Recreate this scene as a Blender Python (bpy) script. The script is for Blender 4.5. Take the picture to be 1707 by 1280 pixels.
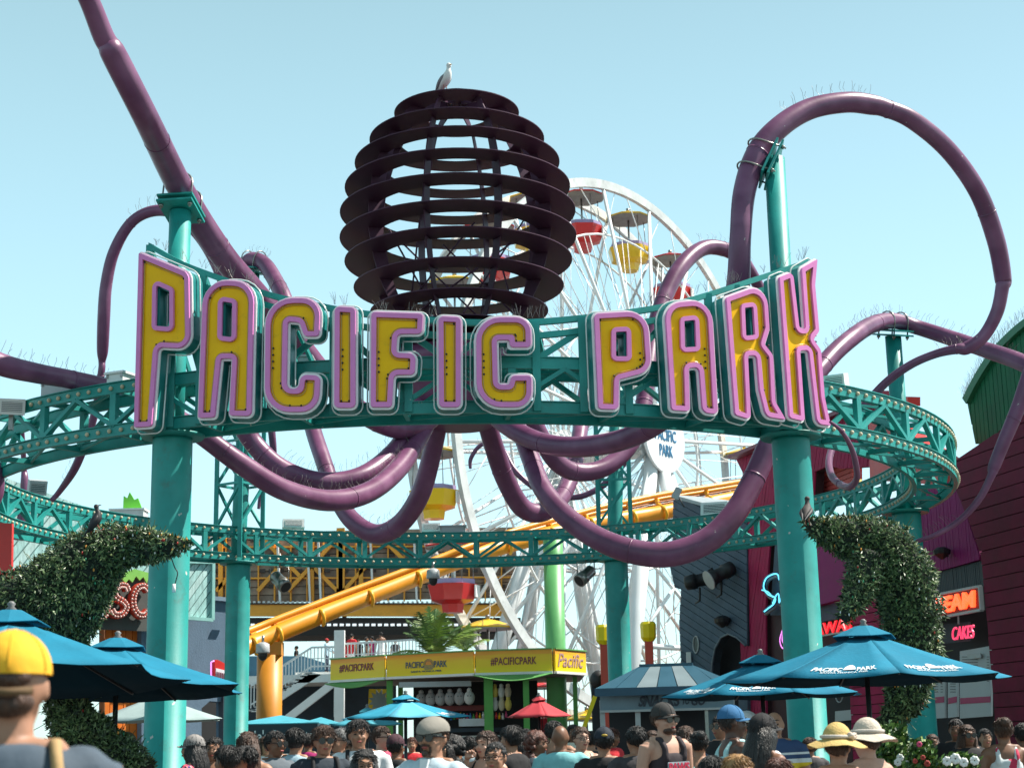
import bpy, bmesh, math, random
from mathutils import Vector, Matrix, Euler, noise
from mathutils.geometry import tessellate_polygon
R=math.radians
rnd=random.Random(7)
for o in list(bpy.data.objects): bpy.data.objects.remove(o)
SC=bpy.context.scene; COL=SC.collection
# ---------------------------------------------------------------- camera, sky, sun
W,H,F=1707.0,1280.0,2699.3
TH,RO=R(12.816),R(-1.1732)
EYE=Vector((0,0,1.5))
_f=Vector((0,math.cos(TH),math.sin(TH)));_r=Vector((1,0,0));_u=Vector((0,-math.sin(TH),math.cos(TH)))
RT=_r*math.cos(RO)+_u*math.sin(RO); UP=-_r*math.sin(RO)+_u*math.cos(RO)
cam=bpy.data.cameras.new('camera'); camo=bpy.data.objects.new('camera',cam); COL.objects.link(camo)
cam.sensor_width=36; cam.lens=36*F/W; cam.clip_end=5000; cam.clip_start=.05
m=Matrix((RT,UP,-_f)).transposed().to_4x4(); m.translation=EYE; camo.matrix_world=m
cam.dof.use_dof=True; cam.dof.focus_distance=20.5; cam.dof.aperture_fstop=4.5
SC.camera=camo
SUN_AZ,SUN_EL=R(9),R(54)     # azimuth from +X towards +Y
sdir=Vector((math.cos(SUN_AZ)*math.cos(SUN_EL),math.sin(SUN_AZ)*math.cos(SUN_EL),math.sin(SUN_EL)))
w=bpy.data.worlds.new('World'); SC.world=w; w.use_nodes=True
nt=w.node_tree; nt.nodes.clear()
sk=nt.nodes.new('ShaderNodeTexSky'); sk.sky_type='NISHITA'; sk.sun_disc=False
sk.sun_elevation=SUN_EL; sk.sun_rotation=math.pi/2-SUN_AZ; sk.air_density=1.0; sk.dust_density=.8; sk.ozone_density=1.0; sk.altitude=5
mx=nt.nodes.new('ShaderNodeMix'); mx.data_type='RGBA'; mx.blend_type='MIX'; mx.inputs[0].default_value=.68
mx.inputs[7].default_value=(2.25,3.75,3.85,1)
bg=nt.nodes.new('ShaderNodeBackground'); bg.inputs[1].default_value=.14
wo=nt.nodes.new('ShaderNodeOutputWorld')
nt.links.new(sk.outputs[0],mx.inputs[6])
wtc=nt.nodes.new('ShaderNodeTexCoord'); wsx=nt.nodes.new('ShaderNodeSeparateXYZ'); wmr=nt.nodes.new('ShaderNodeMapRange'); wmr.interpolation_type='SMOOTHSTEP'
wmr.inputs[1].default_value=.05; wmr.inputs[2].default_value=.95; wmr.inputs[3].default_value=1.16; wmr.inputs[4].default_value=.30
wvm=nt.nodes.new('ShaderNodeVectorMath'); wvm.operation='SCALE'
nt.links.new(wtc.outputs['Generated'],wsx.inputs[0]); nt.links.new(wsx.outputs[2],wmr.inputs[0]); nt.links.new(mx.outputs[2],wvm.inputs[0]); nt.links.new(wmr.outputs[0],wvm.inputs['Scale']); nt.links.new(wvm.outputs[0],bg.inputs[0]); nt.links.new(bg.outputs[0],wo.inputs[0])
sl=bpy.data.lights.new('sun','SUN'); sl.energy=4.8; sl.angle=R(.55); sl.color=(1,.95,.86)
so=bpy.data.objects.new('sun',sl); COL.objects.link(so); so.rotation_euler=(-sdir).to_track_quat('-Z','Y').to_euler()
SC.view_settings.view_transform='Standard'; SC.view_settings.look='None'; SC.view_settings.exposure=.86; SC.view_settings.gamma=1
SC.view_settings.use_curve_mapping=False
# ---------------------------------------------------------------- projection helpers
def ray(px,py): return (_f+RT*((px-W/2)/F)-UP*((py-H/2)/F))
def P(px,py,Y):
    d=ray(px,py); return EYE+d*(Y/d.y)
def mpp(Y): return Y/F
class Pl:   # vertical plane given by plan point O and heading; uv in metres
    def __init__(s,O,D):
        s.O=Vector((O[0],O[1],0)); s.u=Vector((D[0],D[1],0)).normalized(); s.n=Vector((s.u.y,-s.u.x,0))
        if s.n.dot(-(s.O-EYE))<0: s.n=-s.n
    def uv(s,px,py,off=0):
        d=ray(px,py); O=s.O+s.n*off; t=(O-EYE).dot(s.n)/d.dot(s.n); p=EYE+d*t-O
        return (p.dot(s.u),p.z)
    def w(s,u,v,off=0): return s.O+s.u*u+Vector((0,0,v))+s.n*off
    def px(s,px,py,off=0): a=s.uv(px,py,off); return s.w(a[0],a[1],off)
def PlP(px1,Y1,px2,Y2):
    a=P(px1,1200,Y1);b=P(px2,1200,Y2)
    if a.x>b.x: a,b=b,a
    return Pl((a.x,a.y),(b.x-a.x,b.y-a.y))
# ---------------------------------------------------------------- materials
MATS={}
def mat(name,col,rough=.5,metal=0,var=.12,scale=3,bump=0,bscale=40,emit=0,spec=.5,dirt=0,stretch=None,coat=0,spots=0):
    if name in MATS: return MATS[name]
    m=bpy.data.materials.new(name); m.use_nodes=True; n=m.node_tree.nodes; l=m.node_tree.links
    b=n['Principled BSDF']; b.inputs['Roughness'].default_value=rough; b.inputs['Metallic'].default_value=metal
    b.inputs['Specular IOR Level'].default_value=spec
    if coat: b.inputs['Coat Weight'].default_value=coat; b.inputs['Coat Roughness'].default_value=.15
    tc=n.new('ShaderNodeTexCoord'); mp=n.new('ShaderNodeMapping'); l.new(tc.outputs['Object'],mp.inputs[0])
    if stretch: mp.inputs['Scale'].default_value=stretch
    no=n.new('ShaderNodeTexNoise'); no.inputs['Scale'].default_value=scale; no.inputs['Detail'].default_value=6; no.inputs['Roughness'].default_value=.65
    l.new(mp.outputs[0],no.inputs[0])
    cr=n.new('ShaderNodeValToRGB'); c=Vector(col[:3])
    cr.color_ramp.elements[0].position=.3; cr.color_ramp.elements[1].position=.7
    cr.color_ramp.elements[0].color=(*[max(0,x*(1-var)) for x in c],1); cr.color_ramp.elements[1].color=(*[min(1,x*(1+var)) for x in c],1)
    l.new(no.outputs[0],cr.inputs[0]); out=cr.outputs[0]
    if dirt:
        n2=n.new('ShaderNodeTexNoise'); n2.inputs['Scale'].default_value=scale*2.3; n2.inputs['Detail'].default_value=10; n2.inputs['Roughness'].default_value=.75
        l.new(mp.outputs[0],n2.inputs[0]); r2=n.new('ShaderNodeValToRGB'); r2.color_ramp.elements[0].position=.56; r2.color_ramp.elements[1].position=.74
        r2.color_ramp.elements[0].color=(0,0,0,1); r2.color_ramp.elements[1].color=(dirt,dirt,dirt,1); l.new(n2.outputs[0],r2.inputs[0])
        mm=n.new('ShaderNodeMix'); mm.data_type='RGBA'; l.new(r2.outputs[0],mm.inputs[0]); l.new(out,mm.inputs[6]); mm.inputs[7].default_value=(.07,.05,.035,1); out=mm.outputs[2]
    if spots:
        n5=n.new('ShaderNodeTexNoise'); n5.inputs['Scale'].default_value=9; n5.inputs['Detail'].default_value=3; l.new(tc.outputs['Object'],n5.inputs[0]); r5=n.new('ShaderNodeValToRGB'); r5.color_ramp.elements[0].position=.735; r5.color_ramp.elements[1].position=.76; l.new(n5.outputs[0],r5.inputs[0])
        n6=n.new('ShaderNodeTexNoise'); n6.inputs['Scale'].default_value=2.2; n6.inputs['Detail'].default_value=2; l.new(tc.outputs['Object'],n6.inputs[0]); r6=n.new('ShaderNodeValToRGB'); r6.color_ramp.elements[0].position=.45; r6.color_ramp.elements[1].position=.7; r6.color_ramp.elements[1].color=(spots,spots,spots,1); l.new(n6.outputs[0],r6.inputs[0])
        m5=n.new('ShaderNodeMix'); m5.data_type='RGBA'; l.new(r6.outputs[0],m5.inputs[0]); l.new(out,m5.inputs[6]); m5.inputs[7].default_value=(*[min(1,x*1.6+.05) for x in c],1)
        m6=n.new('ShaderNodeMix'); m6.data_type='RGBA'; l.new(r5.outputs[0],m6.inputs[0]); l.new(m5.outputs[2],m6.inputs[6]); m6.inputs[7].default_value=(.5,.48,.45,1); out=m6.outputs[2]
    l.new(out,b.inputs['Base Color'])
    mr=n.new('ShaderNodeMapRange'); mr.inputs[3].default_value=max(0.03,rough-.1); mr.inputs[4].default_value=min(1,rough+.12); l.new(no.outputs[0],mr.inputs[0]); l.new(mr.outputs[0],b.inputs['Roughness'])
    if bump:
        n3=n.new('ShaderNodeTexNoise'); n3.inputs['Scale'].default_value=bscale; n3.inputs['Detail'].default_value=4; l.new(mp.outputs[0],n3.inputs[0])
        bu=n.new('ShaderNodeBump'); bu.inputs['Strength'].default_value=bump; bu.inputs['Distance'].default_value=.02; l.new(n3.outputs[0],bu.inputs['Height']); l.new(bu.outputs[0],b.inputs['Normal'])
    if emit:
        b.inputs['Emission Color'].default_value=(*c,1); b.inputs['Emission Strength'].default_value=emit
    MATS[name]=m; return m
TEAL=mat('teal_paint',(.009,.26,.235),.48,0,.2,1.2,dirt=.55,bump=.05,spots=.25)
TEALD=mat('teal_can_paint',(.012,.20,.19),.4,0,.12,2,dirt=.3)
PURP=mat('purple_paint',(.150,.048,.112),.36,0,.25,1.3,dirt=.4,bump=.06,bscale=12,spots=.45)
HEADM=mat('dark_plum_paint',(.070,.028,.056),.55,spec=.25,metal=0,var=.25,scale=1.5,dirt=.3)
PINK=mat('pink_enamel',(.74,.24,.54),.45,0,.06,3,dirt=.15,spec=.25)
YEL=mat('yellow_enamel',(.98,.52,.004),.45,0,.07,2.5,dirt=.3,spec=.18)
WHITE=mat('white_paint',(.80,.80,.78),.45,0,.07,1,dirt=.12)
TUBE=mat('glass_tubing',(.66,.68,.66),.2,0,.05,3)
GREYB=mat('grey_metal_box',(.38,.40,.41),.45,.2,.12,2)
STEEL=mat('bare_steel',(.30,.29,.27),.3,.8,.25,5,dirt=.4)
BULB=mat('cream_bulb',(.58,.50,.34),.6,0,.1,8)
BLACK=mat('black_rubber',(.015,.015,.017),.5,0,.2,5)
ORNG=mat('orange_track_paint',(.80,.31,.018),.38,0,.1,1,dirt=.2)
GRN=mat('green_post_paint',(.09,.36,.06),.42,0,.12,1.5,dirt=.15)
LGRN=mat('light_green_paint',(.12,.40,.13),.42,0,.12,1.0,dirt=.15)
WIRE=mat('spike_wire',(.20,.17,.17),.45,.4,.1,5)
MAROON=mat('maroon_boards',(.36,.022,.078),.65,0,.2,2,spec=.12,dirt=.3,bump=.2)
MAROON2=mat('dark_maroon_boards',(.16,.012,.038),.6,0,.25,2,spec=.12,dirt=.3,bump=.2)
RED=mat('red_paint',(.62,.025,.02),.4,0,.12,2,dirt=.2)
MAG=mat('magenta_panels',(.28,.020,.13),.55,0,.12,2,spec=.12)
SLATE=mat('slate_blue_boards',(.085,.115,.155),.65,0,.2,2,spec=.12,dirt=.25,bump=.15)
STUCCO=mat('blue_grey_stucco',(.13,.19,.26),.85,0,.12,1.5,spec=.12,dirt=.25,bump=.5,bscale=60,stretch=(1,1,.35))
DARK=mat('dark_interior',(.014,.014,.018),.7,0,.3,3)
NAVY=mat('navy_panel',(.018,.03,.045),.6,0,.3,2)
BARN=mat('green_barn_boards',(.012,.12,.055),.5,0,.2,1.5,spec=.12,dirt=.2)
WASH=mat('washed_teal_boards',(.34,.56,.54),.7,0,.35,5,dirt=.5,stretch=(3,3,.6))
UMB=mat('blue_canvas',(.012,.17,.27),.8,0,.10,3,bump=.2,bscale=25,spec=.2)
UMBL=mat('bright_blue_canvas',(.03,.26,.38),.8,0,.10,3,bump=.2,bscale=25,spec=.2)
UMB_SHADE=mat('canvas_lining',(.006,.03,.05),.9,0,.1,3,spec=.1)  # near-black blue paints the shade under the blue canopies
REDC=mat('red_canvas',(.45,.03,.045),.75,0,.12,3)
GREYC=mat('pale_grey_canvas',(.28,.36,.36),.8,0,.1,3)
LEAFS=[mat('leaf_dark',(.022,.042,.018),.5,0,.4,9),mat('leaf_mid',(.06,.105,.035),.45,0,.4,9),mat('leaf_light',(.17,.23,.09),.45,0,.4,9),mat('leaf_dry',(.26,.16,.06),.6,0,.4,9)]
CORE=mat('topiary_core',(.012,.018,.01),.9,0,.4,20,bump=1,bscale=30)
GROUND=mat('weathered_deck',(.085,.078,.07),.8,0,.3,.8,dirt=.4,bump=.3)
# ---------------------------------------------------------------- mesh builder
class MB:
    def __init__(s): s.v=[];s.f=[];s.m=[]; s.sm=[]
    def add(s,vs,fs,mi=0,smooth=False):
        k=len(s.v); s.v+= [tuple(v) for v in vs]; s.f+=[tuple(i+k for i in f) for f in fs]; s.m+=[mi]*len(fs); s.sm+=[smooth]*len(fs); return s
    def box(s,c,sz,M=None,mi=0):
        x,y,z=[a/2 for a in sz]; vs=[Vector((a,b,d)) for a in(-x,x) for b in(-y,y) for d in(-z,z)]
        if M is not None: vs=[M@v for v in vs]
        vs=[v+Vector(c) for v in vs]
        return s.add(vs,[(0,1,3,2),(4,6,7,5),(0,4,5,1),(2,3,7,6),(0,2,6,4),(1,5,7,3)],mi)
    def beam(s,a,b,w,d,up=(0,0,1),mi=0):
        a=Vector(a);b=Vector(b);ax=(b-a); L=ax.length; ax.normalize(); up=Vector(up)
        if abs(ax.dot(up))>.98: up=Vector((0,1,0))
        si=ax.cross(up).normalized(); u2=si.cross(ax)
        return s.box((a+b)/2,(w,L,d),Matrix((si,ax,u2)).transposed(),mi)
    def tube(s,pts,rs,n=12,mi=0,cap=True,closed=False,ell=None):
        pts=[Vector(p) for p in pts]; N=len(pts)
        if not hasattr(rs,'__len__'): rs=[rs]*N
        vs=[];fs=[]; T=[]
        for i in range(N):
            if closed: t=pts[(i+1)%N]-pts[i-1]
            else: t=pts[min(i+1,N-1)]-pts[max(i-1,0)]
            T.append(t.normalized() if t.length>1e-9 else Vector((0,0,1)))
        nr=T[0].orthogonal().normalized()
        if abs(T[0].z)<.9: nr=(Vector((0,0,1))-T[0]*T[0].z).normalized()
        for i in range(N):
            nr=(nr-T[i]*nr.dot(T[i])).normalized(); bn=T[i].cross(nr)
            for k in range(n):
                a=2*math.pi*k/n; vs.append(pts[i]+(nr*math.cos(a)+bn*math.sin(a))*rs[i])
        M=N if closed else N-1
        for i in range(M):
            for k in range(n):
                j=(i+1)%N; fs.append((i*n+k,i*n+(k+1)%n,j*n+(k+1)%n,j*n+k))
        s.add(vs,fs,mi,True)
        if cap and not closed:
            k0=len(s.v)-len(vs); s.f+=[tuple(k0+k for k in reversed(range(n))),tuple(k0+(N-1)*n+k for k in range(n))]; s.m+=[mi]*2; s.sm+=[False]*2
        return s
    def ring(s,c,ri,ro,z0,z1,n=64,mi=0,a0=0,a1=2*math.pi):
        full=abs(a1-a0-2*math.pi)<1e-6; K=n if full else n+1; vs=[];fs=[]
        for k in range(K):
            a=a0+(a1-a0)*k/n; x,y=math.sin(a),-math.cos(a)
            for r,z in((ri,z0),(ro,z0),(ro,z1),(ri,z1)): vs.append((c[0]+x*r,c[1]+y*r,z))
        for k in range(n):
            j=(k+1)%K
            for q in range(4): fs.append((k*4+q,k*4+(q+1)%4,j*4+(q+1)%4,j*4+q))
        if not full: fs+=[(0,1,2,3),(n*4+3,n*4+2,n*4+1,n*4)]
        return s.add(vs,fs,mi)
    def lathe(s,c,prof,n=24,mi=0,smooth=True):
        vs=[];fs=[]
        for r,z in prof:
            for k in range(n):
                a=2*math.pi*k/n; vs.append((c[0]+r*math.sin(a),c[1]-r*math.cos(a),c[2]+z))
        for i in range(len(prof)-1):
            for k in range(n): fs.append((i*n+k,i*n+(k+1)%n,(i+1)*n+(k+1)%n,(i+1)*n+k))
        s.add(vs,fs,mi,smooth)
        k0=len(s.v)-len(vs); s.f+=[tuple(k0+k for k in reversed(range(n))),tuple(k0+(len(prof)-1)*n+k for k in range(n))]; s.m+=[mi]*2; s.sm+=[False]*2
        return s
    def ell(s,c,r,n=12,mi=0,M=None):
        vs=[];fs=[];h=max(4,n//2+1)
        for i in range(h+1):
            t=math.pi*i/h
            for k in range(n):
                a=2*math.pi*k/n; v=Vector((math.sin(t)*math.cos(a)*r[0],math.sin(t)*math.sin(a)*r[1],math.cos(t)*r[2]))
                if M is not None: v=M@v
                vs.append(v+Vector(c))
        for i in range(h):
            for k in range(n): fs.append((i*n+k,(i+1)*n+k,(i+1)*n+(k+1)%n,i*n+(k+1)%n))
        return s.add(vs,fs,mi,True)
    def poly(s,outer,vec,holes=(),mi=0,mis=None):   # prism of 3D polygon (with holes) extruded by vec
        loops=[ [Vector(p) for p in outer] ]+[[Vector(p) for p in h] for h in holes]
        flat=[p for lp in loops for p in lp]; vec=Vector(vec)
        tri=tessellate_polygon(loops); N=len(flat)
        vs=flat+[p+vec for p in flat]; fs=[]
        nn=Vector((0,0,0))
        lp=loops[0]
        for i in range(len(lp)): nn+=lp[i].cross(lp[(i+1)%len(lp)])
        for t in tri:
            a,b,c=t; q=(flat[b]-flat[a]).cross(flat[c]-flat[a])
            if q.dot(vec)>0: a,b,c=a,c,b
            fs.append((a,b,c)); fs.append((a+N,c+N,b+N))
        k=0
        for lp in loops:
            n=len(lp)
            for i in range(n): a=k+i;b=k+(i+1)%n; fs.append((a,b,b+N,a+N))
            k+=n
        return s.add(vs,fs,mi)
    def mesh(s,name,mats,recalc=True):
        me=bpy.data.meshes.new(name); me.from_pydata(s.v,[],s.f)
        for m in (mats if isinstance(mats,(list,tuple)) else [mats]): me.materials.append(m)
        me.polygons.foreach_set('material_index',s.m); me.polygons.foreach_set('use_smooth',s.sm)
        if recalc and len(s.f)<60000:
            b=bmesh.new(); b.from_mesh(me); bmesh.ops.recalc_face_normals(b,faces=b.faces); b.to_mesh(me); b.free()
        me.update(); return me
WL={}
def link(name,data,parent=None,loc=None,rot=None):
    o=bpy.data.objects.new(name,data); COL.objects.link(o)
    L=Vector(loc) if loc is not None else Vector((0,0,0))
    WL[o.name]=L.copy()
    if parent: o.parent=parent; o.location=L-WL[parent.name]
    else: o.location=L
    if rot is not None: o.rotation_euler=rot
    return o
def tag(o,label=None,cat=None,group=None,kind=None):
    if label: o['label']=label
    if cat: o['category']=cat
    if group: o['group']=group
    if kind: o['kind']=kind
    return o
def thing(name,loc,label,cat,group=None,rot=None): return tag(link(name,None,None,loc,rot),label,cat,group)
def part(name,mb,m,parent,kind=None,label=None,recalc=True):
    o=link(name,mb.mesh(name,m,recalc),parent); return tag(o,label,None,None,kind)
def one(name,mb,m,label,cat,group=None,kind=None): return tag(link(name,mb.mesh(name,m)),label,cat,group,kind)
def text_mb(s,fn,w,h,mb=None,thick=.01,bold=0,spacing=1.0,shear=0,mi=0):
    """text scaled to w x h; fn(u,v,t)->3D, u,v from lower left in metres, t thickness"""
    cu=bpy.data.curves.new('t','FONT'); cu.body=s; cu.extrude=.5; cu.offset=bold; cu.space_character=spacing; cu.shear=shear; cu.resolution_u=3
    ob=bpy.data.objects.new('t',cu); COL.objects.link(ob); dg=bpy.context.evaluated_depsgraph_get(); me=ob.evaluated_get(dg).to_mesh()
    vs=[v.co.copy() for v in me.vertices]; fs=[tuple(p.vertices) for p in me.polygons]
    x0=min(v.x for v in vs);x1=max(v.x for v in vs);y0=min(v.y for v in vs);y1=max(v.y for v in vs)
    mb=mb or MB(); mb.add([fn((v.x-x0)/(x1-x0)*w,(v.y-y0)/(y1-y0)*h,(v.z+.5)*thick) for v in vs],fs,mi)
    bpy.data.objects.remove(ob); bpy.data.curves.remove(cu); return mb
def quad_text(s,pl,a,b,c,off,thick=.01,**k):
    """text filling the plane quad: a lower left px, b lower right px, c upper left px"""
    A=pl.uv(*a);B=pl.uv(*b);Cc=pl.uv(*c); ex=(B[0]-A[0],B[1]-A[1]); ey=(Cc[0]-A[0],Cc[1]-A[1])
    return text_mb(s,lambda u,v,t:pl.w(A[0]+ex[0]*u+ey[0]*v,A[1]+ex[1]*u+ey[1]*v,off+t),1,1,thick=thick,**k)
def catmull(pts,k=8):
    out=[];n=len(pts)
    for i in range(n-1):
        p0=pts[max(i-1,0)];p1=pts[i];p2=pts[i+1];p3=pts[min(i+2,n-1)]
        for j in range(k):
            t=j/k; out.append(tuple(.5*((2*b)+(-a+c)*t+(2*a-5*b+4*c-d)*t*t+(-a+3*b-3*c+d)*t**3) for a,b,c,d in zip(p0,p1,p2,p3)))
    out.append(tuple(pts[-1])); return out
# ---------------------------------------------------------------- ground
g=MB(); g.add([(-1500,-300,0),(1500,-300,0),(1500,3000,0),(-1500,3000,0)],[(0,1,2,3)])
tag(link('ground',g.mesh('ground',GROUND)),kind='structure')
CX,CY=-1.1255,28.7146; RO_,RI_,RM=8.7146,8.0515,8.38; ZL,ZT=5.757,6.336
def circ(r,phi,z): return Vector((CX+r*math.sin(R(phi)),CY-r*math.cos(R(phi)),z))
def sc(px,py,Y): return (Y/ray(px,py).y)/F
TEN=[
[(110,-75,17.6,32),(148,0,18,34),(172,60,18.3,36),(184,80,18.4,37),(190,92,18.45,43),(245,200,19.2,43),(305,322,21.2,44),(370,424,22.3,43),(430,495,23.5,42),(490,565,24.8,40),(545,632,25.5,37),(600,685,26.2,35),(650,712,27,33),(690,714,27.6,32),(722,695,28.1,30),(748,650,28.5,30)],
[(-160,530,19.5,44),(-80,572,20,42),(0,607,20.5,38),(60,622,21,34),(120,633,21.5,31),(190,650,22,30),(280,688,22.5,31),(340,728,23,33),(400,772,23.3,35),(470,815,23.8,36),(545,834,24.6,36),(610,822,25.5,35),(660,785,26.6,34),(695,735,27.6,32),(717,690,28.2,31),(735,640,28.6,30)],
[(85,835,27,8),(100,818,27,10),(125,780,26.5,14),(145,730,26.2,14),(160,680,26,13),(169,620,25.8,12),(170,603,25.8,12),(171,583,25.7,19),(173,530,25.5,21),(177,475,25.4,20),(190,420,25.3,19),(218,372,25.2,18),(255,352,25.1,19),(295,358,25,20),(335,395,25,22),(365,445,25,24),(385,500,25.2,27),(392,560,25.4,29),(392,630,25.6,31),(397,690,25.8,32),(420,735,26,33),(460,775,26,33),(510,798,26.1,33),(560,803,26.3,33),(610,790,26.6,33),(655,755,27.2,32),(682,715,27.9,31),(710,650,28.4,30)],
[(431,848,37,5),(434,830,37,7),(443,810,37,8),(452,780,36.8,9),(455,740,36,12),(436,600,35.9,16),(412,500,35.6,20),(406,455,35.5,24),(418,434,35.3,26),(440,440,35,26),(460,470,34.5,27),(478,510,34,27),(500,600,33.4,27),(518,700,32.8,27),(538,765,32,28),(560,825,31.4,29),(588,868,31,31),(628,890,30.7,33),(668,872,30.3,33),(700,825,29.8,33),(718,765,29.4,32),(732,700,29,31),(745,640,28.8,30)],
[(784,781,39,5),(785,764,39,7),(800,743,39,7),(822,738,38.8,8),(840,752,38.6,9),(856,782,38.4,11),(886,810,38.3,9),(912,824,38.2,9),(940,829,38.2,9),(965,828,38.1,10),(985,821,38,10),(1005,809,38,11),(1030,785,37.8,12),(1055,740,37.5,13),(1077,670,37,15),(1072,600,37,18),(1050,558,37,20),(1025,545,36.8,22),(1000,562,36,24),(985,610,35.5,24),(975,660,35,25),(968,712,34,26),(958,770,33,28),(938,825,32,30),(906,853,31,32),(872,847,30.6,33),(843,800,30.2,33),(822,740,29.7,33),(808,690,29.2,32),(795,640,28.9,30)],
[(1300,560,34.5,16),(1275,500,34.3,18),(1255,460,34,20),(1235,432,33.6,22),(1205,415,33.2,25),(1170,415,32.8,26),(1135,445,32.3,28),(1108,495,31.9,28),(1090,555,31.5,28),(1080,620,31,28),(1070,690,30.6,29),(1050,742,30.2,29),(1010,778,29.9,30),(965,787,29.6,31),(930,772,29.3,31),(905,735,29.1,31),(880,690,28.9,30),(830,640,28.8,30)],
[(775,640,28.4,30),(812,680,28,30),(850,712,27.5,33),(900,737,26.8,34),(960,745,26,35),(1030,735,25.2,36),(1090,708,24.5,37),(1140,665,23.8,38),(1185,600,23,39),(1215,530,22.5,40),(1230,480,22.2,40),(1234,400,22,36),(1241,320,22.1,38),(1263,256,22.2,40),(1300,212,22.3,38),(1350,182,22.5,36),(1410,171,22.7,35),(1452,175,22.9,34),(1476,181,23,30),(1520,200,23.2,30),(1580,250,23.7,30),(1630,320,24.2,30),(1660,400,24.6,30),(1672,464,24.9,28),(1671,478,24.9,23),(1662,520,25,22),(1640,560,25.1,21),(1612,580,25.2,22),(1594,582,25.2,17),(1560,590,25.4,14),(1520,607,25.7,14),(1480,635,26,14),(1445,672,26.2,14),(1413,712,26.2,13),(1390,742,25.6,12),(1382,770,24.9,12),(1387,794,24.2,12),(1402,808,23.6,12),(1417,811,23,12),(1428,798,22.5,11),(1427,775,22,10),(1419,746,21.6,9),(1403,719,21.2,7),(1384,703,21,5)],
[(790,640,28.6,30),(835,680,28,30),(868,722,27.6,31),(885,765,27.2,32),(905,815,26.6,33),(945,862,26.2,36),(1000,899,25.9,39),(1060,920,25.7,42),(1120,923,25.6,43),(1180,900,25.6,42),(1225,855,25.7,40),(1258,795,25.9,38),(1285,735,26,36),(1330,665,26.2,33),(1380,600,26.8,31),(1420,563,27.5,30),(1455,541,28.5,29),(1490,535,29.2,27),(1530,546,29.4,25),(1580,562,29,26),(1640,582,28.3,27),(1707,606,27.4,29),(1765,640,26.8,29),(1800,640,26.5,28),(1795,590,26.4,26),(1755,570,26.3,25),(1722,610,26.2,24),(1697,680,26.3,24),(1672,740,26.4,22),(1657,778,26.5,20),(1652,794,26.5,13),(1632,832,26.6,12),(1600,867,26.7,10),(1560,891,26.8,8),(1528,902,27,7)],
[(30,900,36,16),(40,840,36,16),(41,800,36,13),(40,780,36,9),(38,740,35.5,9),(34,690,35,8)],
[(-30,860,24,22),(-6,830,24,19),(0,795,24,14),(-10,760,24,10)],
]
CLAMP={};POLET={}
for ph,ti,(tx,ty) in ((336.2,0,(302,318)),(36.2,6,(1262,262)),(96.2,7,(1491,536)),(216.2,3,(424,436)),(156.2,4,(1025,545))):
    q=catmull(TEN[ti],7); k=min(range(2,len(q)-2),key=lambda i:(q[i][0]-tx)**2+(q[i][1]-ty)**2)
    a,b,Y,wd=q[k]; p_=P(a,b,Y); t_=(P(*q[k+1][:3])-P(*q[k-1][:3])).normalized()
    d_=Vector((math.sin(0),0,-1)); b_=circ(RM,ph,0); 
    d_=(Vector((b_.x-p_.x,b_.y-p_.y,0))*.9+Vector((0,0,-1)))
    d_=(d_-t_*d_.dot(t_)).normalized(); r_=wd/2*sc(a,b,Y); CLAMP[ph]=(p_,t_,d_,r_); POLET[ph]=p_+d_*(r_+.13)+Vector((0,0,.10 if ph==36.2 else 0))
# ---------------------------------------------------------------- ring truss on six columns
TEALS=TEAL
ring=thing('ring_truss',(CX,CY,ZL),'round teal lattice truss ring edged with rows of cream bulbs','truss ring')
for nm,r,z in (('outer_top_chord',RO_,ZT),('outer_bottom_chord',RO_,ZL),('inner_top_chord',RI_,ZT),('inner_bottom_chord',RI_,ZL)):
    mb=MB(); mb.ring((CX,CY),r-.035,r+.035,z-.07,z+.07,120)
    mb.ring((CX,CY),r-.06,r+.06,z+.073,z+.085,120)
    part('chord',mb,TEAL,ring)
post=MB().box((0,0,0),(.10,.08,ZT-ZL-.15)).mesh('post',TEAL)
dg_=MB(); 
def inst(name,me,parent,loc,rot): 
    o=link(name,me,parent,loc,rot); return o
B0=7.4
L2=math.hypot(math.radians(4.5)*RO_,ZT-ZL-.13)
def diag_mesh(r,sgn):
    half=2*r*math.sin(R(2.25)); return MB().beam((-sgn*half/2,0,-(ZT-ZL-.14)/2),(sgn*half/2,0,(ZT-ZL-.14)/2),.055,.075,(0,1,0)).mesh('diagonal',TEAL)
DM={(r,s):diag_mesh(r,s) for r in(RO_,RI_) for s in(1,-1)}
ST=MB().box((0,0,0),(.06,RO_-RI_-.1,.07)).mesh('cross_strut',TEAL)
dl=math.hypot(RO_-RI_-.1,1.26)
XB=MB().beam((-.6,-.28,0),(.6,.28,0),.05,.06).mesh('cross_brace',TEAL)
zm=(ZL+ZT)/2
for k in range(40):
    ph=B0+9*k
    for r in(RO_,RI_):
        inst('post',post,ring,circ(r,ph,zm),(0,0,R(ph)))
        for s,q in((1,2.25),(-1,6.75)):
            inst('diagonal',DM[(r,s)],ring,circ(r,ph+q,zm),(0,0,R(ph+q)))
    for z in(ZL-.005,ZT-.005): inst('cross_strut',ST,ring,circ((RO_+RI_)/2,ph,z),(0,0,R(ph)))
bx=MB()
for k in range(40):
    ph=B0+9*k
    for z in(ZL-.01,ZT-.01):
        bx.beam(circ(RI_+.05,ph,z),circ(RO_-.05,ph+9,z),.04,.04)
part('plan_bracing',bx,TEAL,ring,kind='stuff')
bl=MB()
for r,z in((RO_+.05,ZT),(RO_+.05,ZL),(RI_-.05,ZT),(RI_-.05,ZL)):
    n=int(2*math.pi*r/.2)
    for k in range(n):
        ph=360*k/n
        if r>RM and (ph<36 or ph>337): continue
        bl.ell(circ(r,ph,z),(.031,.031,.031),6)
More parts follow.
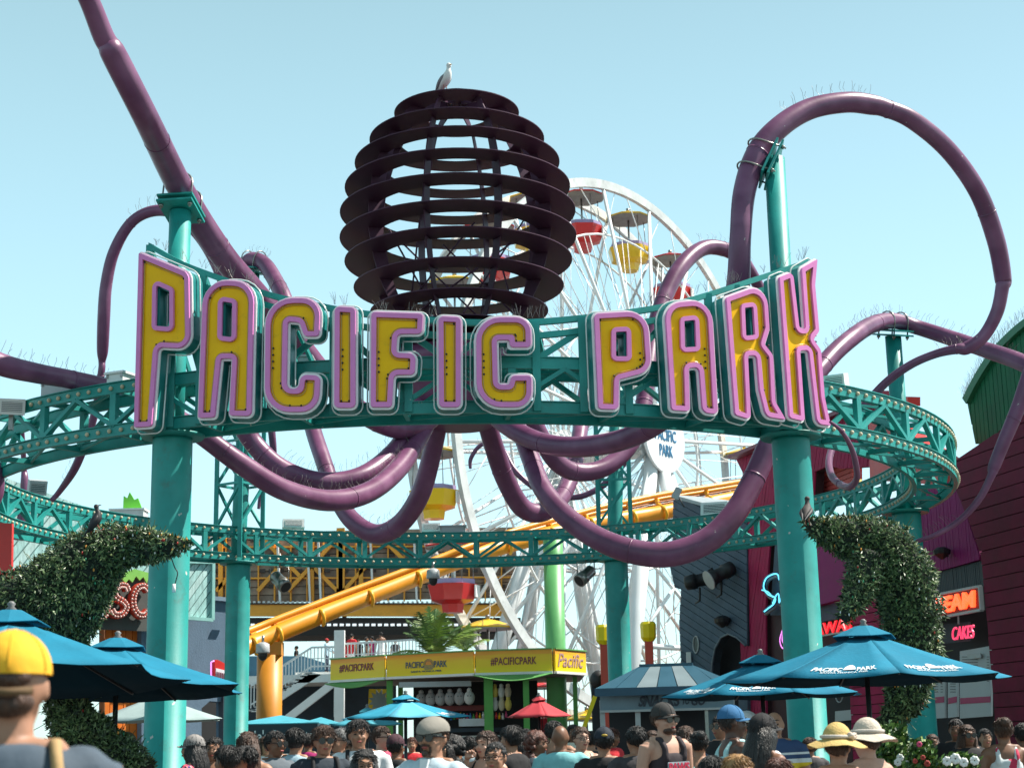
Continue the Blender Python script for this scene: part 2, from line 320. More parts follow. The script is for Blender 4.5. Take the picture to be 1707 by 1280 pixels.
part('bulb',bl,BULB,ring,kind='stuff',recalc=False)
# wire run along the top
wr=MB(); wr.tube([circ(RM,a*3,ZT+.11+.015*math.sin(a*1.3)) for a in range(120)],.022,6,closed=True); part('conduit',wr,GREYB,ring)
COLS=[(336.2,'front left column, teal with leaf shadows, behind the left topiary',305),(36.2,'front right column, teal, beside the shop with red neon',None),(96.2,'teal column standing before the magenta shop wall at right',None),(156.2,'teal column inside a lattice mast, beside the snack booth',None),(216.2,'teal column inside a lattice mast, in front of the grey wall',None),(276.2,'teal column past the left edge of the ring',None)]
tops={336.2:(288,318),36.2:(1291,285),96.2:(1492,560),216.2:(432,455),156.2:(1025,560)}
for ph,lab,_ in COLS:
    b=circ(RM,ph,0); t=thing('ring_column',b,lab,'column','teal columns carrying the ring truss')
    mb=MB(); zc=ZL-.12; mb.lathe(b,[(.42,0),(.42,.03),(.262,.05),(.262,zc-.04),(.262,zc)],40); part('shaft',mb,TEAL,t)
    mb=MB(); mb.lathe(b,[(.40,zc+.002),(.42,zc+.03),(.42,zc+.05)],40); part('cap_plate',mb,TEAL,t)
    if ph in tops:
        zt=P(tops[ph][0],tops[ph][1],b.y).z
        mb=MB(); 
        tp=POLET.get(ph) or P(tops[ph][0],tops[ph][1],b.y)
        mb.tube([Vector((b.x,b.y,zc+.05)),Vector((b.x,b.y,ZT+.1)),tp],.148 if ph in(336.2,36.2,96.2) else .17,24); part('upper_pole',mb,TEAL,t)
    if ph in(216.2,156.2):
        z1=P(420,600,b.y).z; z0=ZT+.1; hw=.36; mb=MB(); Mz=Matrix.Rotation(R(ph+20),3,'Z'); N=4
        cs=[Mz@Vector((x,y,0)) for x,y in((-hw,-hw),(hw,-hw),(hw,hw),(-hw,hw))]
        for i,c in enumerate(cs):
            mm=MB().beam(b+c+Vector((0,0,ZL)),b+c+Vector((0,0,z1)),.09,.09); part('mast_leg',mm,TEAL,t)
        for i in range(4):
            for q in range(N):
                za=z0+(z1-z0)*q/N; zb=z0+(z1-z0)*(q+1)/N; c,d=cs[i],cs[(i+1)%4]
                if q%2: c,d=d,c
                mm=MB().beam(b+c+Vector((0,0,za)),b+d+Vector((0,0,zb)),.055,.055); mm.beam(b+c+Vector((0,0,zb)),b+d+Vector((0,0,zb)),.05,.05); part('mast_brace',mm,TEAL,t)
# ---------------------------------------------------------------- swooping sign rails and posts
sf=thing('letter_gantry',circ(RM,5,ZT),'teal curved frame with two swooping rails holding the big letters','sign frame')
def on_cyl(px,py,r):
    d=ray(px,py); a=d.x*d.x+d.y*d.y; ex,ey=EYE.x-CX,EYE.y-CY; b=2*(d.x*ex+d.y*ey); c=ex*ex+ey*ey-r*r
    t=(-b-math.sqrt(b*b-4*a*c))/(2*a); return EYE+d*t
RS=8.84
up=[(250,410),(304,440),(366,464),(416,481),(468,497),(540,512),(605,523),(716,534),(781,538),(879,538),(976,530),(1069,518),(1130,506),(1192,488),(1235,474),(1290,456),(1345,437)]
lo=[(250,438),(304,466),(366,486),(425,503),(470,516),(541,533),(605,545),(716,558),(781,561),(879,561),(976,551),(1069,538),(1130,526),(1192,508),(1235,494),(1290,478),(1345,460)]
def rail(pts,r,h):
    pp=[on_cyl(x,y,r) for x,y,in catmull(pts,6)]; mb=MB()
    vs=[];fs=[]
    for i,p in enumerate(pp):
        o=Vector((p.x-CX,p.y-CY,0)).normalized()
        for dr,dz in((-.035,-h/2),(.035,-h/2),(.035,h/2),(-.035,h/2)): vs.append(p+o*dr+Vector((0,0,dz)))
    for i in range(len(pp)-1):
        for q in range(4): fs.append((i*4+q,i*4+(q+1)%4,(i+1)*4+(q+1)%4,(i+1)*4+q))
    fs+=[(0,1,2,3),tuple(len(vs)-k for k in(1,2,3,4))]
    return mb.add(vs,fs),pp
mb,UPP=rail(up,RS-.1,.078); part('top_rail',mb,TEAL,sf)
mb,LOP=rail(lo,RS-.1,.078); part('second_rail',mb,TEAL,sf)
import bisect
def rail_z(pp,ph):
    best=min(pp,key=lambda p:abs(math.degrees(math.atan2(p.x-CX,-(p.y-CY)))-ph)); return best.z
phs=[-25,-22.4,-19.5,-15,-12,-7.5,-4,-1.2,2,5.2,9.5,13.5,17.5,21.5,25.5,28.5,33,36]
for ph in phs:
    z1=rail_z(UPP,ph); part('upright',MB().beam(circ(RS-.1,ph,ZL-.05),circ(RS-.1,ph,z1),.1,.1),TEAL,sf)
for i in range(len(phs)-1):
    a,b=phs[i],phs[i+1]; 
    if i%2: a,b=b,a
    part('diagonal',MB().beam(circ(RS-.11,a,ZT+.05),circ(RS-.11,b,rail_z(LOP,b)),.05,.08),TEAL,sf)
for ph in phs[::2]:
    part('rear_brace',MB().beam(circ(RI_,ph,ZT),circ(RS-.1,ph,rail_z(LOP,ph)),.05,.05),TEAL,sf); part('rear_brace',MB().beam(circ(RI_,ph+2,ZT),circ(RS-.1,ph,rail_z(UPP,ph)),.045,.045),TEAL,sf)
# ---------------------------------------------------------------- letters
def area(p): return sum(p[i][0]*p[(i+1)%len(p)][1]-p[(i+1)%len(p)][0]*p[i][1] for i in range(len(p)))/2
def offset(poly,d):   # poly [(x,y,r)], ccw, outward d (mitre)
    n=len(poly);out=[]
    for i in range(n):
        p=Vector(poly[i][:2]);a=Vector(poly[i-1][:2]);b=Vector(poly[(i+1)%n][:2])
        e1=(p-a).normalized();e2=(b-p).normalized(); n1=Vector((e1.y,-e1.x));n2=Vector((e2.y,-e2.x)); bi=n1+n2
        k=d/max(.35,(1+n1.dot(n2))) ; q=p+bi*k
        convex=(e1.x*e2.y-e1.y*e2.x)>0
        r=poly[i][2]+(d if convex else -d); out.append((q.x,q.y,max(r,.004)))
    return out
def rounded(poly,seg=6):
    n=len(poly);out=[]
    for i in range(n):
        p=Vector(poly[i][:2]);a=Vector(poly[i-1][:2]);b=Vector(poly[(i+1)%n][:2]); r=poly[i][2]
        e1=(a-p);e2=(b-p);l1,l2=e1.length,e2.length;e1.normalize();e2.normalize()
        ang=math.acos(max(-1,min(1,e1.dot(e2)))); 
        if ang>3.08 or r<.002: out.append(p); continue
        t=min(r/math.tan(ang/2),l1*.49,l2*.49); r2=t*math.tan(ang/2)
        c=p+(e1+e2).normalized()*(r2/math.sin(ang/2)); s=p+e1*t-c; e=p+e2*t-c
        a0=math.atan2(s.y,s.x);da=math.atan2(e.y,e.x)-a0
        while da>math.pi: da-=2*math.pi
        while da<-math.pi: da+=2*math.pi
        sg=seg if r2>.03 else 3
        for k in range(sg+1): th=a0+da*k/sg; out.append(c+Vector((math.cos(th),math.sin(th)))*r2)
    return out
LET=[
('P','tallest letter P, pointed at the top left',[(231,421,2),(314,455,20),(316,581,22),(262,578,9),(252,710,5),(223,712,3)],[[(260,475,3),(282,485,3),(282,545,3),(259,543,3)]]),
('A','letter A with a round top in PACIFIC, between P and C',[(339,466,40),(423,470,42),(418,693,8),(382,692,4),(387,597,4),(367,597,4),(357,695,5),(330,696,3)],[[(370,502,3),(387,505,3),(386,562,3),(369,560,3)]]),
('C','first C of the word, right of the A',[(443,497,46),(534,497,36),(531,560,6),(507,560,8),(499,537,8),(479,535,4),(477,648,12),(498,648,10),(501,624,12),(533,626,10),(530,686,40),(441,686,46)],[]),
('I','first letter I of PACIFIC, between C and F',[(558,511,8),(592,513,8),(592,679,8),(557,679,8)],[]),
('F','letter F of PACIFIC in pink and yellow',[(619,520,6),(705,523,6),(703,556,8),(662,556,8),(660,588,6),(693,589,12),(691,624,8),(656,624,8),(653,678,6),(618,678,4)],[]),
('I','second letter I of PACIFIC, between F and C',[(731,527,8),(768,529,8),(768,678,8),(732,678,8)],[]),
('C','last C of the first word, before the gap',[(794,529,42),(884,529,38),(885,578,6),(850,578,6),(850,566,4),(828,566,4),(830,641,6),(849,641,6),(853,626,8),(886,626,6),(886,678,42),(795,678,42)],[]),
('P','letter P of PARK, first after the gap',[(991,523,8),(1079,518,34),(1086,618,30),(1032,632,5),(1031,682,8),(998,681,6)],[[(1027,553,2),(1045,552,2),(1046,594,2),(1027,594,2)]]),
('A','letter A of PARK with squared shoulders',[(1109,506,34),(1186,499,34),(1197,690,8),(1172,687,12),(1166,611,8),(1148,613,6),(1150,685,6),(1120,683,6)],[[(1141,535,2),(1159,533,2),(1161,578,2),(1142,579,2)]]),
('R','letter R of PARK with a notched right side',[(1211,496,6),(1278,472,28),(1283,548,8),(1275,574,4),(1289,592,16),(1293,670,14),(1310,699,1),(1278,694,14),(1267,650,10),(1262,592,6),(1247,592,6),(1252,699,8),(1226,691,6)],[[(1242,513,2),(1256,511,2),(1259,558,2),(1244,560,2)]]),
('K','last letter K of PARK, narrow with a pointed upper arm',[(1300,462,4),(1322,453,8),(1333,548,6),(1344,548,6),(1337,447,8),(1363,432,1),(1359,475,16),(1366,552,10),(1356,565,4),(1369,584,14),(1375,662,14),(1385,709,1),(1363,706,12),(1349,583,6),(1334,584,5),(1342,702,6),(1317,696,6)],[]),
]
RF=9.16; BW=.062
for ch,lab,outer,holes in LET:
    cx=sum(p[0] for p in outer)/len(outer); c0=on_cyl(cx,600,RF); ph=math.atan2(c0.x-CX,-(c0.y-CY))
    pl=Pl((c0.x,c0.y),(math.cos(ph),math.sin(ph)))
    lsc=mpp(c0.y)
    def cv(lst,s=1):
        q=[(*pl.uv(x,y),r*lsc) for x,y,r in lst]
        return q if area(q)>0 else q[::-1]
    O=cv(outer); HH=[cv(h) for h in holes]
    t=thing('sign_letter',pl.w(0,ZT),lab+(', pink rim and yellow face' if len(lab.split())<11 else ''),'sign letter','big letters of the gateway sign'); 
    def W3(poly,off,seg=6): return [pl.w(p[0],p[1],off) for p in rounded(poly,seg)]
    bw=BW if ch!='K' else .064
    inn=offset(O,-bw); n=pl.n
    # teal can behind
    mb=MB(); mb.poly(W3(offset(O,.022),-.30),n*.235,[W3(offset(h,-.018),-.30) for h in HH]); part('can',mb,TEALD,t)
    # white lip
    mb=MB(); mb.poly(W3(offset(O,.028),-.062),n*.022,[W3(offset(O,-.02),-.062)]); part('white_lip',mb,WHITE,t)
    # yellow face
    mb=MB(); mb.poly(W3(offset(inn,.01),-.060),n*.012,[W3(offset(h,bw-.01),-.060) for h in HH]); part('face',mb,YEL,t)
    mb=MB(); mb.poly(W3(O,-.038),n*.038,[W3(inn,-.038)])
    for h in HH: mb.poly(W3(offset(h,bw*.95),-.038),n*.038,[W3(h,-.038)])
    ro=part('rim',mb,PINK,t)
    bv=ro.modifiers.new('b','BEVEL'); bv.width=.006; bv.segments=2; bv.limit_method='ANGLE'
    # glass tubing around the can
    mb=MB(); mb.tube(W3(offset(O,.062),-.17,5),.011,6,closed=True)
    for h in HH:
        hh=offset(h,-.045)
        mb.tube(W3(hh,-.2,3),.009,6,closed=True)
    part('neon_tube',mb,TUBE,t)
    # tube inside the face + sockets
    mb=MB(); s0=rounded(offset(inn,-.02),4); mb.tube([pl.w(p.x,p.y,-.03) for p in s0],.006,5,closed=True); part('face_tube',mb,mat('amber_tube',(.55,.38,.10),.2),t)
    us=[p[0] for p in inn]; vs_=[p[1] for p in inn]; mb=MB(); side=min(us)+.035 if cx<900 else max(us)-.05
    for k in range(4):
        vv=(min(vs_)+max(vs_))/2+.1-.085*k
        if (ch in 'CIF') or cx>950: 
            q=pl.w(side+(0.0 if cx<900 else -.02),vv,-.03); mb.ell(q,(.014,.012,.014),8)
    for k in range(7):
        p=rnd.choice(s0); q=pl.w(p.x,p.y,-.022); mb.ell(q,(.012,.01,.016),6)
    part('socket',mb,BLACK,t,kind='stuff')
# bird spikes above letters
def spikes(mb,p,up,h=.16,k=3,lean=None):
    for i in range(k):
        d=(up+Vector((rnd.uniform(-.45,.45),rnd.uniform(-.45,.45),0))).normalized()
        q=p+d*h*.5+Vector((rnd.uniform(-.01,.01),0,0)); e=p+d*h+Vector((rnd.uniform(-.03,.03),0,-.01))
        mb.tube([p,q,e],.0020,3,cap=False)
mb=MB()
for i in range(0,len(UPP)-1):
    if rnd.random()<.35:
        for j in range(2): spikes(mb,UPP[i].lerp(UPP[i+1],rnd.random())+Vector((0,0,.06)),Vector((0,0,1)),rnd.uniform(.1,.22),3)
part('bird_spike',mb,WIRE,sf,kind='stuff',recalc=False)
# ---------------------------------------------------------------- octopus sculpture
oc=thing('octopus_sculpture',(CX,CY,ZT),'giant purple octopus with a ringed openwork head and pipe tentacles over the gateway','sculpture')
HY=28.7; hx=P(764,400,HY).x
DI=[(717,801,164,0),(656,864,190,0.545),(616,907,235,0.645),(592,933,274,0.725),(575,950,315,0.735),(567,959,356,0.705),(567,961,398,0.685),(575,954,437,0.685),(590,940,480,0.665),(617,914,521,0.595),(648,890,556,.3)]
dz=[]
for l,r,y,ir in DI:
    c=P(764,y,HY); ro=(r-l)/2*sc(764,y,HY); dz.append((c.z,ro))
    mb=MB()
    if ir==0: mb.lathe((hx,HY,c.z),[(ro,-.03),(ro,0),(ro*.6,.05)],40,smooth=False)
    else: mb.ring((hx,HY),ro*min(.77,ir+.02),ro,c.z-.008,c.z+.008,72)
    part('head_disc',mb,HEADM,oc)
def prof(z):
    for (z0,r0),(z1,r1) in zip(dz,dz[1:]):
        if z<=z0 and z>=z1: t=(z-z0)/(z1-z0); return r0+(r1-r0)*t
    return dz[-1][1] if z<dz[-1][0] else dz[0][1]
zt,zb=dz[0][0],dz[-1][0]
for k in range(8):
    a=R(5+22.5+45*k); d=Vector((math.sin(a),-math.cos(a),0)); si=Vector((math.cos(a),math.sin(a),0))
    vs=[];fs=[];n=26
    for i in range(n+1):
        z=zt-.04+(zb-zt+.04)*i/n; ro=prof(z); q=ro*.82 ; ri=ro*.69 if ro>1.2 else ro*.25
        for rr,s in((ri,-1),(q,-1),(q,1),(ri,1)): vs.append(Vector((hx,HY,z))+d*rr+si*s*.010)
    for i in range(n):
        for q in range(4): fs.append((i*4+q,i*4+(q+1)%4,i*4+4+(q+1)%4,i*4+4+q))
    fs+=[(0,1,2,3),(n*4+3,n*4+2,n*4+1,n*4)]
    part('head_rib',MB().add(vs,fs),HEADM,oc)
for k in range(8):
    a=R(5+45*k); b=R(5+45*k+100); mb=MB()
    mb.tube([Vector((hx+1.35*math.sin(a),HY-1.35*math.cos(a),zb+.02)),Vector((hx+1.3*math.sin(b),HY-1.3*math.cos(b),dz[5][0]-.1*k))],.018,6); part('tie_rod',mb,HEADM,oc)
# collar and drum below the head
mb=MB(); 
for (y,rp) in ((575,140),(592,143)):
    c=P(764,y,HY); mb.ring((hx,HY),.5,rp*sc(764,y,HY),c.z-.02,c.z+.02,60)
part('collar_disc',mb,HEADM,oc)
z0=P(764,598,HY).z; z1=P(764,690,HY).z
mb=MB(); mb.lathe((hx,HY,0),[(.55,z1-.25),(.8,z1),(1.2,z0-.45),(1.38,z0-.25),(1.38,z0),(.4,z0+.02)],48); part('body_drum',mb,PURP,oc)
mb=MB(); mb.tube([Vector((hx,HY,z0)),Vector((hx,HY,zb))],.3,20); part('neck',mb,HEADM,oc)
JO=[(0,.10),(0,.44)]
for ti,tt in enumerate(TEN):
    q=catmull(tt,7); pts=[P(a,b,Y) for a,b,Y,wd in q]; rs=[wd/2*sc(a,b,Y) for a,b,Y,wd in q]
    to=part('tentacle',MB().tube(pts,rs,22),PURP,oc)
    L=0
    for i in range(1,len(pts)-1):
        L+=(pts[i]-pts[i-1]).length
        if L>2.6:
            L=0; t=(pts[i+1]-pts[i-1]).normalized(); mb=MB().tube([pts[i]-t*.012,pts[i]+t*.012],rs[i]+.005,22)
            o=link('joint_band',mb.mesh('joint_band',PURP)); o.parent=to; o.location=(0,0,0)
    # bird spikes on the upper side
    if ti in(0,8,9): continue
    mb=MB(); rr=random.Random(ti)
    for i in range(2,len(pts)-2):
        t=(pts[i+1]-pts[i-1]).normalized()
        if abs(t.z)>.62: continue
        if ti==6 and not (i<260 and (i//7) in(12,13,14,15,16,22,23,24,27,28)): continue
        for j in range(max(1,int((pts[i+1]-pts[i]).length/.07))):
            p=pts[i].lerp(pts[i+1],rr.random()); up_=Vector((0,0,1)); up_=(up_-t*up_.dot(t)).normalized(); s=t.cross(up_)
            sgn=rr.choice((-1,1)); b0=p+up_*rs[i]*.97; h=rr.uniform(.10,.2)
            mb.tube([b0,b0+up_*h*.55+s*sgn*.05,b0+up_*h+s*sgn*.02+t*.03],.0026,3,cap=False)
    if mb.v:
        o=link('bird_spike',mb.mesh('bird_spike',WIRE,False)); o.parent=to; o['kind']='stuff'
# clamps holding tentacles at the pole tops
for ph,(p_,t_,d_,r_) in CLAMP.items():
    M=Matrix((t_,t_.cross(d_),d_)).transposed()
    for k in(.03,.115): part('clamp_plate',MB().box(p_+d_*(r_+k),(.60,.50,.03),M),TEAL,oc)
    sd=t_.cross(d_).normalized()
    for a in(-.21,.21):
        cc=p_+t_*a; pts=[cc+sd*(r_+.02)+d_*(r_+.2)]+[cc+sd*math.cos(R(q))*(r_+.02)-d_*math.sin(R(q))*(r_+.02) for q in range(0,181,20)]+[cc-sd*(r_+.02)+d_*(r_+.2)]
        part('u_bolt',MB().tube(pts,.014,6),STEEL,oc)
        for q in(1,-1): part('nut',MB().tube([cc+sd*q*(r_+.02)+d_*(r_+.13),cc+sd*q*(r_+.02)+d_*(r_+.17)],.032,6),STEEL,oc)
# ---------------------------------------------------------------- birds
def bird(name,c,s,face,body,wing,label,beakc,group=None,pitch=0):
    t=thing(name,c,label,'bird',group); M=Matrix.Rotation(face,3,'Z')@Matrix.Rotation(-pitch,3,'Y')
    def X(v): return Vector(c)+M@(Vector(v)*s)
    mb=MB(); pts=[(-.30,0,.10),(-.2,0,.16),(-.08,0,.24),(.05,0,.32),(.13,0,.42),(.15,0,.52),(.17,0,.60),(.18,0,.64)]
    rs=[.02,.07,.115,.12,.085,.05,.06,.03]; q=catmull([(*p,r) for p,r in zip(pts,rs)],4)
    mb.tube([X(p[:3]) for p in q],[p[3]*s for p in q],12); mb.ell(X((.165,0,.60)),(.062*s,)*3,12); part('body',mb,body,t)
    mb=MB()
    for sd in(-1,1): 
        q=catmull([(-.46,.02*sd,.03,.008),(-.3,.06*sd,.14,.03),(-.12,.095*sd,.24,.055),(.03,.10*sd,.32,.05),(.09,.08*sd,.38,.02)],4)
        mb.tube([X(p[:3]) for p in q],[p[3]*s for p in q],8)
    part('wing',mb,wing,t)
    mb=MB(); mb.tube([X((.21,0,.60)),X((.27,0,.59)),X((.30,0,.57))],[.018*s,.012*s,.004*s],6); part('beak',mb,beakc,t)
    mb=MB()
    for sd in(-1,1):
        mb.tube([X((-.02,.04*sd,.2)),X((0,.04*sd,0))],.010*s,5); mb.tube([X((0,.04*sd,.005)),X((.09,.05*sd,.0))],.010*s,5); mb.ell(X((.20,.045*sd,.62)),(.01*s,)*3,6)
    part('leg',mb,mat('bird_leg',(.35,.12,.08),.6),t)
FEW=mat('white_feather',(.72,.72,.70),.7,0,.06,20); FEG=mat('grey_feather',(.22,.23,.25),.7,0,.2,20); FED=mat('dark_feather',(.018,.017,.02),.6,0,.4,20); BK=mat('beak_yellow',(.5,.3,.05),.5)
bird('seagull',(P(742,155,HY).x+.02,HY-.35,dz[0][0]+.0),.78,R(-55),FEW,FEG,'white and grey seagull standing on top of the octopus head',BK)
# ---------------------------------------------------------------- ring furniture
def flood(px,py,Y,w,h,label,yaw=0,tilt=-.2,m=WHITE):
    c=P(px,py,Y); t=thing('floodlight',c,label,'floodlight','floodlights standing on the truss ring')
    M=Matrix.Rotation(yaw,3,'Z')@Matrix.Rotation(tilt,3,'X')
    mb=MB(); mb.box(c,(w,.22,h),M); part('housing',mb,m,t)
    mb=MB(); mb.box(c+M@Vector((0,-.113,0)),(w*.78,.006,h*.62),M); part('glass',mb,mat('flood_glass',(.12,.13,.14),.15),t)
    mb=MB(); 
    for k in range(5): mb.box(c+M@Vector((0,-.118,-h*.24+k*h*.12)),(w*.78,.006,.012),M)
    part('louvre',mb,m,t)
    mb=MB(); mb.beam(c+M@Vector((0,0,-h/2)),c+Vector((0,0,-h/2-.22)),.06,.06); part('bracket',mb,STEEL,t)
flood(489,874,36.7,.50,.20,'white floodlight left of the lowest tentacle loop, on the far side of the ring',.2)
flood(719,881,36.9,.42,.20,'white louvred floodlight beside a grey junction box at the middle of the far ring',0)
flood(62,812,33.2,.36,.3,'grey framed floodlight high on the left part of the far ring',.5,.3,GREYB)
flood(1192,850,35.2,.6,.3,'wide white floodlight in front of the slate boarded building',-.3)
flood(20,678,21.9,.35,.22,'small white floodlight at the left edge of the picture on the near ring',.3,.2)
flood(1394,636,22.3,.3,.2,'white floodlight just right of the last sign letter',-.5,.2)
def gbox(cpx,cpy,Y,w,d,h,label,yaw=0,m=GREYB):
    c=P(cpx,cpy,Y); t=thing('junction_box',c,label,'junction box','junction boxes on the truss ring'); M=Matrix.Rotation(yaw,3,'Z')
    part('case',MB().box(c,(w,d,h),M),m,t); part('lid',MB().box(c+Vector((0,0,h/2+.015)),(w+.06,d+.06,.03),M),m,t)
    for s in(-1,1): part('latch',MB().box(c+M@Vector((s*w*.46,-d/2-.012,h*.3)),(.03,.02,.06),M),STEEL,t)
gbox(755,886,36.9,.58,.3,.2,'small grey junction box in the middle of the far ring')
gbox(118,650,21.9,.62,.5,.22,'large grey metal box on the near ring under the left tentacle',R(-28))
gbox(203,634,21.3,.26,.3,.12,'flat pale box on the near ring beside the first letter',R(-25),WHITE)
gbox(508,612,22,.2,.3,.22,'ribbed white transformer box between the letters C and I')
def can(px,py,Y,label,dirx,m=STEEL):
    c=P(px,py,Y); t=thing('spotlight',c,label,'spotlight','can spotlights hung under the far ring'); a=Vector((dirx,-.45,-.55)).normalized()
    mb=MB(); mb.tube([c-a*.24,c-a*.2,c-a*.18,c+a*.05,c+a*.06,c+a*.26],[.09,.13,.14,.14,.155,.155],20); part('barrel',mb,m,t)
    mb=MB(); mb.tube([c+a*.262,c+a*.268],.125,20); part('lens',mb,BLACK,t)
    mb=MB(); mb.ring((0,0),.2,.215,-.01,.01,20); o=part('yoke',MB().tube([c+Vector((-.2,0,0)),c+Vector((-.2,0,.3)),c+Vector((.2,0,.3)),c+Vector((.2,0,0))],.014,6),STEEL,t)
    part('hanger',MB().tube([c+Vector((0,0,.3)),c+Vector((0,0,.62))],.02,6),STEEL,t)
can(466,968,36.2,'silver can spotlight hanging beside the left rear column',.55)
can(977,958,36.9,'silver can spotlight hanging beside the right rear column',-.6)
def dome(px,py,Y,label):
    c=P(px,py,Y); t=thing('security_camera',c,label,'camera'); 
    part('housing',MB().lathe((c.x,c.y,c.z),[(.06,.2),(.14,.16),(.15,0),(.14,-.03)],20),mat('camera_grey',(.42,.44,.45),.4),t); part('dome',MB().ell(c+Vector((0,0,-.06)),(.1,.1,.13),16),BLACK,t); part('hanger',MB().tube([c+Vector((0,0,.2)),c+Vector((0,0,.34))],.03,8),STEEL,t)
dome(722,962,36.4,'dome security camera hanging under the far ring in front of the red cabin')
dome(438,1086,34.8,'white dome camera on the side of the left rear column')
# ---------------------------------------------------------------- ferris wheel
WC=Vector((5.606,75.94,15.72)); WY=.889; wt=Vector((math.cos(WY),math.sin(WY),0)); wn=Vector((-math.sin(WY),math.cos(WY),0)); WR=12.8; SEP=2.63
def wp(r,a,s): return WC+wn*s+wt*(r*math.cos(a))+Vector((0,0,r*math.sin(a)))
fw=thing('ferris_wheel',WC,'tall white ferris wheel with twin rims behind the octopus','ferris wheel')
WW=mat('wheel_white',(.78,.79,.79),.4,0,.06,.6,dirt=.08); RIMG=mat('rim_weathered_grey',(.58,.59,.58),.5,.1,.2,1.2,dirt=.4)
# phase from the yellow cabin right of the head
d=ray(1047,352); O=WC+wn*(SEP/2); tt=(O-EYE).dot(wn)/d.dot(wn); q=EYE+d*tt-O; pa=math.atan2(q.z,q.dot(wt))
def rimmesh(s):
    mb=MB(); n=120; vs=[];fs=[]
    for k in range(n):
        a=2*math.pi*k/n
        for r,e in((WR-.32,-.11),(WR+.12,-.11),(WR+.12,.11),(WR-.32,.11)): vs.append(wp(r,a,s+e))
    for k in range(n):
        for e in range(4): fs.append((k*4+e,k*4+(e+1)%4,((k+1)%n)*4+(e+1)%4,((k+1)%n)*4+e))
    return mb.add(vs,fs)
for s in(0,SEP): part('rim',rimmesh(s),RIMG,fw)
for s in(0,SEP):
    for rr,th in((10.2,.035),(6.0,.05)):
        part('inner_ring',MB().tube([wp(rr,2*math.pi*k/60,s+(SEP/2-s)*(.0 if rr>9 else .1)) for k in range(60)],th+.02,6,closed=True),WW,fw)
for k in range(20):
    a=pa+2*math.pi*k/20
    for s,hs in((0,-1.3),(SEP,SEP+1.3)):
        o=part('spoke',MB().tube([wp(1.0,a,hs),wp(WR-.3,a,s)],.085,8),WW,fw)
    mb=MB(); b=pa+2*math.pi*(k+.5)/20
    mb.tube([wp(10.2,a,0),wp(WR-.3,b,0)],.03,4); mb.tube([wp(10.2,a,SEP),wp(WR-.3,b,SEP)],.03,4); mb.tube([wp(6,a,SEP*.1),wp(10.2,b,0)],.028,4)
    mb.tube([wp(6,a,SEP*.1),wp(6,a,SEP*.9)],.04,4); mb.tube([wp(6,a,SEP*.1),wp(10.2,a,SEP)],.03,4); mb.tube([wp(10.2,a,0),wp(WR-.3,a,SEP)],.03,4)
    part('brace',mb,WW,fw)
for k in range(40):
    a=pa+2*math.pi*(k+.5)/40; b=a+R(9 if k%2 else -9)
    part('cable',MB().tube([wp(1.1,a+R(14),-1.1),wp(10.2,b-R(20),0)],.02,4),WW,fw); part('cable',MB().tube([wp(1.1,a-R(14),SEP+1.1),wp(10.2,b+R(20),SEP)],.02,4),WW,fw)
    part('cable',MB().tube([wp(1.1,a,-1.25 if k%2 else SEP+1.25),wp(WR-.3,b,SEP if k%2 else 0)],.022,4),WW,fw)
mb=MB(); mb.tube([WC+wn*-1.9,WC+wn*(SEP+1.9)],.75,24); mb.tube([WC+wn*-1.35,WC+wn*-1.2],1.25,28); mb.tube([WC+wn*(SEP+1.2),WC+wn*(SEP+1.35)],1.25,28); part('hub',mb,WW,fw)
mb=MB(); mb.tube([WC+wn*-1.99,WC+wn*-1.9,WC+wn*-1.6],[1.62,1.66,1.3],40); hb=part('hub_cover',mb,mat('hub_cover_white',(.82,.83,.85),.4,0,.03,1),fw)
BLUEL=mat('blue_lettering',(.02,.16,.32),.5)
su=-wt if wt.x<0 else wt
for s,v in(('PACIFIC',-.12),('PARK',-.86)):
    w_=1.75 if s=='PACIFIC' else 1.1
    part('lettering',text_mb(s,lambda u,vv,t,v=v,w_=w_:WC-wn*(2.0+t)+su*(u-w_/2)+Vector((0,0,v+vv)),w_,.56,thick=.02,bold=.01),BLUEL,fw)
for s,e in((-1.35,-1),(SEP+1.75,1)):
    for q,top,bot in((-1,.6,.8),(1,.6,.8)):
        part('tower_leg',MB().tube([wp(0,0,s)+Vector((0,0,.2)),WC+wn*(s+e*1.6)+wt*(q*6.0)+Vector((0,0,-WC.z))],[.32,.42],16),WW,fw)
    part('tower_leg',MB().tube([wp(0,0,s),WC+wn*(s+e*4.2)+Vector((0,0,-WC.z))],[.3,.38],14),WW,fw)
    mb=MB()
    for h in(.35,.62): mb.tube([(WC+wn*(s+e*1.6*h))+wt*(-6*h)+Vector((0,0,-WC.z*h)),(WC+wn*(s+e*1.6*h))+wt*(6*h)+Vector((0,0,-WC.z*h))],.12,8)
    mb.tube([(WC+wn*(s+e*.56))+wt*(-2.1)+Vector((0,0,-WC.z*.35)),(WC+wn*(s+e*1.0))+wt*(3.7)+Vector((0,0,-WC.z*.62))],.09,6); mb.tube([(WC+wn*(s+e*.56))+wt*(2.1)+Vector((0,0,-WC.z*.35)),(WC+wn*(s+e*1.0))+wt*(-3.7)+Vector((0,0,-WC.z*.62))],.09,6)
    part('tower_brace',mb,WW,fw)
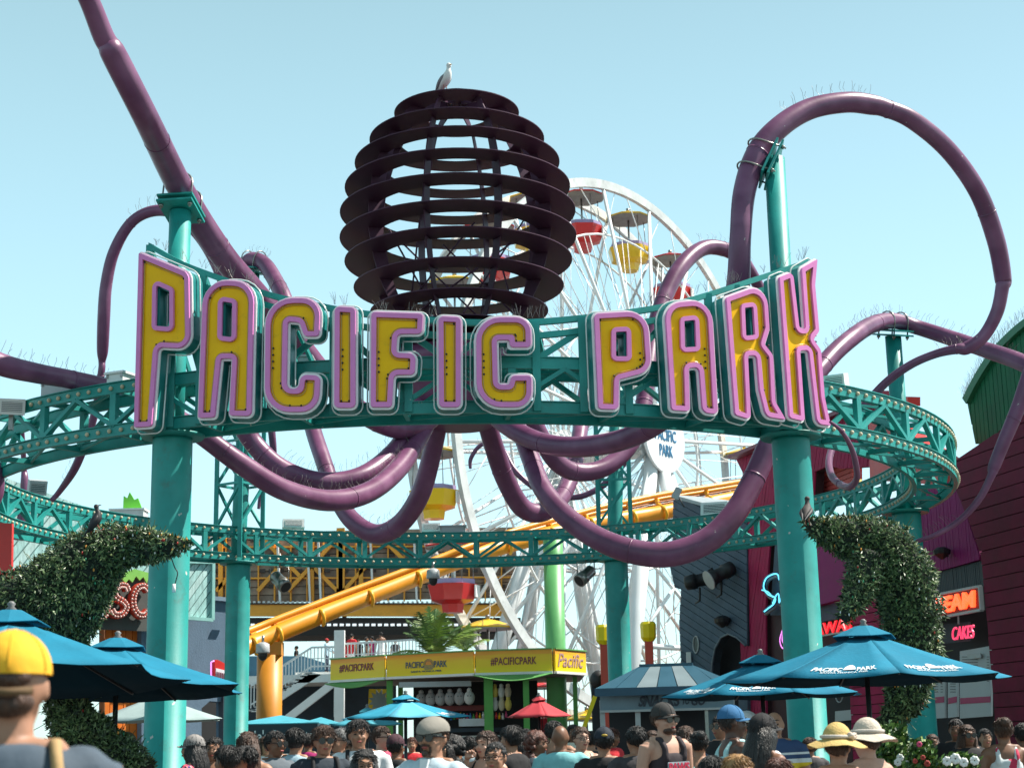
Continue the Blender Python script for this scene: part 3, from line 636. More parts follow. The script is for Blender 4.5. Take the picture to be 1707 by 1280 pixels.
# stair lattice tower beside the hub
# cabins
CABM={'red':mat('cabin_red',(.60,.018,.02),.3,0,.06,1,coat=.4),'yellow':mat('cabin_yellow',(.85,.52,.01),.3,0,.06,1,coat=.4)}
CANG=mat('canopy_underside_grey',(.28,.28,.25),.6,0,.2,3); LIL=mat('lilac_seat',(.35,.28,.48),.5)
def cabin_meshes():
    d={}
    def oct_(mb,prof,c=(0,0,0)): mb.lathe(c,prof,8,smooth=False); return mb
    d['tub']=oct_(MB(),[(.45,-3.1),(.5,-2.75),(.95,-2.6),(1.12,-1.95),(1.05,-1.93),(.9,-2.45)])
    d['seat']=oct_(MB(),[(1.0,-2.1),(1.0,-1.75),(.86,-1.72),(.8,-2.3)])
    d['canopy']=oct_(MB(),[(1.2,-.36),(1.22,-.30),(.5,-.05),(.1,.05)])
    d['canopy_lining']=oct_(MB(),[(1.17,-.40),(1.17,-.365)])
    mb=MB(); mb.tube([(0,0,-.3),(0,0,-2.6)],.05,8)
    for k in range(4): a=R(45+90*k); mb.tube([(.9*math.cos(a),.9*math.sin(a),-.4),(.98*math.cos(a),.98*math.sin(a),-1.95)],.022,5)
    d['post']=mb
    mb=MB(); mb.box((0,-1.1,-2.25),(.5,.06,.5)); d['door_panel']=mb
    mb=MB(); mb.tube([(0,0,.05),(0,0,.22)],.1,8); d['hanger']=mb
    return d
CM=cabin_meshes(); CMe={k:{c:v.mesh(k,{'tub':CABM[c],'seat':LIL,'canopy':CABM[c],'canopy_lining':CANG,'post':STEEL,'door_panel':WHITE,'hanger':STEEL}[k]) for c in('red','yellow')} for k,v in CM.items()}
where={0: 'yellow cabin right of the octopus head, just under the grey rim', 1: 'red cabin at the upper right edge of the octopus head', 2: 'yellow cabin behind the upper right head discs', 3: 'red cabin behind the middle of the octopus head', 4: 'yellow cabin behind the lower head discs', 5: 'red cabin behind the letters F and I', 6: 'yellow cabin hanging left of the two central tentacles, above the far ring', 7: 'red cabin in front of the orange beamed station', 8: 'yellow cabin whose canopy shows just above the kiosk sign', 9: 'red cabin low behind the kiosk', 10: 'yellow cabin low behind the red umbrella', 11: 'red cabin low behind the snack booth', 12: 'yellow cabin low behind the slate building', 13: 'red cabin behind the slate building, third from the bottom', 14: 'yellow cabin behind the slate building, fourth from the bottom', 15: 'red cabin behind the maroon gable', 16: 'yellow cabin just left of the maroon gable roof', 17: 'red cabin behind the letter R of the sign', 18: 'yellow cabin behind the big right tentacle', 19: 'red cabin behind the arching tentacle under the rim'}
colr={}
for k in range(20):
    a=pa+2*math.pi*k/20; c=wp(WR-.1,a,SEP/2)
    cl=colr.get(k,'yellow' if k%2==0 else 'red'); 
    if k in(8,): cl='yellow'
    t=tag(link('wheel_cabin',None,None,c),where[k],'gondola','cabins of the ferris wheel')
    for nm,d_ in CMe.items():
        o=link(nm,d_[cl],t,c,(0,0,WY+R(20)))
# ---------------------------------------------------------------- orange coaster track
ct=thing('coaster_track',P(450,1060,42),'orange steel roller coaster track climbing to the right with twin rails','roller coaster')
big=[(400,1082,41.5),(434,1068,42),(480,1048,42.5),(560,1015,43.5),(640,984,44.5),(720,952,45.5),(797,923,46.5),(867,903,47.5),(940,884,48.5),(1003,870,49.5),(1074,859,50.5),(1120,851,51),(1214,832,52.5),(1300,815,54)]
upr=[(400,1056,41.5),(434,1043,42),(469,1029,42.4),(560,994,43.5),(654,959,44.6),(738,927,45.6),(774,913,46),(849,887,47.2),(973,853,49),(1008,844,49.5),(1055,834,50.2),(1104,824,50.9),(1191,810,52),(1245,801,53),(1300,795,54)]
B_=[P(*p) for p in catmull(big,6)]; U_=[P(*p) for p in catmull(upr,6)]
part('spine_tube',MB().tube(B_,.235,20),ORNG,ct); part('running_rail',MB().tube(U_,.085,10),ORNG,ct)
part('running_rail',MB().tube([p+Vector((.1,1.0,.02)) for p in U_],.075,10),ORNG,ct)
BR=mat('brown_rail',(.28,.10,.03),.5,.2)
for dz_ in(.30,.42): part('brake_rail',MB().tube([p+Vector((0,.35,0))+Vector((0,0,-dz_*.6)) for p in U_],.03,6),BR,ct)
for i in range(4,len(B_),6):
    b=B_[i]; u=min(U_,key=lambda q:abs(q.x-b.x+.12)); 
    mb=MB(); pts=[u+Vector((0,0,.05)),u.lerp(b,.4)+Vector((-.03,.1,0)),b+Vector((.1,-.24,.1)),b+Vector((.16,-.26,-.1)),b+Vector((.12,-.1,-.26))]
    q=catmull([tuple(p) for p in pts],4); mb.tube([Vector(p) for p in q],[.05]*len(q),8); mb.beam(u,u+Vector((.1,1.0,.02)),.1,.08); mb.beam(b+Vector((.02,.2,.15)),u+Vector((.1,.95,0)),.12,.08); part('track_tie',mb,mat('track_yellow',(.85,.42,.02),.4),ct)
oc_=thing('coaster_support',P(449,1250,42)*1,'orange coaster support column with square cap','column'); c=P(449,1150,42.3)
part('shaft',MB().lathe((c.x,c.y,0),[(.33,0),(.33,P(449,1092,42.3).z)],24),mat('support_orange',(.62,.24,.02),.45,0,.1,1),oc_)
zc=P(449,1092,42.3).z; part('cap',MB().box((c.x+.02,c.y,zc+.16),(.62,.5,.34)),mat('support_orange',(.7,.3,.02)),oc_)
for px,Y,w_,y0,lab in((924,46,.50,893,'tall light green column carrying the coaster, behind the yellow kiosk'),):
    c=P(px,1000,Y); t=thing('coaster_support',(c.x,c.y,0),lab,'column'); z1=P(px,y0,Y).z
    part('shaft',MB().lathe((c.x,c.y,0),[(.28,0),(.28,z1-.6)],28),LGRN,t); part('collar',MB().lathe((c.x,c.y,0),[(.33,z1-.62),(.33,z1-.55),(.28,z1-.5),(.28,z1)],28),LGRN,t)
# ---------------------------------------------------------------- station building
pD=Pl((-14,58),(1,0))
pS=Pl((-20,78),(1,0))
st=thing('station',pS.px(600,1200),'orange framed coaster station with a planked wall and dark roof edge','building')
PLK=mat('grey_brown_planks',(.34,.26,.20),.8,0,.35,2,dirt=.3)
a0,z0=pS.uv(335,1000); a1,_=pS.uv(862,1000); 
rows=9
for i in range(rows):
    zz0=pS.uv(600,1001-i*13.2)[1]; zz1=pS.uv(600,1001-(i+1)*13.2+1.3)[1]
    part('plank',MB().poly([pS.w(a0,zz0),pS.w(a1+.05*rnd.random(),zz0),pS.w(a1,zz1),pS.w(a0,zz1)],Vector((0,.07,0))),PLK if i%3 else mat('dark_planks',(.24,.19,.155),.8,0,.3,2),st)
part('backing',MB().poly([pS.w(a0,z0,-.1),pS.w(a1,z0,-.1),pS.w(a1,pS.uv(600,884)[1],-.1),pS.w(a0,pS.uv(600,884)[1],-.1)],Vector((0,.1,0))),mat('dark_backing',(.10,.07,.05),.9),st)
SOR=mat('station_orange',(.85,.36,.03),.5,0,.15,1,dirt=.3)
def sb(ax,ay,bx_,by,w_,m=SOR,off=.25,nm='beam',d=.2):
    return part(nm,MB().beam(pS.px(ax,ay,off),pS.px(bx_,by,off),w_*1.3,d,(0,1,0)),m,st)
sb(395,1016,862,1016,.48,off=.3); sb(395,1006,862,1006,.05,off=.42,m=mat('dark_trim',(.04,.035,.03),.6))
for x in(368,520,568,602,1): 
    if x>1: sb(x,885,x,1003,.16)
sb(568,880,568,1000,.3)
for x in range(350,860,27): sb(x,886,x,1002,.05,off=.12,nm='batten')
for a,b,c_,d_ in((360,985,398,945),(512,935,566,988),(620,932,570,988),(470,940,430,985),(640,900,700,960),(780,900,720,960),(560,900,480,985),(430,890,500,960)): sb(a,b,c_,d_,.14)
for x in(352,462,512,530,617,690,755): sb(x,890,x+5,1003,.07,off=.5,m=WHITE,nm='white_pipe')
mb=MB()
for i in range(60):
    x=400+i*8; mb.box(pS.px(x,1003.5,.35),(.11,.1,.1))
part('bolt_row',mb,WHITE,st,kind='stuff')
for y in(912,938,964): sb(338,y,862,y-2,.06,off=.13,nm='purlin')
for k in range(34):
    for y in(900,925,951,977):
        if rnd.random()<.6: part('bolt_plate',MB().box(pS.px(345+k*15.4,y,.12),(.28,.05,.17)),mat('plate_dark',(.05,.04,.035),.6),st)
# dark underside band; boxes given a glow to paint light in gaps
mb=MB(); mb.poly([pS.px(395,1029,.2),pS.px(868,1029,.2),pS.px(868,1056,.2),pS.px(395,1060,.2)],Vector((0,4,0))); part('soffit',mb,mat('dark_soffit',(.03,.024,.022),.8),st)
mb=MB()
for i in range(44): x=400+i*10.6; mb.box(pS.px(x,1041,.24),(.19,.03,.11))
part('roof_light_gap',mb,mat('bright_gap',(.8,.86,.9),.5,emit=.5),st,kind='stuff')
for x in(566,): part('white_post',MB().box(pD.px(x,1122,.1)*1,(.36,.3,3.0)),WHITE,st)
part('dark_post',MB().box(pS.px(574,1100,-1.5),(.2,.2,5.)),mat('dark_post',(.06,.04,.04),.6),st)
# upper deck with railing and stairs
dk=thing('upper_deck',pD.px(640,1160),'white railed viewing deck with stairs beside the station','deck')
part('deck_beam',MB().poly([pD.px(395,1127),pD.px(650,1120),pD.px(650,1133),pD.px(395,1141)],Vector((0,3.2,0))),WHITE,dk)
part('deck_floor',MB().box(pD.px(680,1118,0)+Vector((0,1.7,0)),(8,3.2,.08)),WHITE,dk)
RW=mat('railing_white',(.74,.76,.76),.4)
def rail_run(x0,y0,x1,y1,h,n,off=0):
    mb=MB(); a=pD.px(x0,y0,off);b=pD.px(x1,y1,off); up_=Vector((0,0,h)); mb.beam(a+up_,b+up_,.07,.07); mb.beam(a+Vector((0,0,.12)),b+Vector((0,0,.12)),.05,.05)
    if abs(y1-y0)<9: mb.beam(a+up_*.5,b+up_*.5,.03,.03)
    part('handrail',mb,RW,dk); bal=MB().box((0,0,h/2),(.035,.035,h)).mesh('baluster',RW)
    for i in range(n): inst('baluster',bal,dk,a.lerp(b,i/(n-1)),(0,0,0))
rail_run(574,1110,705,1102,.78,24); rail_run(518,1116,560,1115,.78,8)
rail_run(418,1180,518,1117,.78,20)
part('stair_stringer',MB().poly([pD.px(418,1186),pD.px(520,1120),pD.px(535,1124),pD.px(440,1186)],Vector((0,.2,0))),WHITE,dk)
part('brace',MB().beam(pD.px(478,1198,.3),pD.px(556,1138,.3),.26,.2,(0,1,0)),WHITE,dk); part('post',MB().box(pD.px(566,1175,.3),(.34,.3,2.4)),WHITE,dk)
mb=MB()
for i in range(12): x=424+i*8.5; mb.box(pD.px(x,1184-i*5.6,-.5),(.24,1,.05))
part('stair_tread',mb,GREYB,dk)
pW=Pl((-14,61.5),(1,0)); ww=thing('screen_wall',pW.px(540,1200),'dark slate wall below the viewing deck','wall')
part('panel',MB().poly([pW.px(405,1135),pW.px(660,1135),pW.px(660,1256),pW.px(405,1256)],Vector((0,.2,0))),NAVY,ww)
part('upper_panel',MB().poly([pW.px(395,1093),pW.px(505,1093),pW.px(560,1110),pW.px(560,1134),pW.px(395,1134)],Vector((0,.25,0))),mat('sea_blue_panel',(.04,.13,.2),.6),ww)
# ---------------------------------------------------------------- palms
def palm(px,py,Y,h,n,label,seed):
    r=random.Random(seed); c=P(px,py,Y); t=thing('palm_tree',(c.x,c.y,0),label,'palm tree','palms by the deck')
    mb=MB(); mb.tube([Vector((c.x,c.y,0)),Vector((c.x+.1,c.y,c.z*.5)),Vector((c.x,c.y,c.z))],[.22,.17,.14],12); part('trunk',mb,mat('palm_bark',(.16,.11,.07),.9,0,.3,4,bump=1,bscale=8),t)
    for k in range(n):
        az=2*math.pi*k/n+r.uniform(-.2,.2); el=r.uniform(.45,1.5); L=h*r.uniform(.8,1.15); d=Vector((math.cos(az),math.sin(az),0)); pts=[]
        for i in range(9):
            s=i/8; pts.append(Vector((c.x,c.y,c.z))+d*L*s*math.cos(el)+Vector((0,0,L*(s*math.sin(el)-.42*s**2.4*(1.25-.6*math.sin(el))))))
        mb=MB(); mb.tube(pts,[.03*(1-i/9)+.006 for i in range(9)],4)
        for i in range(34):
            s=.12+.86*i/33; j=min(7,int(s*8)); p=pts[j].lerp(pts[j+1],s*8-j); tn=(pts[j+1]-pts[j]).normalized(); sd=tn.cross(Vector((0,0,1))).normalized()
            ll=L*.30*math.sin(math.pi*min(.95,s*.8+.18))
            for q in(-1,1):
                e=p+sd*q*ll*.8+tn*ll*.55+Vector((0,0,-ll*.35*r.uniform(.5,1.4))); w_=tn*.022
                mb.add([p-w_,p+w_,e],[(0,1,2)])
        part('frond',mb,mat('palm_leaf',(.20,.30,.05),.45,0,.4,2) if k%2 else mat('palm_leaf_dark',(.08,.15,.04),.45,0,.4,2),t,recalc=False)
palm(722,1096,52,2.0,18,'large feathery palm crown rising behind the yellow kiosk sign',3)
palm(775,1085,60,1.3,14,'smaller dark palm right of the large one',5)
# ---------------------------------------------------------------- prize kiosk
ks=thing('prize_kiosk',P(780,1250,45),'prize kiosk with yellow wraparound hashtag sign and green posts','kiosk')
def yelsign():
    if 'sunset_yellow_print' in MATS: return MATS['sunset_yellow_print']
    m=mat('sunset_yellow_print',(.80,.55,.01),.45,0,.02,1); n=m.node_tree.nodes;l=m.node_tree.links
    tc=n.new('ShaderNodeTexCoord'); sx=n.new('ShaderNodeSeparateXYZ'); l.new(tc.outputs['Object'],sx.inputs[0])
    mr=n.new('ShaderNodeMapRange'); mr.inputs[1].default_value=3.55; mr.inputs[2].default_value=4.3; l.new(sx.outputs[2],mr.inputs[0])
    no=n.new('ShaderNodeTexNoise'); no.inputs['Scale'].default_value=1.2; mp=n.new('ShaderNodeMapping'); mp.inputs['Scale'].default_value=(.5,.5,9); l.new(tc.outputs['Object'],mp.inputs[0]); l.new(mp.outputs[0],no.inputs[0])
    ad=n.new('ShaderNodeMath'); ad.operation='MULTIPLY_ADD'; ad.inputs[1].default_value=.45; l.new(no.outputs[0],ad.inputs[0]); l.new(mr.outputs[0],ad.inputs[2])
    cr=n.new('ShaderNodeValToRGB'); e=cr.color_ramp.elements; e[0].position=.3;e[0].color=(.88,.70,.01,1);e[1].position=1.25 if False else 1.0;e[1].color=(.95,.38,.04,1)
    x=cr.color_ramp.elements.new(.8); x.color=(.95,.60,.03,1)
    l.new(ad.outputs[0],cr.inputs[0]); l.new(cr.outputs[0],n['Principled BSDF'].inputs['Base Color']); return m
YS=yelsign(); MRN=mat('maroon_print',(.22,.03,.06),.5); BLP=mat('navy_print',(.02,.08,.2),.5)
faces=[((553,1106,1137),(644,1098,1130),46.6,45.2),((646,1098,1130),(792,1093,1127),45.2,44.0),((793,1093,1127),(922,1092,1125),44.0,43.7),((923,1092,1125),(975,1104,1140),43.7,45.2)]
KP=[]
for i,((xa,ta,ba),(xb,tb,bb),Ya,Yb) in enumerate(faces):
    A=P(xa,ba,Ya);B=P(xb,bb,Yb);At=P(xa,ta,Ya);Bt=P(xb,tb,Yb); zb_=(A.z+B.z)/2; zt_=(At.z+Bt.z)/2; zb_,zt_=3.60,4.17
    pl=Pl((A.x,A.y),(B.x-A.x,B.y-A.y)); L=math.hypot(B.x-A.x,B.y-A.y); KP.append((pl,L))
    part('sign_panel',MB().poly([pl.w(0.01,zb_),pl.w(L-.01,zb_),pl.w(L-.01,zt_),pl.w(0.01,zt_)],pl.n*.06),YS,ks)
    part('sign_trim',MB().poly([pl.w(0,zb_-.07),pl.w(L,zb_-.07),pl.w(L,zb_-.003),pl.w(0,zb_-.003)],pl.n*.1),WHITE,ks)
    part('sign_trim',MB().beam(pl.w(0,zt_+.02,.04),pl.w(L,zt_+.02,.04),.1,.035),mat('green_trim',(.15,.4,.12),.5),ks)
    def T(s,u0,v0,w_,h_,m,**k): part('lettering',text_mb(s,lambda u,v,t:pl.w(u0+u,zb_+v0+v,.063+t),w_,h_,thick=.012,**k),m,ks)
    if i==0: T('#PACIFICPARK',.38,.19,L-.8,.22,MRN,bold=.012)
    if i==2: T('#PACIFICPARK',.42,.17,L-.85,.22,MRN,bold=.012)
    if i==1:
        T('PACIFIC',.62,.2,.55,.17,BLP,bold=.01); T('PARK',1.5,.2,.4,.17,BLP,bold=.01); T('SANTA MONICA PIER',.78,.08,.95,.05,BLP)
        mb=MB(); 
        for r_ in(.15,.115,): 
            mb.tube([pl.w(1.33+r_*math.cos(R(a)),zb_+.27+r_*math.sin(R(a)),.066) for a in range(0,181,15)],.007,5)
        for q in range(5): mb.beam(pl.w(1.33-.19+.015*q,zb_+.255-.025*q,.066),pl.w(1.33+.19-.015*q,zb_+.255-.025*q,.066),.006,.011)
        part('sun_logo',mb,BLP,ks); part('sun_disc',MB().poly([pl.w(1.33+.11*math.cos(R(a)),zb_+.27+.11*math.sin(R(a)),.061) for a in range(0,181,15)],pl.n*.004),mat('sun_print',(.75,.30,.05),.5),ks)
    if i==3: T('Pacific',.12,.12,L-.3,.36,mat('violet_print',(.45,.28,.25),.5),bold=.01,shear=.3)
A,B=KP[0][0].w(0,0),KP[3][0].w(KP[3][1],0)
fl=[KP[0][0].w(0,0),KP[1][0].w(0,0),KP[2][0].w(0,0),KP[3][0].w(0,0),KP[3][0].w(KP[3][1],0)]; back=[Vector((B.x,49,0)),Vector((A.x,49,0))]
part('roof',MB().poly([p+Vector((0,.1,4.0)) for p in fl+back],Vector((0,0,.12))),mat('kiosk_roof',(.3,.33,.33),.6),ks)
part('soffit',MB().poly([p+Vector((0,.1,3.52)) for p in fl+back],Vector((0,0,.05))),mat('kiosk_soffit',(.2,.16,.15),.7),ks)
for x,Y,w_ in((650,45.4,.17),(815,44.4,.24),(878,43.9,.16),(668,48,.14),(960,45.4,.12)):
    c=P(x,1200,Y); part('post',MB().box((c.x,c.y,1.76),(w_,w_,3.5)),GRN,ks)
# swooping green awnings
for i in(0,2):
    pl,L=KP[i]; vs=[];fs=[];n=14
    for k in range(n+1):
        u=L*k/n; s=math.sin(math.pi*k/n); vs+=[pl.w(u,3.53,.05),pl.w(u,3.53-.02-.16*s,.28)]
    for k in range(n): fs.append((2*k,2*k+2,2*k+3,2*k+1))
    o=part('awning',MB().add(vs,fs),mat('awning_green',(.12,.36,.10),.6),ks); sd=o.modifiers.new('s','SOLIDIFY'); sd.thickness=.02
# hanging plush row, counters, shelves
pl,L=KP[1]
part('light_valance',MB().box(pl.w(L*.5,3.36,-.25),(L*.72,.3,.14)),mat('valance_grey',(.4,.45,.48),.5),ks)
for k in range(6):
    c=pl.w(.72+k*.30,2.98,-.6); t=tag(link('hanging_prize',None,None,c),['first from the left','second from the left','third from the left','fourth from the left','fifth from the left','rightmost and brightest'][k]+' pale plush prize hanging in the kiosk row','prize','plush prizes hanging in the kiosk')
    m_=mat('plush_white',(.55,.54,.52),.9) if k==5 else mat('plush_grey',(.36,.34,.34),.9)
    part('body',MB().ell(c,(.15,.12,.19),12).ell(c+Vector((0,0,.2)),(.07,.06,.07),8),m_,t); part('eye',MB().ell(c+Vector((-.04,-.11,.05)),(.015,.01,.02),6).ell(c+Vector((.04,-.11,.05)),(.015,.01,.02),6),BLACK,t)
PLY=[mat('plush_cream',(.5,.42,.3),.9),mat('plush_yellow',(.6,.45,.1),.9),mat('plush_white',(.55,.54,.52))]
pl2,L2_=KP[2]
for k in range(9):
    c=pl2.w(.25+(k%4)*.18,3.1-.33*(k//4),-.5); t=tag(link('hanging_prize',None,None,c),['cream','yellow','white'][k%3]+' plush prize in the bunch hung between the green posts, '+['top','middle','bottom'][k//4]+' row, place '+['one','two','three','four'][k%4],'prize','bunch of plush prizes between the posts')
    part('body',MB().ell(c,(.09,.09,.17),10).ell(c+Vector((0,0,.17)),(.06,.06,.06),8),PLY[k%3],t)
part('back_wall',MB().box(pl.w(L/2,1.75,-2.6),(L*1.3,.1,3.5)),DARK,ks)
part('counter',MB().box(pl.w(L*.7,.55,-.7),(L*1.0,.5,1.1)),STEEL,ks)
for k in range(3):
    c=pl.w(1.55+k*.55,1.72,-1.2); mb=MB(); mb.box(c+Vector((0,0,.24)),(.5,.04,.04)); mb.box(c-Vector((0,0,.24)),(.5,.04,.04)); mb.box(c+Vector((.24,0,0)),(.04,.04,.44)); mb.box(c-Vector((.24,0,0)),(.04,.04,.44)); part('window_frame',mb,WHITE,ks)
part('shelf',MB().box(pl.w(2.2,2.13,-1.1),(1.6,.3,.1)),NAVY,ks); part('white_tray',MB().box(pl.w(2.1,2.33,-1.0),(.75,.25,.2)),mat('tray',(.6,.62,.66),.5),ks)
part('red_rail',MB().box(pl.w(1.6,2.72,-.9),(2.2,.2,.14)),mat('dark_red',(.16,.02,.02),.6),ks)
BC=[RED,YEL,WHITE,mat('pink_pot',(.6,.05,.2),.5),mat('blue_pot',(.05,.2,.5),.5),GRN]
for k in range(22):
    c=pl.w(.95+k*.1,2.5+rnd.uniform(-.03,.03),-1.15); t=MB().lathe((c.x,c.y,c.z),[(.03,-.08),(.035,.0),(.014,.05),(.014,.09)],8); one('bottle',t,BC[k%6],['red','yellow','white','pink','blue','green'][k%6]+' bottle on the kiosk shelf, '+['far left','left','middle','right'][min(3,k//6)]+' part','bottle','bottles on the kiosk shelf')
yb=Pl((0,49.5),(1,0))
bl_=thing('game_booth',yb.px(860,1250),'yellow and red game booth wall behind the kiosk posts','booth')
part('yellow_gable',MB().poly([yb.px(800,1195),yb.px(822,1150),yb.px(848,1140),yb.px(905,1172),yb.px(905,1195)],Vector((0,.3,0))),mat('booth_yellow',(.8,.5,.01),.5),bl_)
part('red_wall',MB().poly([yb.px(800,1196),yb.px(935,1196),yb.px(935,1262),yb.px(800,1262)],Vector((0,.4,0))),mat('booth_red',(.6,.02,.05),.5,0,.08,1),bl_)
for x in range(860,935,9): part('batten',MB().box(yb.px(x,1228,.02),(.03,.03,1.2)),mat('dark_red',(.16,.02,.02)),bl_)
part('price_board',MB().poly([yb.px(828,1193,.1),yb.px(856,1193,.1),yb.px(856,1230,.1),yb.px(828,1230,.1)],Vector((0,.1,0))),mat('board_white',(.55,.6,.66),.5),bl_); part('board_frame',MB().poly([yb.px(824,1190,.05),yb.px(860,1190,.05),yb.px(860,1240,.05),yb.px(824,1240,.05)],Vector((0,.1,0))),mat('board_blue',(.03,.08,.2),.5),bl_)
part('black_spot',MB().ell(yb.px(845,1165,.1),(.22,.05,.25),14).ell(yb.px(832,1168,.1),(.12,.05,.12),10),BLACK,bl_)
one('comic_sign',MB().poly([yb.px(615,1148),yb.px(650,1148),yb.px(650,1192),yb.px(613,1192)],Vector((0,.1,0))),mat('sign_yellow',(.75,.48,.02),.5),'square yellow sign with a grey starburst behind the blue umbrella','sign')
c=yb.px(632,1168,.12); mb=MB(); st_=[]
for k in range(24): a=2*math.pi*k/24; r_=.33 if k%2 else .2; st_.append(c+Vector((r_*math.cos(a),0,r_*math.sin(a)*1.1)))
one('starburst_board',mb.poly(st_,Vector((0,-.04,0))),mat('starburst_grey',(.3,.36,.36),.5),'grey starburst cut-out fixed to the yellow sign','sign')
# ---------------------------------------------------------------- snack booth
sn=thing('snack_booth',P(1110,1250,30),'snack booth with striped blue and grey hipped roof','booth')
pN=PlP(1052,30,1216,29.6); u0,_=pN.uv(1000,1160); u1,_=pN.uv(1222,1160)
ze=P(1100,1150,30).z; 
Lf,Rt=pN.uv(990,1150)[0],pN.uv(1215,1150)[0]; zr=pN.uv(1100,1113,-.9)[1]; t0,t1=pN.uv(1066,1113,-.9)[0],pN.uv(1155,1113,-.9)[0]
ze=pN.uv(1100,1148,.35)[1]; e0,e1=pN.uv(992,1148,.35)[0],pN.uv(1235,1148,.35)[0]
n=7; ST1=mat('booth_roof_blue',(.022,.085,.13),.45,0,.1,2); ST2=mat('booth_roof_grey',(.17,.22,.24),.5,0,.1,2)
eb=[e0+(e1-e0)*k/n for k in range(n+1)]; tb_=[t0+(t1-t0)*max(0,min(1,(k-1)/(n-2))) for k in range(n+1)]
for k in range(n):
    vs=[pN.w(eb[k]+.01,ze,.35),pN.w(eb[k+1]-.01,ze,.35),pN.w(tb_[k+1]-.005,zr,-.9),pN.w(tb_[k]+.005,zr,-.9)]
    part('roof_panel',MB().poly(vs,Vector((0,0,.04))) if k not in(0,n-1) else MB().poly([vs[0],vs[1],vs[2]],Vector((0,0,.04))),ST2 if k in(2,4) else ST1,sn)
vs=[pN.w(e0,ze,.35),pN.w(e0-.1,ze,-2.4),pN.w(t0,zr,-1.5),pN.w(t0,zr,-.9)]; part('roof_panel',MB().poly(vs,Vector((0,0,.04))),mat('booth_roof_light',(.12,.25,.32),.5),sn)
part('roof_back',MB().poly([pN.w(e0,ze,-2.4),pN.w(e1,ze,-2.4),pN.w(t1,zr,-1.5),pN.w(t0,zr,-1.5)],Vector((0,0,.04))),ST1,sn)
part('ridge_cap',MB().beam(pN.w(t0,zr+.05,-.92),pN.w(t1,zr+.05,-.92),.1,.06),ST1,sn)
part('fascia',MB().beam(pN.w(e0,ze-.03,.37),pN.w(e1,ze-.03,.37),.06,.14),mat('fascia_blue',(.02,.07,.12),.5),sn)
part('sign_box',MB().poly([pN.w(u0,pN.uv(1100,1181)[1]),pN.w(u1,pN.uv(1100,1181)[1]),pN.w(u1,pN.uv(1100,1155)[1]),pN.w(u0,pN.uv(1100,1155)[1])],-pN.n*.25),mat('sign_blue_grey',(.16,.23,.28),.5),sn)
part('sign_trim',MB().beam(pN.w(u0,pN.uv(1100,1183)[1],.02),pN.w(u1,pN.uv(1100,1183)[1],.02),.08,.04),GREYB,sn)
SL=mat('sign_navy',(.012,.02,.04),.4)
part('lettering',quad_text('SNACKS',pN,(1064,1177.5),(1133,1176.5),(1066,1159),.004,thick=.02,bold=.04,shear=.15),SL,sn)
part('lettering',quad_text('TO',pN,(1137,1174),(1149,1173.5),(1138,1161),.004,thick=.02,bold=.01,shear=.15),SL,sn)
part('lettering',quad_text('GO',pN,(1152,1175.5),(1176,1175),(1153,1158.5),.004,thick=.02,bold=.04,shear=.15),SL,sn)
part('back_wall',MB().poly([pN.w(u0,0,-.9),pN.w(u1,0,-.9),pN.w(u1,2.6,-.9),pN.w(u0,2.6,-.9)],-pN.n*.1),DARK,sn)
part('counter',MB().poly([pN.w(u0,0,-.05),pN.w(u1,0,-.05),pN.w(u1,1.1,-.05),pN.w(u0,1.1,-.05)],-pN.n*.5),NAVY,sn)
for x in(1003,1062,1178,1220): part('post',MB().box(pN.w(pN.uv(x,1200)[0],1.25,-.1),(.09,.09,2.3)),GREYB if x!=1178 else STEEL,sn)
part('side_wall',MB().poly([pN.w(pN.uv(1180,1200)[0],0,-.06),pN.w(u1,0,-.06),pN.w(u1,2.35,-.06),pN.w(pN.uv(1180,1200)[0],2.35,-.06)],-pN.n*.08),mat('booth_side',(.05,.08,.1),.5),sn)
for k in range(16):
    c=pN.w(u0+.75+.11*k,1.16+.06*(k%3),-.2); one('snack_packet',MB().box(c,(.07,.05,.12)),BC[k%6],['red','yellow','white','pink','blue','green'][k%6]+' packet on the snack booth counter, '+['left end','left of the middle','right of the middle','right end'][k//4],'snack packet','packets on the snack booth counter')
# ---------------------------------------------------------------- hammer ride posts with yellow heads
for x0,Y,yt,yb_,lab in((1006,40,1041,1071,'nearer left of the teal column'),(1080,41,1036,1066,'right of the teal column, above the snack booth')):
    c=P(x0,yt,Y); zt_=c.z; zm_=P(x0,yb_,Y).z; t=thing('ride_mast',(c.x,c.y,0),'red mast with yellow head, '+lab,'ride mast','red ride masts with yellow heads')
    mb=MB(); h=zt_-zm_; mb.lathe((c.x,c.y,zm_),[(.12,-.05),(.19,.05),(.2,h*.85),(.16,h)],8,smooth=False); part('head',mb,mat('mast_yellow',(.9,.70,.0),.4,0,.04,1),t)
    part('shaft',MB().box((c.x,c.y,zm_/2),(.2,.2,zm_)),mat('mast_red',(.60,.07,.04),.4,0,.08,1),t)
c=P(1000,1150,40.5); t=thing('chain_ride',c,'navy steel ride frame with black hub and yellow chain guard beside the booth','ride frame')
part('pillar',MB().box((c.x-.1,c.y,1.6),(.22,.25,3.2)),NAVY,t); part('hub',MB().ell(P(998,1133,40.4),(.22,.2,.24),14),BLACK,t); part('yellow_hub',MB().tube([P(1003,1131,40.2),P(1022,1130,40.2)],.15,14),mat('mast_yellow',(.9,.7,0)),t)
part('chain_guard',MB().beam(P(992,1160,40),P(970,1222,40),.1,.1,(0,1,0)),mat('mast_yellow',(.9,.7,0)),t)
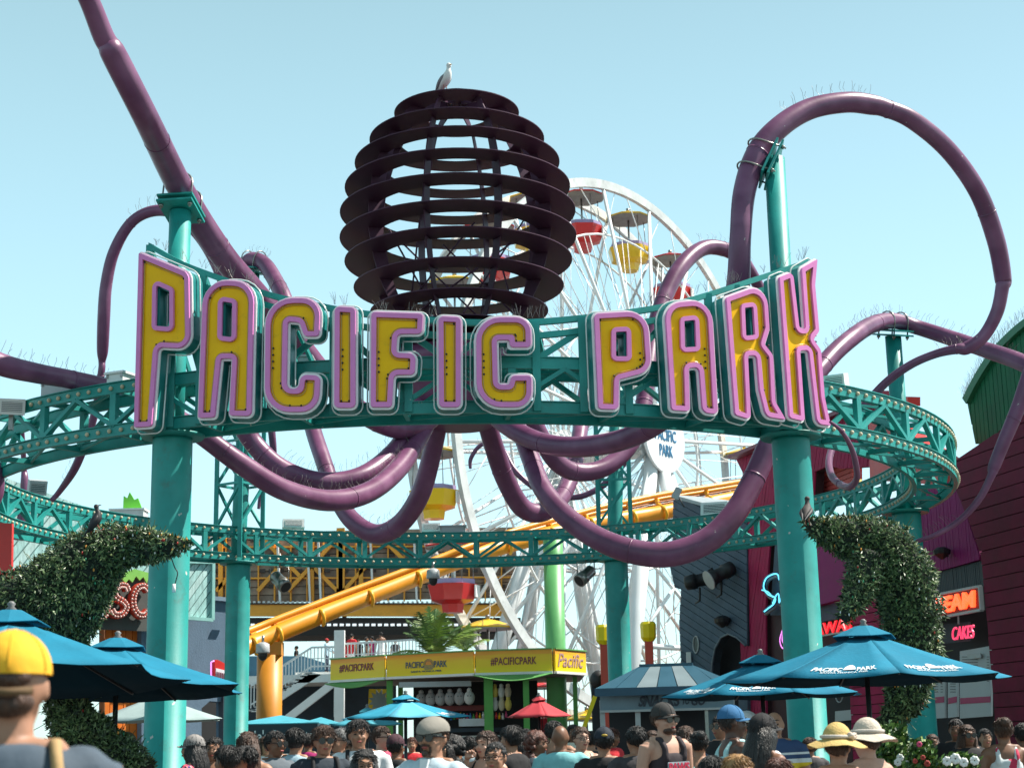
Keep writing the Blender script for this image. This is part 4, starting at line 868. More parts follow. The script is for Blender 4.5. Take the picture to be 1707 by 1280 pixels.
# ---------------------------------------------------------------- facades on the right
def clip(poly,nrm,d):
    out=[];n=len(poly)
    for i in range(n):
        a,b=poly[i],poly[(i+1)%n]; da=a[0]*nrm[0]+a[1]*nrm[1]-d; db=b[0]*nrm[0]+b[1]*nrm[1]-d
        if da>=0: out.append(a)
        if (da>=0)!=(db>=0): t=da/(da-db); out.append((a[0]+(b[0]-a[0])*t,a[1]+(b[1]-a[1])*t))
    return out
def boards(t,pl,pix,ang,wd,m,off=0,gap=.018,th=.03,back=None,joined=False,name='board',alt=None):
    poly=[pl.uv(x,y,off) for x,y in pix]
    ds=(math.cos(ang),math.sin(ang)); nr=(-ds[1],ds[0])
    if area(poly)<0: poly=poly[::-1]
    lo_=min(p[0]*nr[0]+p[1]*nr[1] for p in poly); hi_=max(p[0]*nr[0]+p[1]*nr[1] for p in poly)
    part(name+'_backing',MB().poly([pl.w(u,v,off-.05) for u,v in poly],-pl.n*.22),back or m,t)
    k=math.floor(lo_/wd)*wd; J=MB() if joined else None
    while k<hi_:
        q=clip(clip(poly,nr,k),(-nr[0],-nr[1]),-(k+wd-gap))
        if len(q)>=3 and abs(area(q))>.002:
            o3=[pl.w(u,v,off-.047) for u,v in q]; e=pl.n*(.047+rnd.uniform(-.004,.004))
            if joined: J.poly(o3,e)
            else: part(name,MB().poly(o3,e),m if not alt else rnd.choice(alt),t)
        k+=wd
    if joined: part(name,J,m,t,kind='stuff')
pF=Pl((9.6,29.0),(-.2316,.9728))
DKB=mat('board_shadow_gap',(.03,.008,.01),.9)  # dark backing seen in the joints between boards
t=thing('maroon_shop_front',pF.px(1650,1200),'tall maroon clapboard shop front at the right edge','building')
boards(t,pF,[(1591,768),(1640,735),(1707,690),(1790,640),(1800,1300),(1662,1300),(1658,1189),(1645,1029),(1635,925),(1612,862),(1592,812)],0,.27,MAROON2,0,back=DKB)
t=thing('magenta_wall',pF.px(1560,900),'magenta ribbed wall panel above the ice cream sign','wall')
boards(t,pF,[(1470,835),(1530,818),(1592,800),(1612,862),(1634,932),(1470,978)],math.pi/2,.06,MAG,-.05,gap=.008,joined=True,back=MAG,name='rib')
t=thing('magenta_wall',pF.px(1400,930),'plain magenta wall panel just right of the front right column','wall')
part('panel',MB().poly([pF.px(x,y,-.05) for x,y in((1350,870),(1440,890),(1440,988),(1350,1012))],-pF.n*.2),MAG,t)
t=thing('ice_cream_shop',pF.px(1560,1150,-.4),'dark recessed ice cream shop front with menu boards','shop')
boards(t,pF,[(1470,978),(1637,934),(1643,1010),(1470,1040)],math.pi/2,.07,mat('dark_slate_ribs',(.03,.04,.05),.6),-.12,gap=.012,joined=True,name='rib',back=DARK)
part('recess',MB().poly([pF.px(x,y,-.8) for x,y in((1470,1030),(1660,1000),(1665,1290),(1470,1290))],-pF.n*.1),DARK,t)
BW_=mat('menu_white',(.42,.45,.46),.5,0,.06,2); BP=mat('menu_pink',(.38,.03,.11),.5)
for (xa,ya,xb,yb1,yc,yd) in((1600,1085,1652,1076,1197,1193),(1580,1130,1596,1128,1196,1194),(1545,1130,1575,1130,1198,1196)):
    b=MB().poly([pF.px(xa,yc,-.25),pF.px(xb,yd,-.25),pF.px(xb,yb1,-.25),pF.px(xa,ya,-.25)],-pF.n*.04); o=part('menu_board',b,BW_,t)
    mm=MB().poly([pF.px(xa+1,1173,-.245),pF.px(xb-1,1170,-.245),pF.px(xb-1,1160,-.245),pF.px(xa+1,1163,-.245)],pF.n*.006); part('pink_strip',mm,BP,t)
    mm=MB()
    for k in range(10):
        y=ya+10+k*4.5
        if y>1156: break
        mm.poly([pF.px(xa+4,y,-.245),pF.px(xa+4+(xb-xa)*.5,y,-.245),pF.px(xa+4+(xb-xa)*.5,y-1.3,-.245),pF.px(xa+4,y-1.3,-.245)],pF.n*.003); mm.poly([pF.px(xb-7,y,-.245),pF.px(xb-3,y,-.245),pF.px(xb-3,y-1.3,-.245),pF.px(xb-7,y-1.3,-.245)],pF.n*.003)
    if mm.v: part('menu_print',mm,mat('print_grey',(.12,.12,.13),.5),t)
mb=MB(); mb.poly([pF.px(1614,1098,-.2),pF.px(1636,1096,-.2),pF.px(1636,1088,-.2),pF.px(1614,1090,-.2)],pF.n*.02); part('menu_header',mb,GREYB,t)
# ICE CREAM box sign
NR=mat('red_neon',(1,.06,.015),.4,emit=2.2,var=.02); NP=mat('pink_neon',(.9,.05,.14),.4,emit=.6,var=.02); NC=mat('cyan_neon',(.12,.6,.85),.4,emit=1.1,var=.02); NV=mat('violet_neon',(.75,.22,.75),.4,emit=1.0,var=.02)
t=thing('ice_cream_sign',pF.px(1600,1000,.1),'red glowing ICE CREAM sign in a grey frame, partly behind the topiary','neon sign')
part('case',MB().poly([pF.px(1500,1042,.0),pF.px(1637,1016,.0),pF.px(1634,977,.0),pF.px(1500,1003,.0)],-pF.n*.12),mat('sign_case_dark',(.03,.02,.03),.5),t)
mb=MB()
for a,b in(((1500,1042),(1637,1016)),((1637,1016),(1634,977)),((1634,977),(1500,1003))): mb.beam(pF.px(*a,.02),pF.px(*b,.02),.05,.08,tuple(pF.n))
part('frame',mb,GREYB,t)
part('lettering',quad_text('ICE CREAM',pF,(1503,1036),(1629,1011.5),(1503,1010),.03,thick=.05,bold=.035),NR,t)
t=thing('cakes_sign',pF.px(1590,1055,-.2),'pink neon CAKES sign below the ice cream sign','neon sign')
part('lettering',quad_text('CAKES',pF,(1573,1067),(1609,1063),(1574,1045),-.2,thick=.03),NP,t); part('backing',MB().poly([pF.px(1568,1073,-.25),pF.px(1616,1068,-.25),pF.px(1616,1036,-.25),pF.px(1568,1040,-.25)],-pF.n*.03),mat('navy_sign_back',(.02,.02,.035),.6),t); part('bracket',MB().beam(pF.px(1598,1040,-.2),pF.px(1597,1026,-.2),.03,.03),GREYB,t)
# wall lamp
def wlamp(pl,px,py,off,lab,s=1):
    c=pl.px(px,py,off); t=thing('wall_lamp',c,lab,'wall lamp','dark wedge lamps on the shop walls'); M=Matrix((pl.u,pl.n,Vector((0,0,1)))).transposed()
    mb=MB(); mb.lathe(c,[(.04*s,-.16*s),(.22*s,-.02*s),(.24*s,.08*s),(.12*s,.16*s)],10,smooth=False); part('shade',mb,mat('lamp_black',(.012,.012,.014),.5),t); part('wall_plate',MB().box(c-pl.n*.12*s,(.1*s,.1*s,.2*s),M),BLACK,t)
wlamp(pF,1570,922,.15,'black wedge wall lamp on the magenta ribbed wall',.75)
t=thing('maroon_side_wall',pF.px(1440,1100,-.1),'dark maroon horizontally boarded wall behind the right topiary','wall')
boards(t,pF,[(1408,985),(1475,975),(1475,1300),(1424,1300)],0,.2,MAROON,-.1,back=DKB)
t=thing('door_bay',pF.px(1390,1200,-.3),'dark shop bay with notices right of the front right column','shop bay')
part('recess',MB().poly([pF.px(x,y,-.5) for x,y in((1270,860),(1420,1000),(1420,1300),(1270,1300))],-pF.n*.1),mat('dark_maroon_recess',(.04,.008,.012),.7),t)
part('slate_band',MB().poly([pF.px(x,y,-.3) for x,y in((1350,1012),(1410,996),(1412,1028),(1350,1040))],-pF.n*.1),SLATE,t)
part('notice',MB().poly([pF.px(x,y,-.3) for x,y in((1392,1185),(1424,1182),(1424,1199),(1392,1202))],-pF.n*.03),BW_,t)
part('oval_sign',MB().tube([pF.px(1399+6*math.cos(a),1158+12*math.sin(a),-.3) for a in [2*math.pi*k/20 for k in range(20)]],.015,5,closed=True),GREYB,t)
part('dark_window',MB().poly([pF.px(x,y,-.4) for x,y in((1382,1130),(1422,1128),(1424,1215),(1384,1215))],-pF.n*.04),DARK,t)
t=thing('red_neon_sign',pF.px(1392,1045,-.1),'red neon word partly hidden behind the front right column','neon sign')
part('lettering',quad_text('HAWAII',pF,(1340,1062),(1414,1049),(1340,1043),-.1,thick=.04,bold=.02),mat('dim_red_neon',(.75,.01,.02),.4,emit=.7,var=.05),t); part('rail',MB().beam(pF.px(1340,1065,-.12),pF.px(1416,1051,-.12),.04,.04),GREYB,t)
# maroon gable with slanted boards
t=thing('maroon_gable_building',pF.px(1255,1100),'maroon building with slanted boards and an angular gable roof behind the front right column','building')
pG=Pl((pF.w(0,0).x-.0,pF.w(0,0).y),(-.2316,.9728)); 
for gp in ([(1224,760),(1281,735),(1380,694),(1358,786),(1355,835),(1243,797)],[(1380,694),(1480,655),(1480,775),(1402,781),(1380,776),(1358,786)],[(1243,797),(1355,835),(1300,866),(1283,910),(1226,905),(1226,873),(1237,830)],[(1226,905),(1283,910),(1276,1023),(1278,1300),(1240,1300),(1235,1097)]):
    boards(t,pF,gp,R(-62),.2,MAROON,-.35,back=DKB,th=.02)
part('roof_cap',MB().beam(pF.px(1222,762,-.2),pF.px(1482,655,-.2),.3,.1),mat('cap_maroon',(.2,.02,.05),.5),t)
t=thing('red_board_arch',pF.px(1380,810,-.7),'salmon red boarded arch face seen through the truss','building')
boards(t,pF,[(1350,776),(1420,770),(1420,800),(1378,835),(1350,850)],0,.12,mat('salmon_red_boards',(.5,.07,.06),.6),-.75,joined=True,back=RED)
t=thing('red_gable_panel',pF.px(1470,740,-.3),'bright red gable panel behind the right part of the truss ring','wall')
part('panel',MB().poly([pF.px(x,y,-.15) for x,y in((1448,700),(1470,690),(1595,775),(1560,808),(1450,800))],-pF.n*.3),RED,t)
part('tip',MB().poly([pF.px(x,y,-.2) for x,y in((1470,661),(1513,661),(1513,676),(1470,668))],-pF.n*.3),RED,t)
part('yellow_trim',MB().poly([pF.px(x,y,-.9) for x,y in((1402,790),(1425,784),(1432,805),(1380,822))],-pF.n*.1),mat('yellow_ruffle',(.6,.42,.05),.6,0,.4,8),t)
# script neon
def stroke(pl,pts,off,r,mb): mb.tube([pl.px(x,y,off) for x,y in catmull(pts,6)],r,8); return mb
t=thing('script_neon_sign',pF.px(1290,990,-.1),'cyan neon script sign on a grey letter backing left of the front right column','neon sign')
S1=[(1299,966),(1296,957),(1288,957),(1277,964),(1273,978),(1280,990),(1292,996),(1290,1006),(1280,1014),(1274,1019)]
S2=[(1288,1005),(1294,992),(1298,990),(1299,1004),(1303,992),(1308,988),(1310,1003),(1314,992),(1320,988),(1322,1002),(1330,990),(1336,988),(1338,1002)]
stroke(pF,S1,-.08,.014,MB()); mb=MB(); stroke(pF,S1,-.08,.018,mb); stroke(pF,S2,-.08,.016,mb); stroke(pF,[(1270,983),(1280,986),(1288,995)],-.08,.014,mb); part('neon_tube',mb,NC,t)
mb=MB(); stroke(pF,[(x+3,y+3) for x,y in S1],-.22,.065,mb); stroke(pF,[(x+2,y+3) for x,y in S2],-.22,.055,mb); part('letter_backing',mb,mat('grey_letter_back',(.32,.34,.36),.4),t)
mb=MB(); stroke(pF,S1,-.14,.05,mb); stroke(pF,S2,-.14,.045,mb); part('letter_face',mb,mat('blue_letter_face',(.02,.08,.16),.4),t)
t=thing('violet_neon_sign',pF.px(1306,1060,-.1),'violet neon cone shaped sign beside the front right column','neon sign')
mb=MB(); 
for d_ in(0,4): stroke(pF,[(1316-d_*0,1040+d_),(1308+d_*.5,1042+d_),(1303+d_*.5,1054),(1300+d_,1066),(1303+d_,1078-d_),(1310,1082-d_),(1316,1078-d_)],-.1,.014,mb)
stroke(pF,[(1309,1062),(1309,1078),(1314,1080),(1318,1062)],-.1,.014,mb); part('neon_tube',mb,NV,t)
part('slate_panel',MB().poly([pF.px(x,y,-.4) for x,y in((1292,905),(1330,900),(1330,1025),(1284,1025))],-pF.n*.05),SLATE,t)
# green barn roof building
pB=Pl((pF.O.x+.8,pF.O.y+.3),(-.2316,.9728))
t=thing('green_barn_gable',pB.px(1680,650),'green boarded barn gable with curved roof above the maroon shop','building')
arc=catmull([(1604,664),(1620,632),(1645,592),(1672,561),(1707,531),(1760,500),(1800,490)],5)
boards(t,pB,[(1612,668)]+[(x+4,y+8) for x,y in arc[4:]]+[(1800,740),(1626,740)],math.pi/2-.0,.165,BARN,-.1,back=mat('barn_gap',(.004,.03,.015),.9))
vs=[pB.px(x,y,.0) for x,y in arc]+[pB.px(x+6,y+9,.0) for x,y in reversed(arc)]
part('barge_board',MB().poly(vs,-pB.n*.35),mat('barn_trim',(.02,.17,.08),.5),t)
mb=MB()
for i in range(0,len(arc)-1):
    for j in range(3): spikes(mb,pB.px(arc[i][0]+j*3,arc[i][1]-j*3,-.05),Vector((0,0,1)),.22,3)
part('bird_spike',mb,WIRE,t,kind='stuff',recalc=False)
# slate building with slanted boards
pL=PlP(1118,48,1245,44.5)
t=thing('slate_boarded_building',pL.px(1180,1200),'slate blue building with slanted boards and a dark arched doorway','building')
arch=[(1186,1152)]+[(1214-28*math.cos(R(a)),1112-52*math.sin(R(a))) for a in range(10,90,12)]+[(1246,1075)]
boards(t,pL,[(1122,832),(1160,838),(1215,862),(1245,866),(1245,1076),(1228,1062),(1214,1056),(1202,1062),(1192,1080),(1187,1105),(1186,1300),(1135,1300),(1135,1110),(1132,1037),(1135,982),(1124,979),(1117,945),(1121,900)],R(-24),.21,SLATE,0,back=mat('slate_gap',(.02,.03,.04),.9))
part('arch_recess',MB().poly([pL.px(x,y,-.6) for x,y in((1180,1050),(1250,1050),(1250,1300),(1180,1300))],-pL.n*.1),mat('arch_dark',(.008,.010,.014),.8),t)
mb=MB(); mb.tube([pL.px(x,y,.03) for x,y in ((1186,1150),(1187,1105),(1192,1080),(1202,1062),(1214,1056),(1228,1062),(1243,1076))],.03,6); part('arch_trim',mb,mat('arch_trim',(.12,.15,.18),.5),t)
part('lower_wall',MB().poly([pL.px(x,y,-.02) for x,y in((1225,1160),(1246,1150),(1246,1300),(1225,1300))],-pL.n*.1),SLATE,t)
mb=MB(); mb.tube([pL.px(1160+4.5*math.cos(a),1074+14*math.sin(a),.03) for a in [2*math.pi*k/24 for k in range(24)]],.02,6,closed=True); part('oval_window_frame',mb,GREYB,t); part('oval_window',MB().poly([pL.px(1160+4*math.cos(a),1074+13*math.sin(a),.02) for a in [2*math.pi*k/24 for k in range(24)]],-pL.n*.02),mat('window_dark',(.03,.04,.05),.1),t)
part('light_box',MB().box(pL.px(1148,1099,.1),(.12,.12,.42)),WHITE,t)
part('roof_hood',MB().poly([pL.px(1122,830,.05),pL.px(1245,864,.05),pL.px(1262,846,-2.5),pL.px(1180,834,-2.5)],Vector((0,0,.1))),mat('hood_grey',(.3,.34,.36),.5),t)
part('magenta_ridge',MB().poly([pL.px(1185,836,-2),pL.px(1250,846,-2),pL.px(1230,852,-1.2)],Vector((0,0,.1))),MAG,t)
wlamp(pL,1204,1036,.2,'black wedge wall lamp above the dark arched doorway',1)
SPB=mat('spot_black',(.012,.012,.013),.5)
def stage(px,py,d,lab):
    c=pL.px(px,py,.5); t=thing('stage_spot',c,lab,'stage light','pair of black stage lights on the slate wall'); a=Vector((d[0],-.3,d[1])).normalized()
    part('barrel',MB().tube([c-a*.42,c-a*.38,c-a*.1,c-a*.1,c+a*.2,c+a*.4],[.14,.2,.22,.17,.19,.26],16),SPB,t)
    part('front_ring',MB().tube([c+a*.4,c+a*.43],.27,20),SPB if d[0]>0 else GREYB,t); part('yoke',MB().tube([c+Vector((0,0,-.2)),c+Vector((0,.15,-.55)),c+Vector((-.1,.4,-.6))],.03,6),SPB,t)
stage(1166,967,(1,.18),'left black stage light on the slate wall'); stage(1202,956,(-.9,-.45),'right black stage light with a pale front ring on the slate wall')
c=P(1128,822,36.2); t=thing('floodlight',c,'small black floodlight standing on the roof corner of the slate building','floodlight'); part('housing',MB().box(c,(.16,.1,.26),Matrix.Rotation(.5,3,'Y')),GREYB,t); part('stem',MB().tube([c+Vector((.05,0,-.1)),c+Vector((.16,0,-.32))],.015,6),BLACK,t)
# ---------------------------------------------------------------- left side buildings
pE=PlP(2,36,395,40.3)
WSH=[WASH,mat('washed_teal_pale',(.42,.60,.58),.7,0,.3,5,dirt=.4,stretch=(3,3,.6)),mat('washed_teal_deep',(.30,.52,.50),.7,0,.4,5,dirt=.5,stretch=(3,3,.6)),WASH]
t=thing('washed_board_building',pE.px(150,950),'weathered turquoise building with diagonal boards behind the left topiary','building')
boards(t,pE,[(-60,770),(8,795),(60,815),(140,843),(240,872),(300,928),(300,1032),(200,1040),(-60,1045)],R(52),.22,WASH,-.1,alt=WSH,gap=.03,back=mat('wash_gap',(.1,.2,.2),.9))
t=thing('washed_sign_box',pE.px(325,990,.1),'square turquoise weathered board panel with a frame left of the rear column','sign')
boards(t,pE,[(290,935),(355,937),(354,1032),(290,1027)],R(52),.16,WASH,.35,alt=WSH,gap=.022,back=mat('wash_gap',(.1,.2,.2)))
mb=MB()
for a,b in(((290,935),(355,937)),((355,937),(354,1033)),((354,1033),(290,1028))): mb.beam(pE.px(*a,.38),pE.px(*b,.38),.08,.09,tuple(pE.n))
part('frame',mb,mat('wash_frame',(.25,.5,.47),.6),t)
pR_=Pl((P(-20,900,25.5).x,25.5),(1,0)); one('red_pillar',MB().poly([pR_.px(-80,868),pR_.px(20,872),pR_.px(18,1000),pR_.px(-80,1010)],Vector((0,.1,0))),RED,'bright red square pillar at the left edge behind the topiary','pillar')
t=thing('orange_shop_wall',pE.px(200,1150,-.3),'orange boarded shop wall seen below the turquoise building','wall')
boards(t,pE,[(175,1040),(252,1050),(252,1300),(175,1300)],math.pi/2,.18,mat('orange_boards',(.72,.17,.015),.5,0,.12,2),-.4,back=mat('orange_gap',(.25,.06,.01),.9))
t=thing('blue_grey_building',pE.px(350,1200,-.2),'blue grey stucco building between the front left column and the rear column','building')
pp=[(236,985),(300,993),(397,1001),(397,1300),(372,1300),(372,1170),(350,1168),(336,1180),(336,1300),(236,1300)]
part('wall',MB().poly([pE.px(x,y,-.2) for x,y in pp],-pE.n*.3),STUCCO,t); part('parapet',MB().beam(pE.px(236,986,-.15),pE.px(399,1001,-.15),.12,.1),mat('parapet_blue',(.16,.23,.3),.7),t)
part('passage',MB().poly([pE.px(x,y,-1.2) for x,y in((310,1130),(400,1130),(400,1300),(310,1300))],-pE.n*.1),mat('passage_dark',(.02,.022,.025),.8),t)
part('dark_pilaster',MB().poly([pE.px(x,y,-.12) for x,y in((372,1132),(386,1136),(386,1300),(372,1300))],-pE.n*.2),mat('pilaster_navy',(.03,.04,.06),.7),t)
part('orange_edge',MB().beam(pE.px(394,1160,-.1),pE.px(393,1260,-.1),.05,.05),mat('orange_boards',(.72,.17,.015)),t)
part('wall_hook',MB().tube([pE.px(298,1064,.0),pE.px(304,1064,.1),pE.px(308,1061,.1),pE.px(309,1066,.1),pE.px(304,1067,.1)],.012,5),BLACK,t)
part('gutter_lamp',MB().tube([pE.px(387,1008,.1),pE.px(399,1009,.1)],.05,8),GREYB,t)
t=thing('small_shop_sign',pE.px(366,1122,.3),'small red and white shop sign with violet edge on the blue grey wall','sign')
mb=MB(); mb.poly([pE.px(x,y,.45) for x,y in((358,1100),(363,1099),(376,1106),(378,1112),(378,1140),(358,1136))],-pE.n*.12); part('panel',mb,RED,t)
part('plate',MB().poly([pE.px(x,y,.46) for x,y in((360,1113),(376,1117),(376,1136),(360,1132))],-pE.n*.01),mat('sign_plate',(.75,.72,.75),.5),t)
mb=MB()
for k in range(5): mb.beam(pE.px(362+k*3,1130+k*.7,.47),pE.px(362+k*3,1119+k*.7,.47),.03,.01)
part('print',mb,mat('faded_print',(.5,.15,.2),.5),t); part('side_tube',MB().tube([pE.px(352,1131,.4),pE.px(352,1103,.4),pE.px(357,1101,.42)],.02,6),NV,t); part('base_plate',MB().poly([pE.px(x,y,.43) for x,y in((356,1152),(373,1154),(373,1160),(354,1158))],-pE.n*.2),mat('orange_boards',(.72,.17,.015)),t)
# marquee letters with bulbs
t=thing('marquee_sign',pE.px(205,1000,.3),'red marquee letters S and C studded with bulbs beside the front left column','sign')
part('backboard',MB().poly([pE.px(x,y,.1) for x,y in((150,950),(250,958),(250,1052),(150,1048))],-pE.n*.05),mat('dark_backboard',(.07,.075,.07),.7),t)
def bulbs(pts,wd):
    q=catmull(pts,6); mb=MB(); mb2=MB()
    c=[pE.px(x,y,.3) for x,y in q]; 
    vs=[];fs=[]
    for i,p in enumerate(c):
        tn=(c[min(i+1,len(c)-1)]-c[max(i-1,0)]).normalized(); sd=tn.cross(pE.n).normalized()
        for a,b in((-1,0),(1,0),(1,-1),(-1,-1)): vs.append(p+sd*a*wd+pE.n*b*.12)
        if i%2==0:
            for a in(-.5,.5): mb2.ell(p+sd*a*wd+pE.n*.02,(.03,.03,.03),6)
    for i in range(len(c)-1):
        for e in range(4): fs.append((i*4+e,i*4+(e+1)%4,i*4+4+(e+1)%4,i*4+4+e))
    fs+=[(0,1,2,3),(len(vs)-1,len(vs)-2,len(vs)-3,len(vs)-4)]
    part('letter',MB().add(vs,fs),mat('marquee_red',(.5,.05,.025),.45),t); part('bulb',mb2,mat('pink_bulb',(.65,.42,.38),.25),t,kind='stuff')
bulbs([(213,984),(210,977),(200,976),(192,984),(194,995),(206,1003),(211,1012),(204,1023),(192,1024),(187,1017)],.085)
bulbs([(247,984),(240,977),(230,980),(223,993),(223,1010),(230,1023),(240,1025),(247,1018)],.085)
bulbs([(160,1024),(168,1028),(176,1024),(180,1010)],.08)
mb=MB(); vs=[(200,957)]+[(203+k*6,958+(12 if k%2 else 4)+3*math.sin(k)) for k in range(8)]+[(250,955),(225,948)]
part('green_slime',mb.poly([pE.px(x,y,.2) for x,y in vs],-pE.n*.05),mat('slime_green',(.22,.5,.10),.4),t)
c=P(215,862,46); t=thing('rooftop_cabinet',c,'white metal cabinet with a green jagged cut-out on the roof behind the ring','cabinet')
part('case',MB().box(c,(.95,.6,.36)),mat('cabinet_white',(.6,.62,.6),.5),t); part('case_lid',MB().box(c+Vector((0,0,.19)),(1.02,.66,.05)),WHITE,t)
part('green_cutout',MB().poly([P(x,y,46.1) for x,y in((205,849),(206,826),(212,830),(216,820),(221,828),(224,833),(230,830),(233,838),(237,849))],Vector((0,.08,0))),mat('cutout_green',(.14,.55,.04),.5),t)
# ---------------------------------------------------------------- green palm-like ride frame in the passage
t=thing('green_ride_frame',P(362,1200,44),'bright green steel frame with a leaf shaped top in the passage','frame'); 
part('post',MB().tube([P(361,1250,43),P(362,1172,43)],.06,8),LGRN,t); part('top_bar',MB().tube([P(346,1171,43),P(372,1170,43)],.07,8),mat('vivid_green',(.15,.55,.05),.5),t); part('leaf',MB().poly([P(x,y,43) for x,y in((362,1172),(371,1180),(372,1200),(366,1186))],Vector((0,.05,0))),mat('vivid_green',(.15,.55,.05)),t)
# ---------------------------------------------------------------- topiaries
def topiary(chains,N,label,seed,base,size=.05,name='dolphin_topiary'):
    r=random.Random(seed); t=thing(name,base,label,'topiary'); mb=MB(); segs=[]
    for ch in chains:
        q=catmull(ch,5); pts=[P(a,b,Y) for a,b,Y,_ in q]; rs=[w*sc(a,b,Y) for a,b,Y,w in q]
        mb.tube(pts,[x*.86 for x in rs],14)
        for i in range(len(pts)-1): segs.append((pts[i],pts[i+1],rs[i],rs[i+1],(pts[i+1]-pts[i]).length*(rs[i]+rs[i+1])))
    part('core',mb,CORE,t)
    tot=sum(s[4] for s in segs); lv=[MB() for _ in range(4)]
    for a,b,ra,rb,wt_ in segs:
        n=max(1,int(N*wt_/tot)); ax=(b-a).normalized(); o1=ax.orthogonal().normalized(); o2=ax.cross(o1)
        for _ in range(n):
            s=r.random(); th=r.uniform(0,2*math.pi); d=o1*math.cos(th)+o2*math.sin(th); p=a.lerp(b,s); rr=ra+(rb-ra)*s; ps=p+d*rr
            if noise.noise(ps*5.5)<-.30 and r.random()<.75: continue
            lump=1+.20*noise.noise(ps*3.2)+.14*noise.noise(ps*8); q=p+d*rr*lump*r.uniform(.82,1.03)
            L=size*r.uniform(.6,1.5); n_=(d+Vector((r.uniform(-.8,.8),r.uniform(-.8,.8),r.uniform(-.5,.9)))).normalized()
            t1=n_.orthogonal().normalized(); t1=Matrix.Rotation(r.uniform(0,6.28),3,n_)@t1; t2=n_.cross(t1); tip=q+t1*L+d*L*.4
            k=r.random(); c=.5+.5*noise.noise(p*3.3+Vector((5,1,2))); k=k*.75+c*.25
            lv[0 if k<.34 else 1 if k<.66 else 2 if k<.94 else 3].add([q,q+t1*L*.5+t2*L*.24,tip,q+t1*L*.5-t2*L*.24],[(0,1,2,3)])
            if r.random()<.012:
                e=q+d*L*2.2+Vector((0,0,r.uniform(-.04,.06))); lv[1].tube([q,e],.004,3,cap=False)
    fl=MB()
    for _ in range(int(N*.005)):
        a,b,ra,rb,_w=r.choice(segs); s=r.random(); d=Vector((r.gauss(0,1),r.gauss(0,1)-.5,r.gauss(0,1)+.3)).normalized(); d=(d-(b-a).normalized()*d.dot((b-a).normalized())).normalized(); p=a.lerp(b,s)+d*(ra+(rb-ra)*s)*1.04; fl.ell(p,(.009,.009,.017),5,r.randrange(4))
    o=part('fairy_light',fl,[mat('light_red',(.5,.03,.02),.3),mat('light_orange',(.7,.28,.04),.3),mat('light_white',(.7,.7,.66),.3),mat('light_green',(.03,.25,.12),.3)],t,kind='stuff',recalc=False)
    for i,m_ in enumerate(lv): part('leaves',m_,LEAFS[i],t,kind='stuff',recalc=False)
    return t
topiary([[(318,905,16.2,5),(290,909,16.2,15),(262,912,16.3,24),(225,908,16.5,33),(185,915,16.5,40),(140,940,16.5,52),(95,980,16.5,64),(45,1022,16.5,72),(-5,1060,16.6,72),(-60,1100,16.6,70)],
 [(195,935,16.6,20),(172,975,16.7,24),(150,1020,16.8,24),(120,1060,16.9,28),(80,1090,17,30)]],23000,'leafy dolphin topiary leaning from the left with its snout before the teal column',1,P(20,1250,16.5),.043)
topiary([[(112,1100,15.8,10),(108,1140,15.8,19),(112,1185,15.7,36),(140,1225,15.6,42),(185,1262,15.5,42),(235,1300,15.4,36)],[(96,1235,15.9,26),(110,1275,15.8,40),(120,1320,15.8,50)]],14000,'sloping leafy topiary tail below the left blue umbrella',2,P(150,1300,15.7),.042,'topiary_tail')
topiary([[(1338,866,18.2,5),(1352,874,18.2,12),(1375,884,18.3,22),(1410,893,18.4,33),(1450,908,18.5,46),(1492,945,18.5,54),(1515,1000,18.5,50),(1521,1060,18.5,45),(1521,1110,18.6,42),(1512,1155,18.6,34),(1492,1190,18.6,22),(1462,1218,18.6,13),(1430,1238,18.6,8)],
 [(1450,930,18.3,34),(1436,970,18.2,28),(1424,1000,18.1,20),(1407,1030,18,11)]],23000,'arching leafy dolphin topiary at right with a pigeon on its snout',3,P(1500,1250,18.5),.046)
bird('pigeon',P(168,884,16.3),.40,R(15),FED,FED,'dark pigeon on the back of the left topiary',BLACK,'pigeons on the topiaries',R(28))
bird('pigeon',P(1346,874,18),.50,R(70),mat('brown_feather',(.045,.034,.032),.7,0,.3,20),FED,'brown pigeon on the snout of the right topiary',BLACK,'pigeons on the topiaries')
tw=thing('string_light_wire',P(292,940,16.2),'loose string light wire dangling from the left topiary snout','wire'); part('wire',MB().tube([P(x,y,16.2) for x,y in catmull([(284,925),(291,945),(296,955),(292,972),(290,985)],4)],.006,5),BLACK,tw); part('plug',MB().tube([P(290,973,16.2),P(290,987,16.2)],.018,8),WHITE,tw)
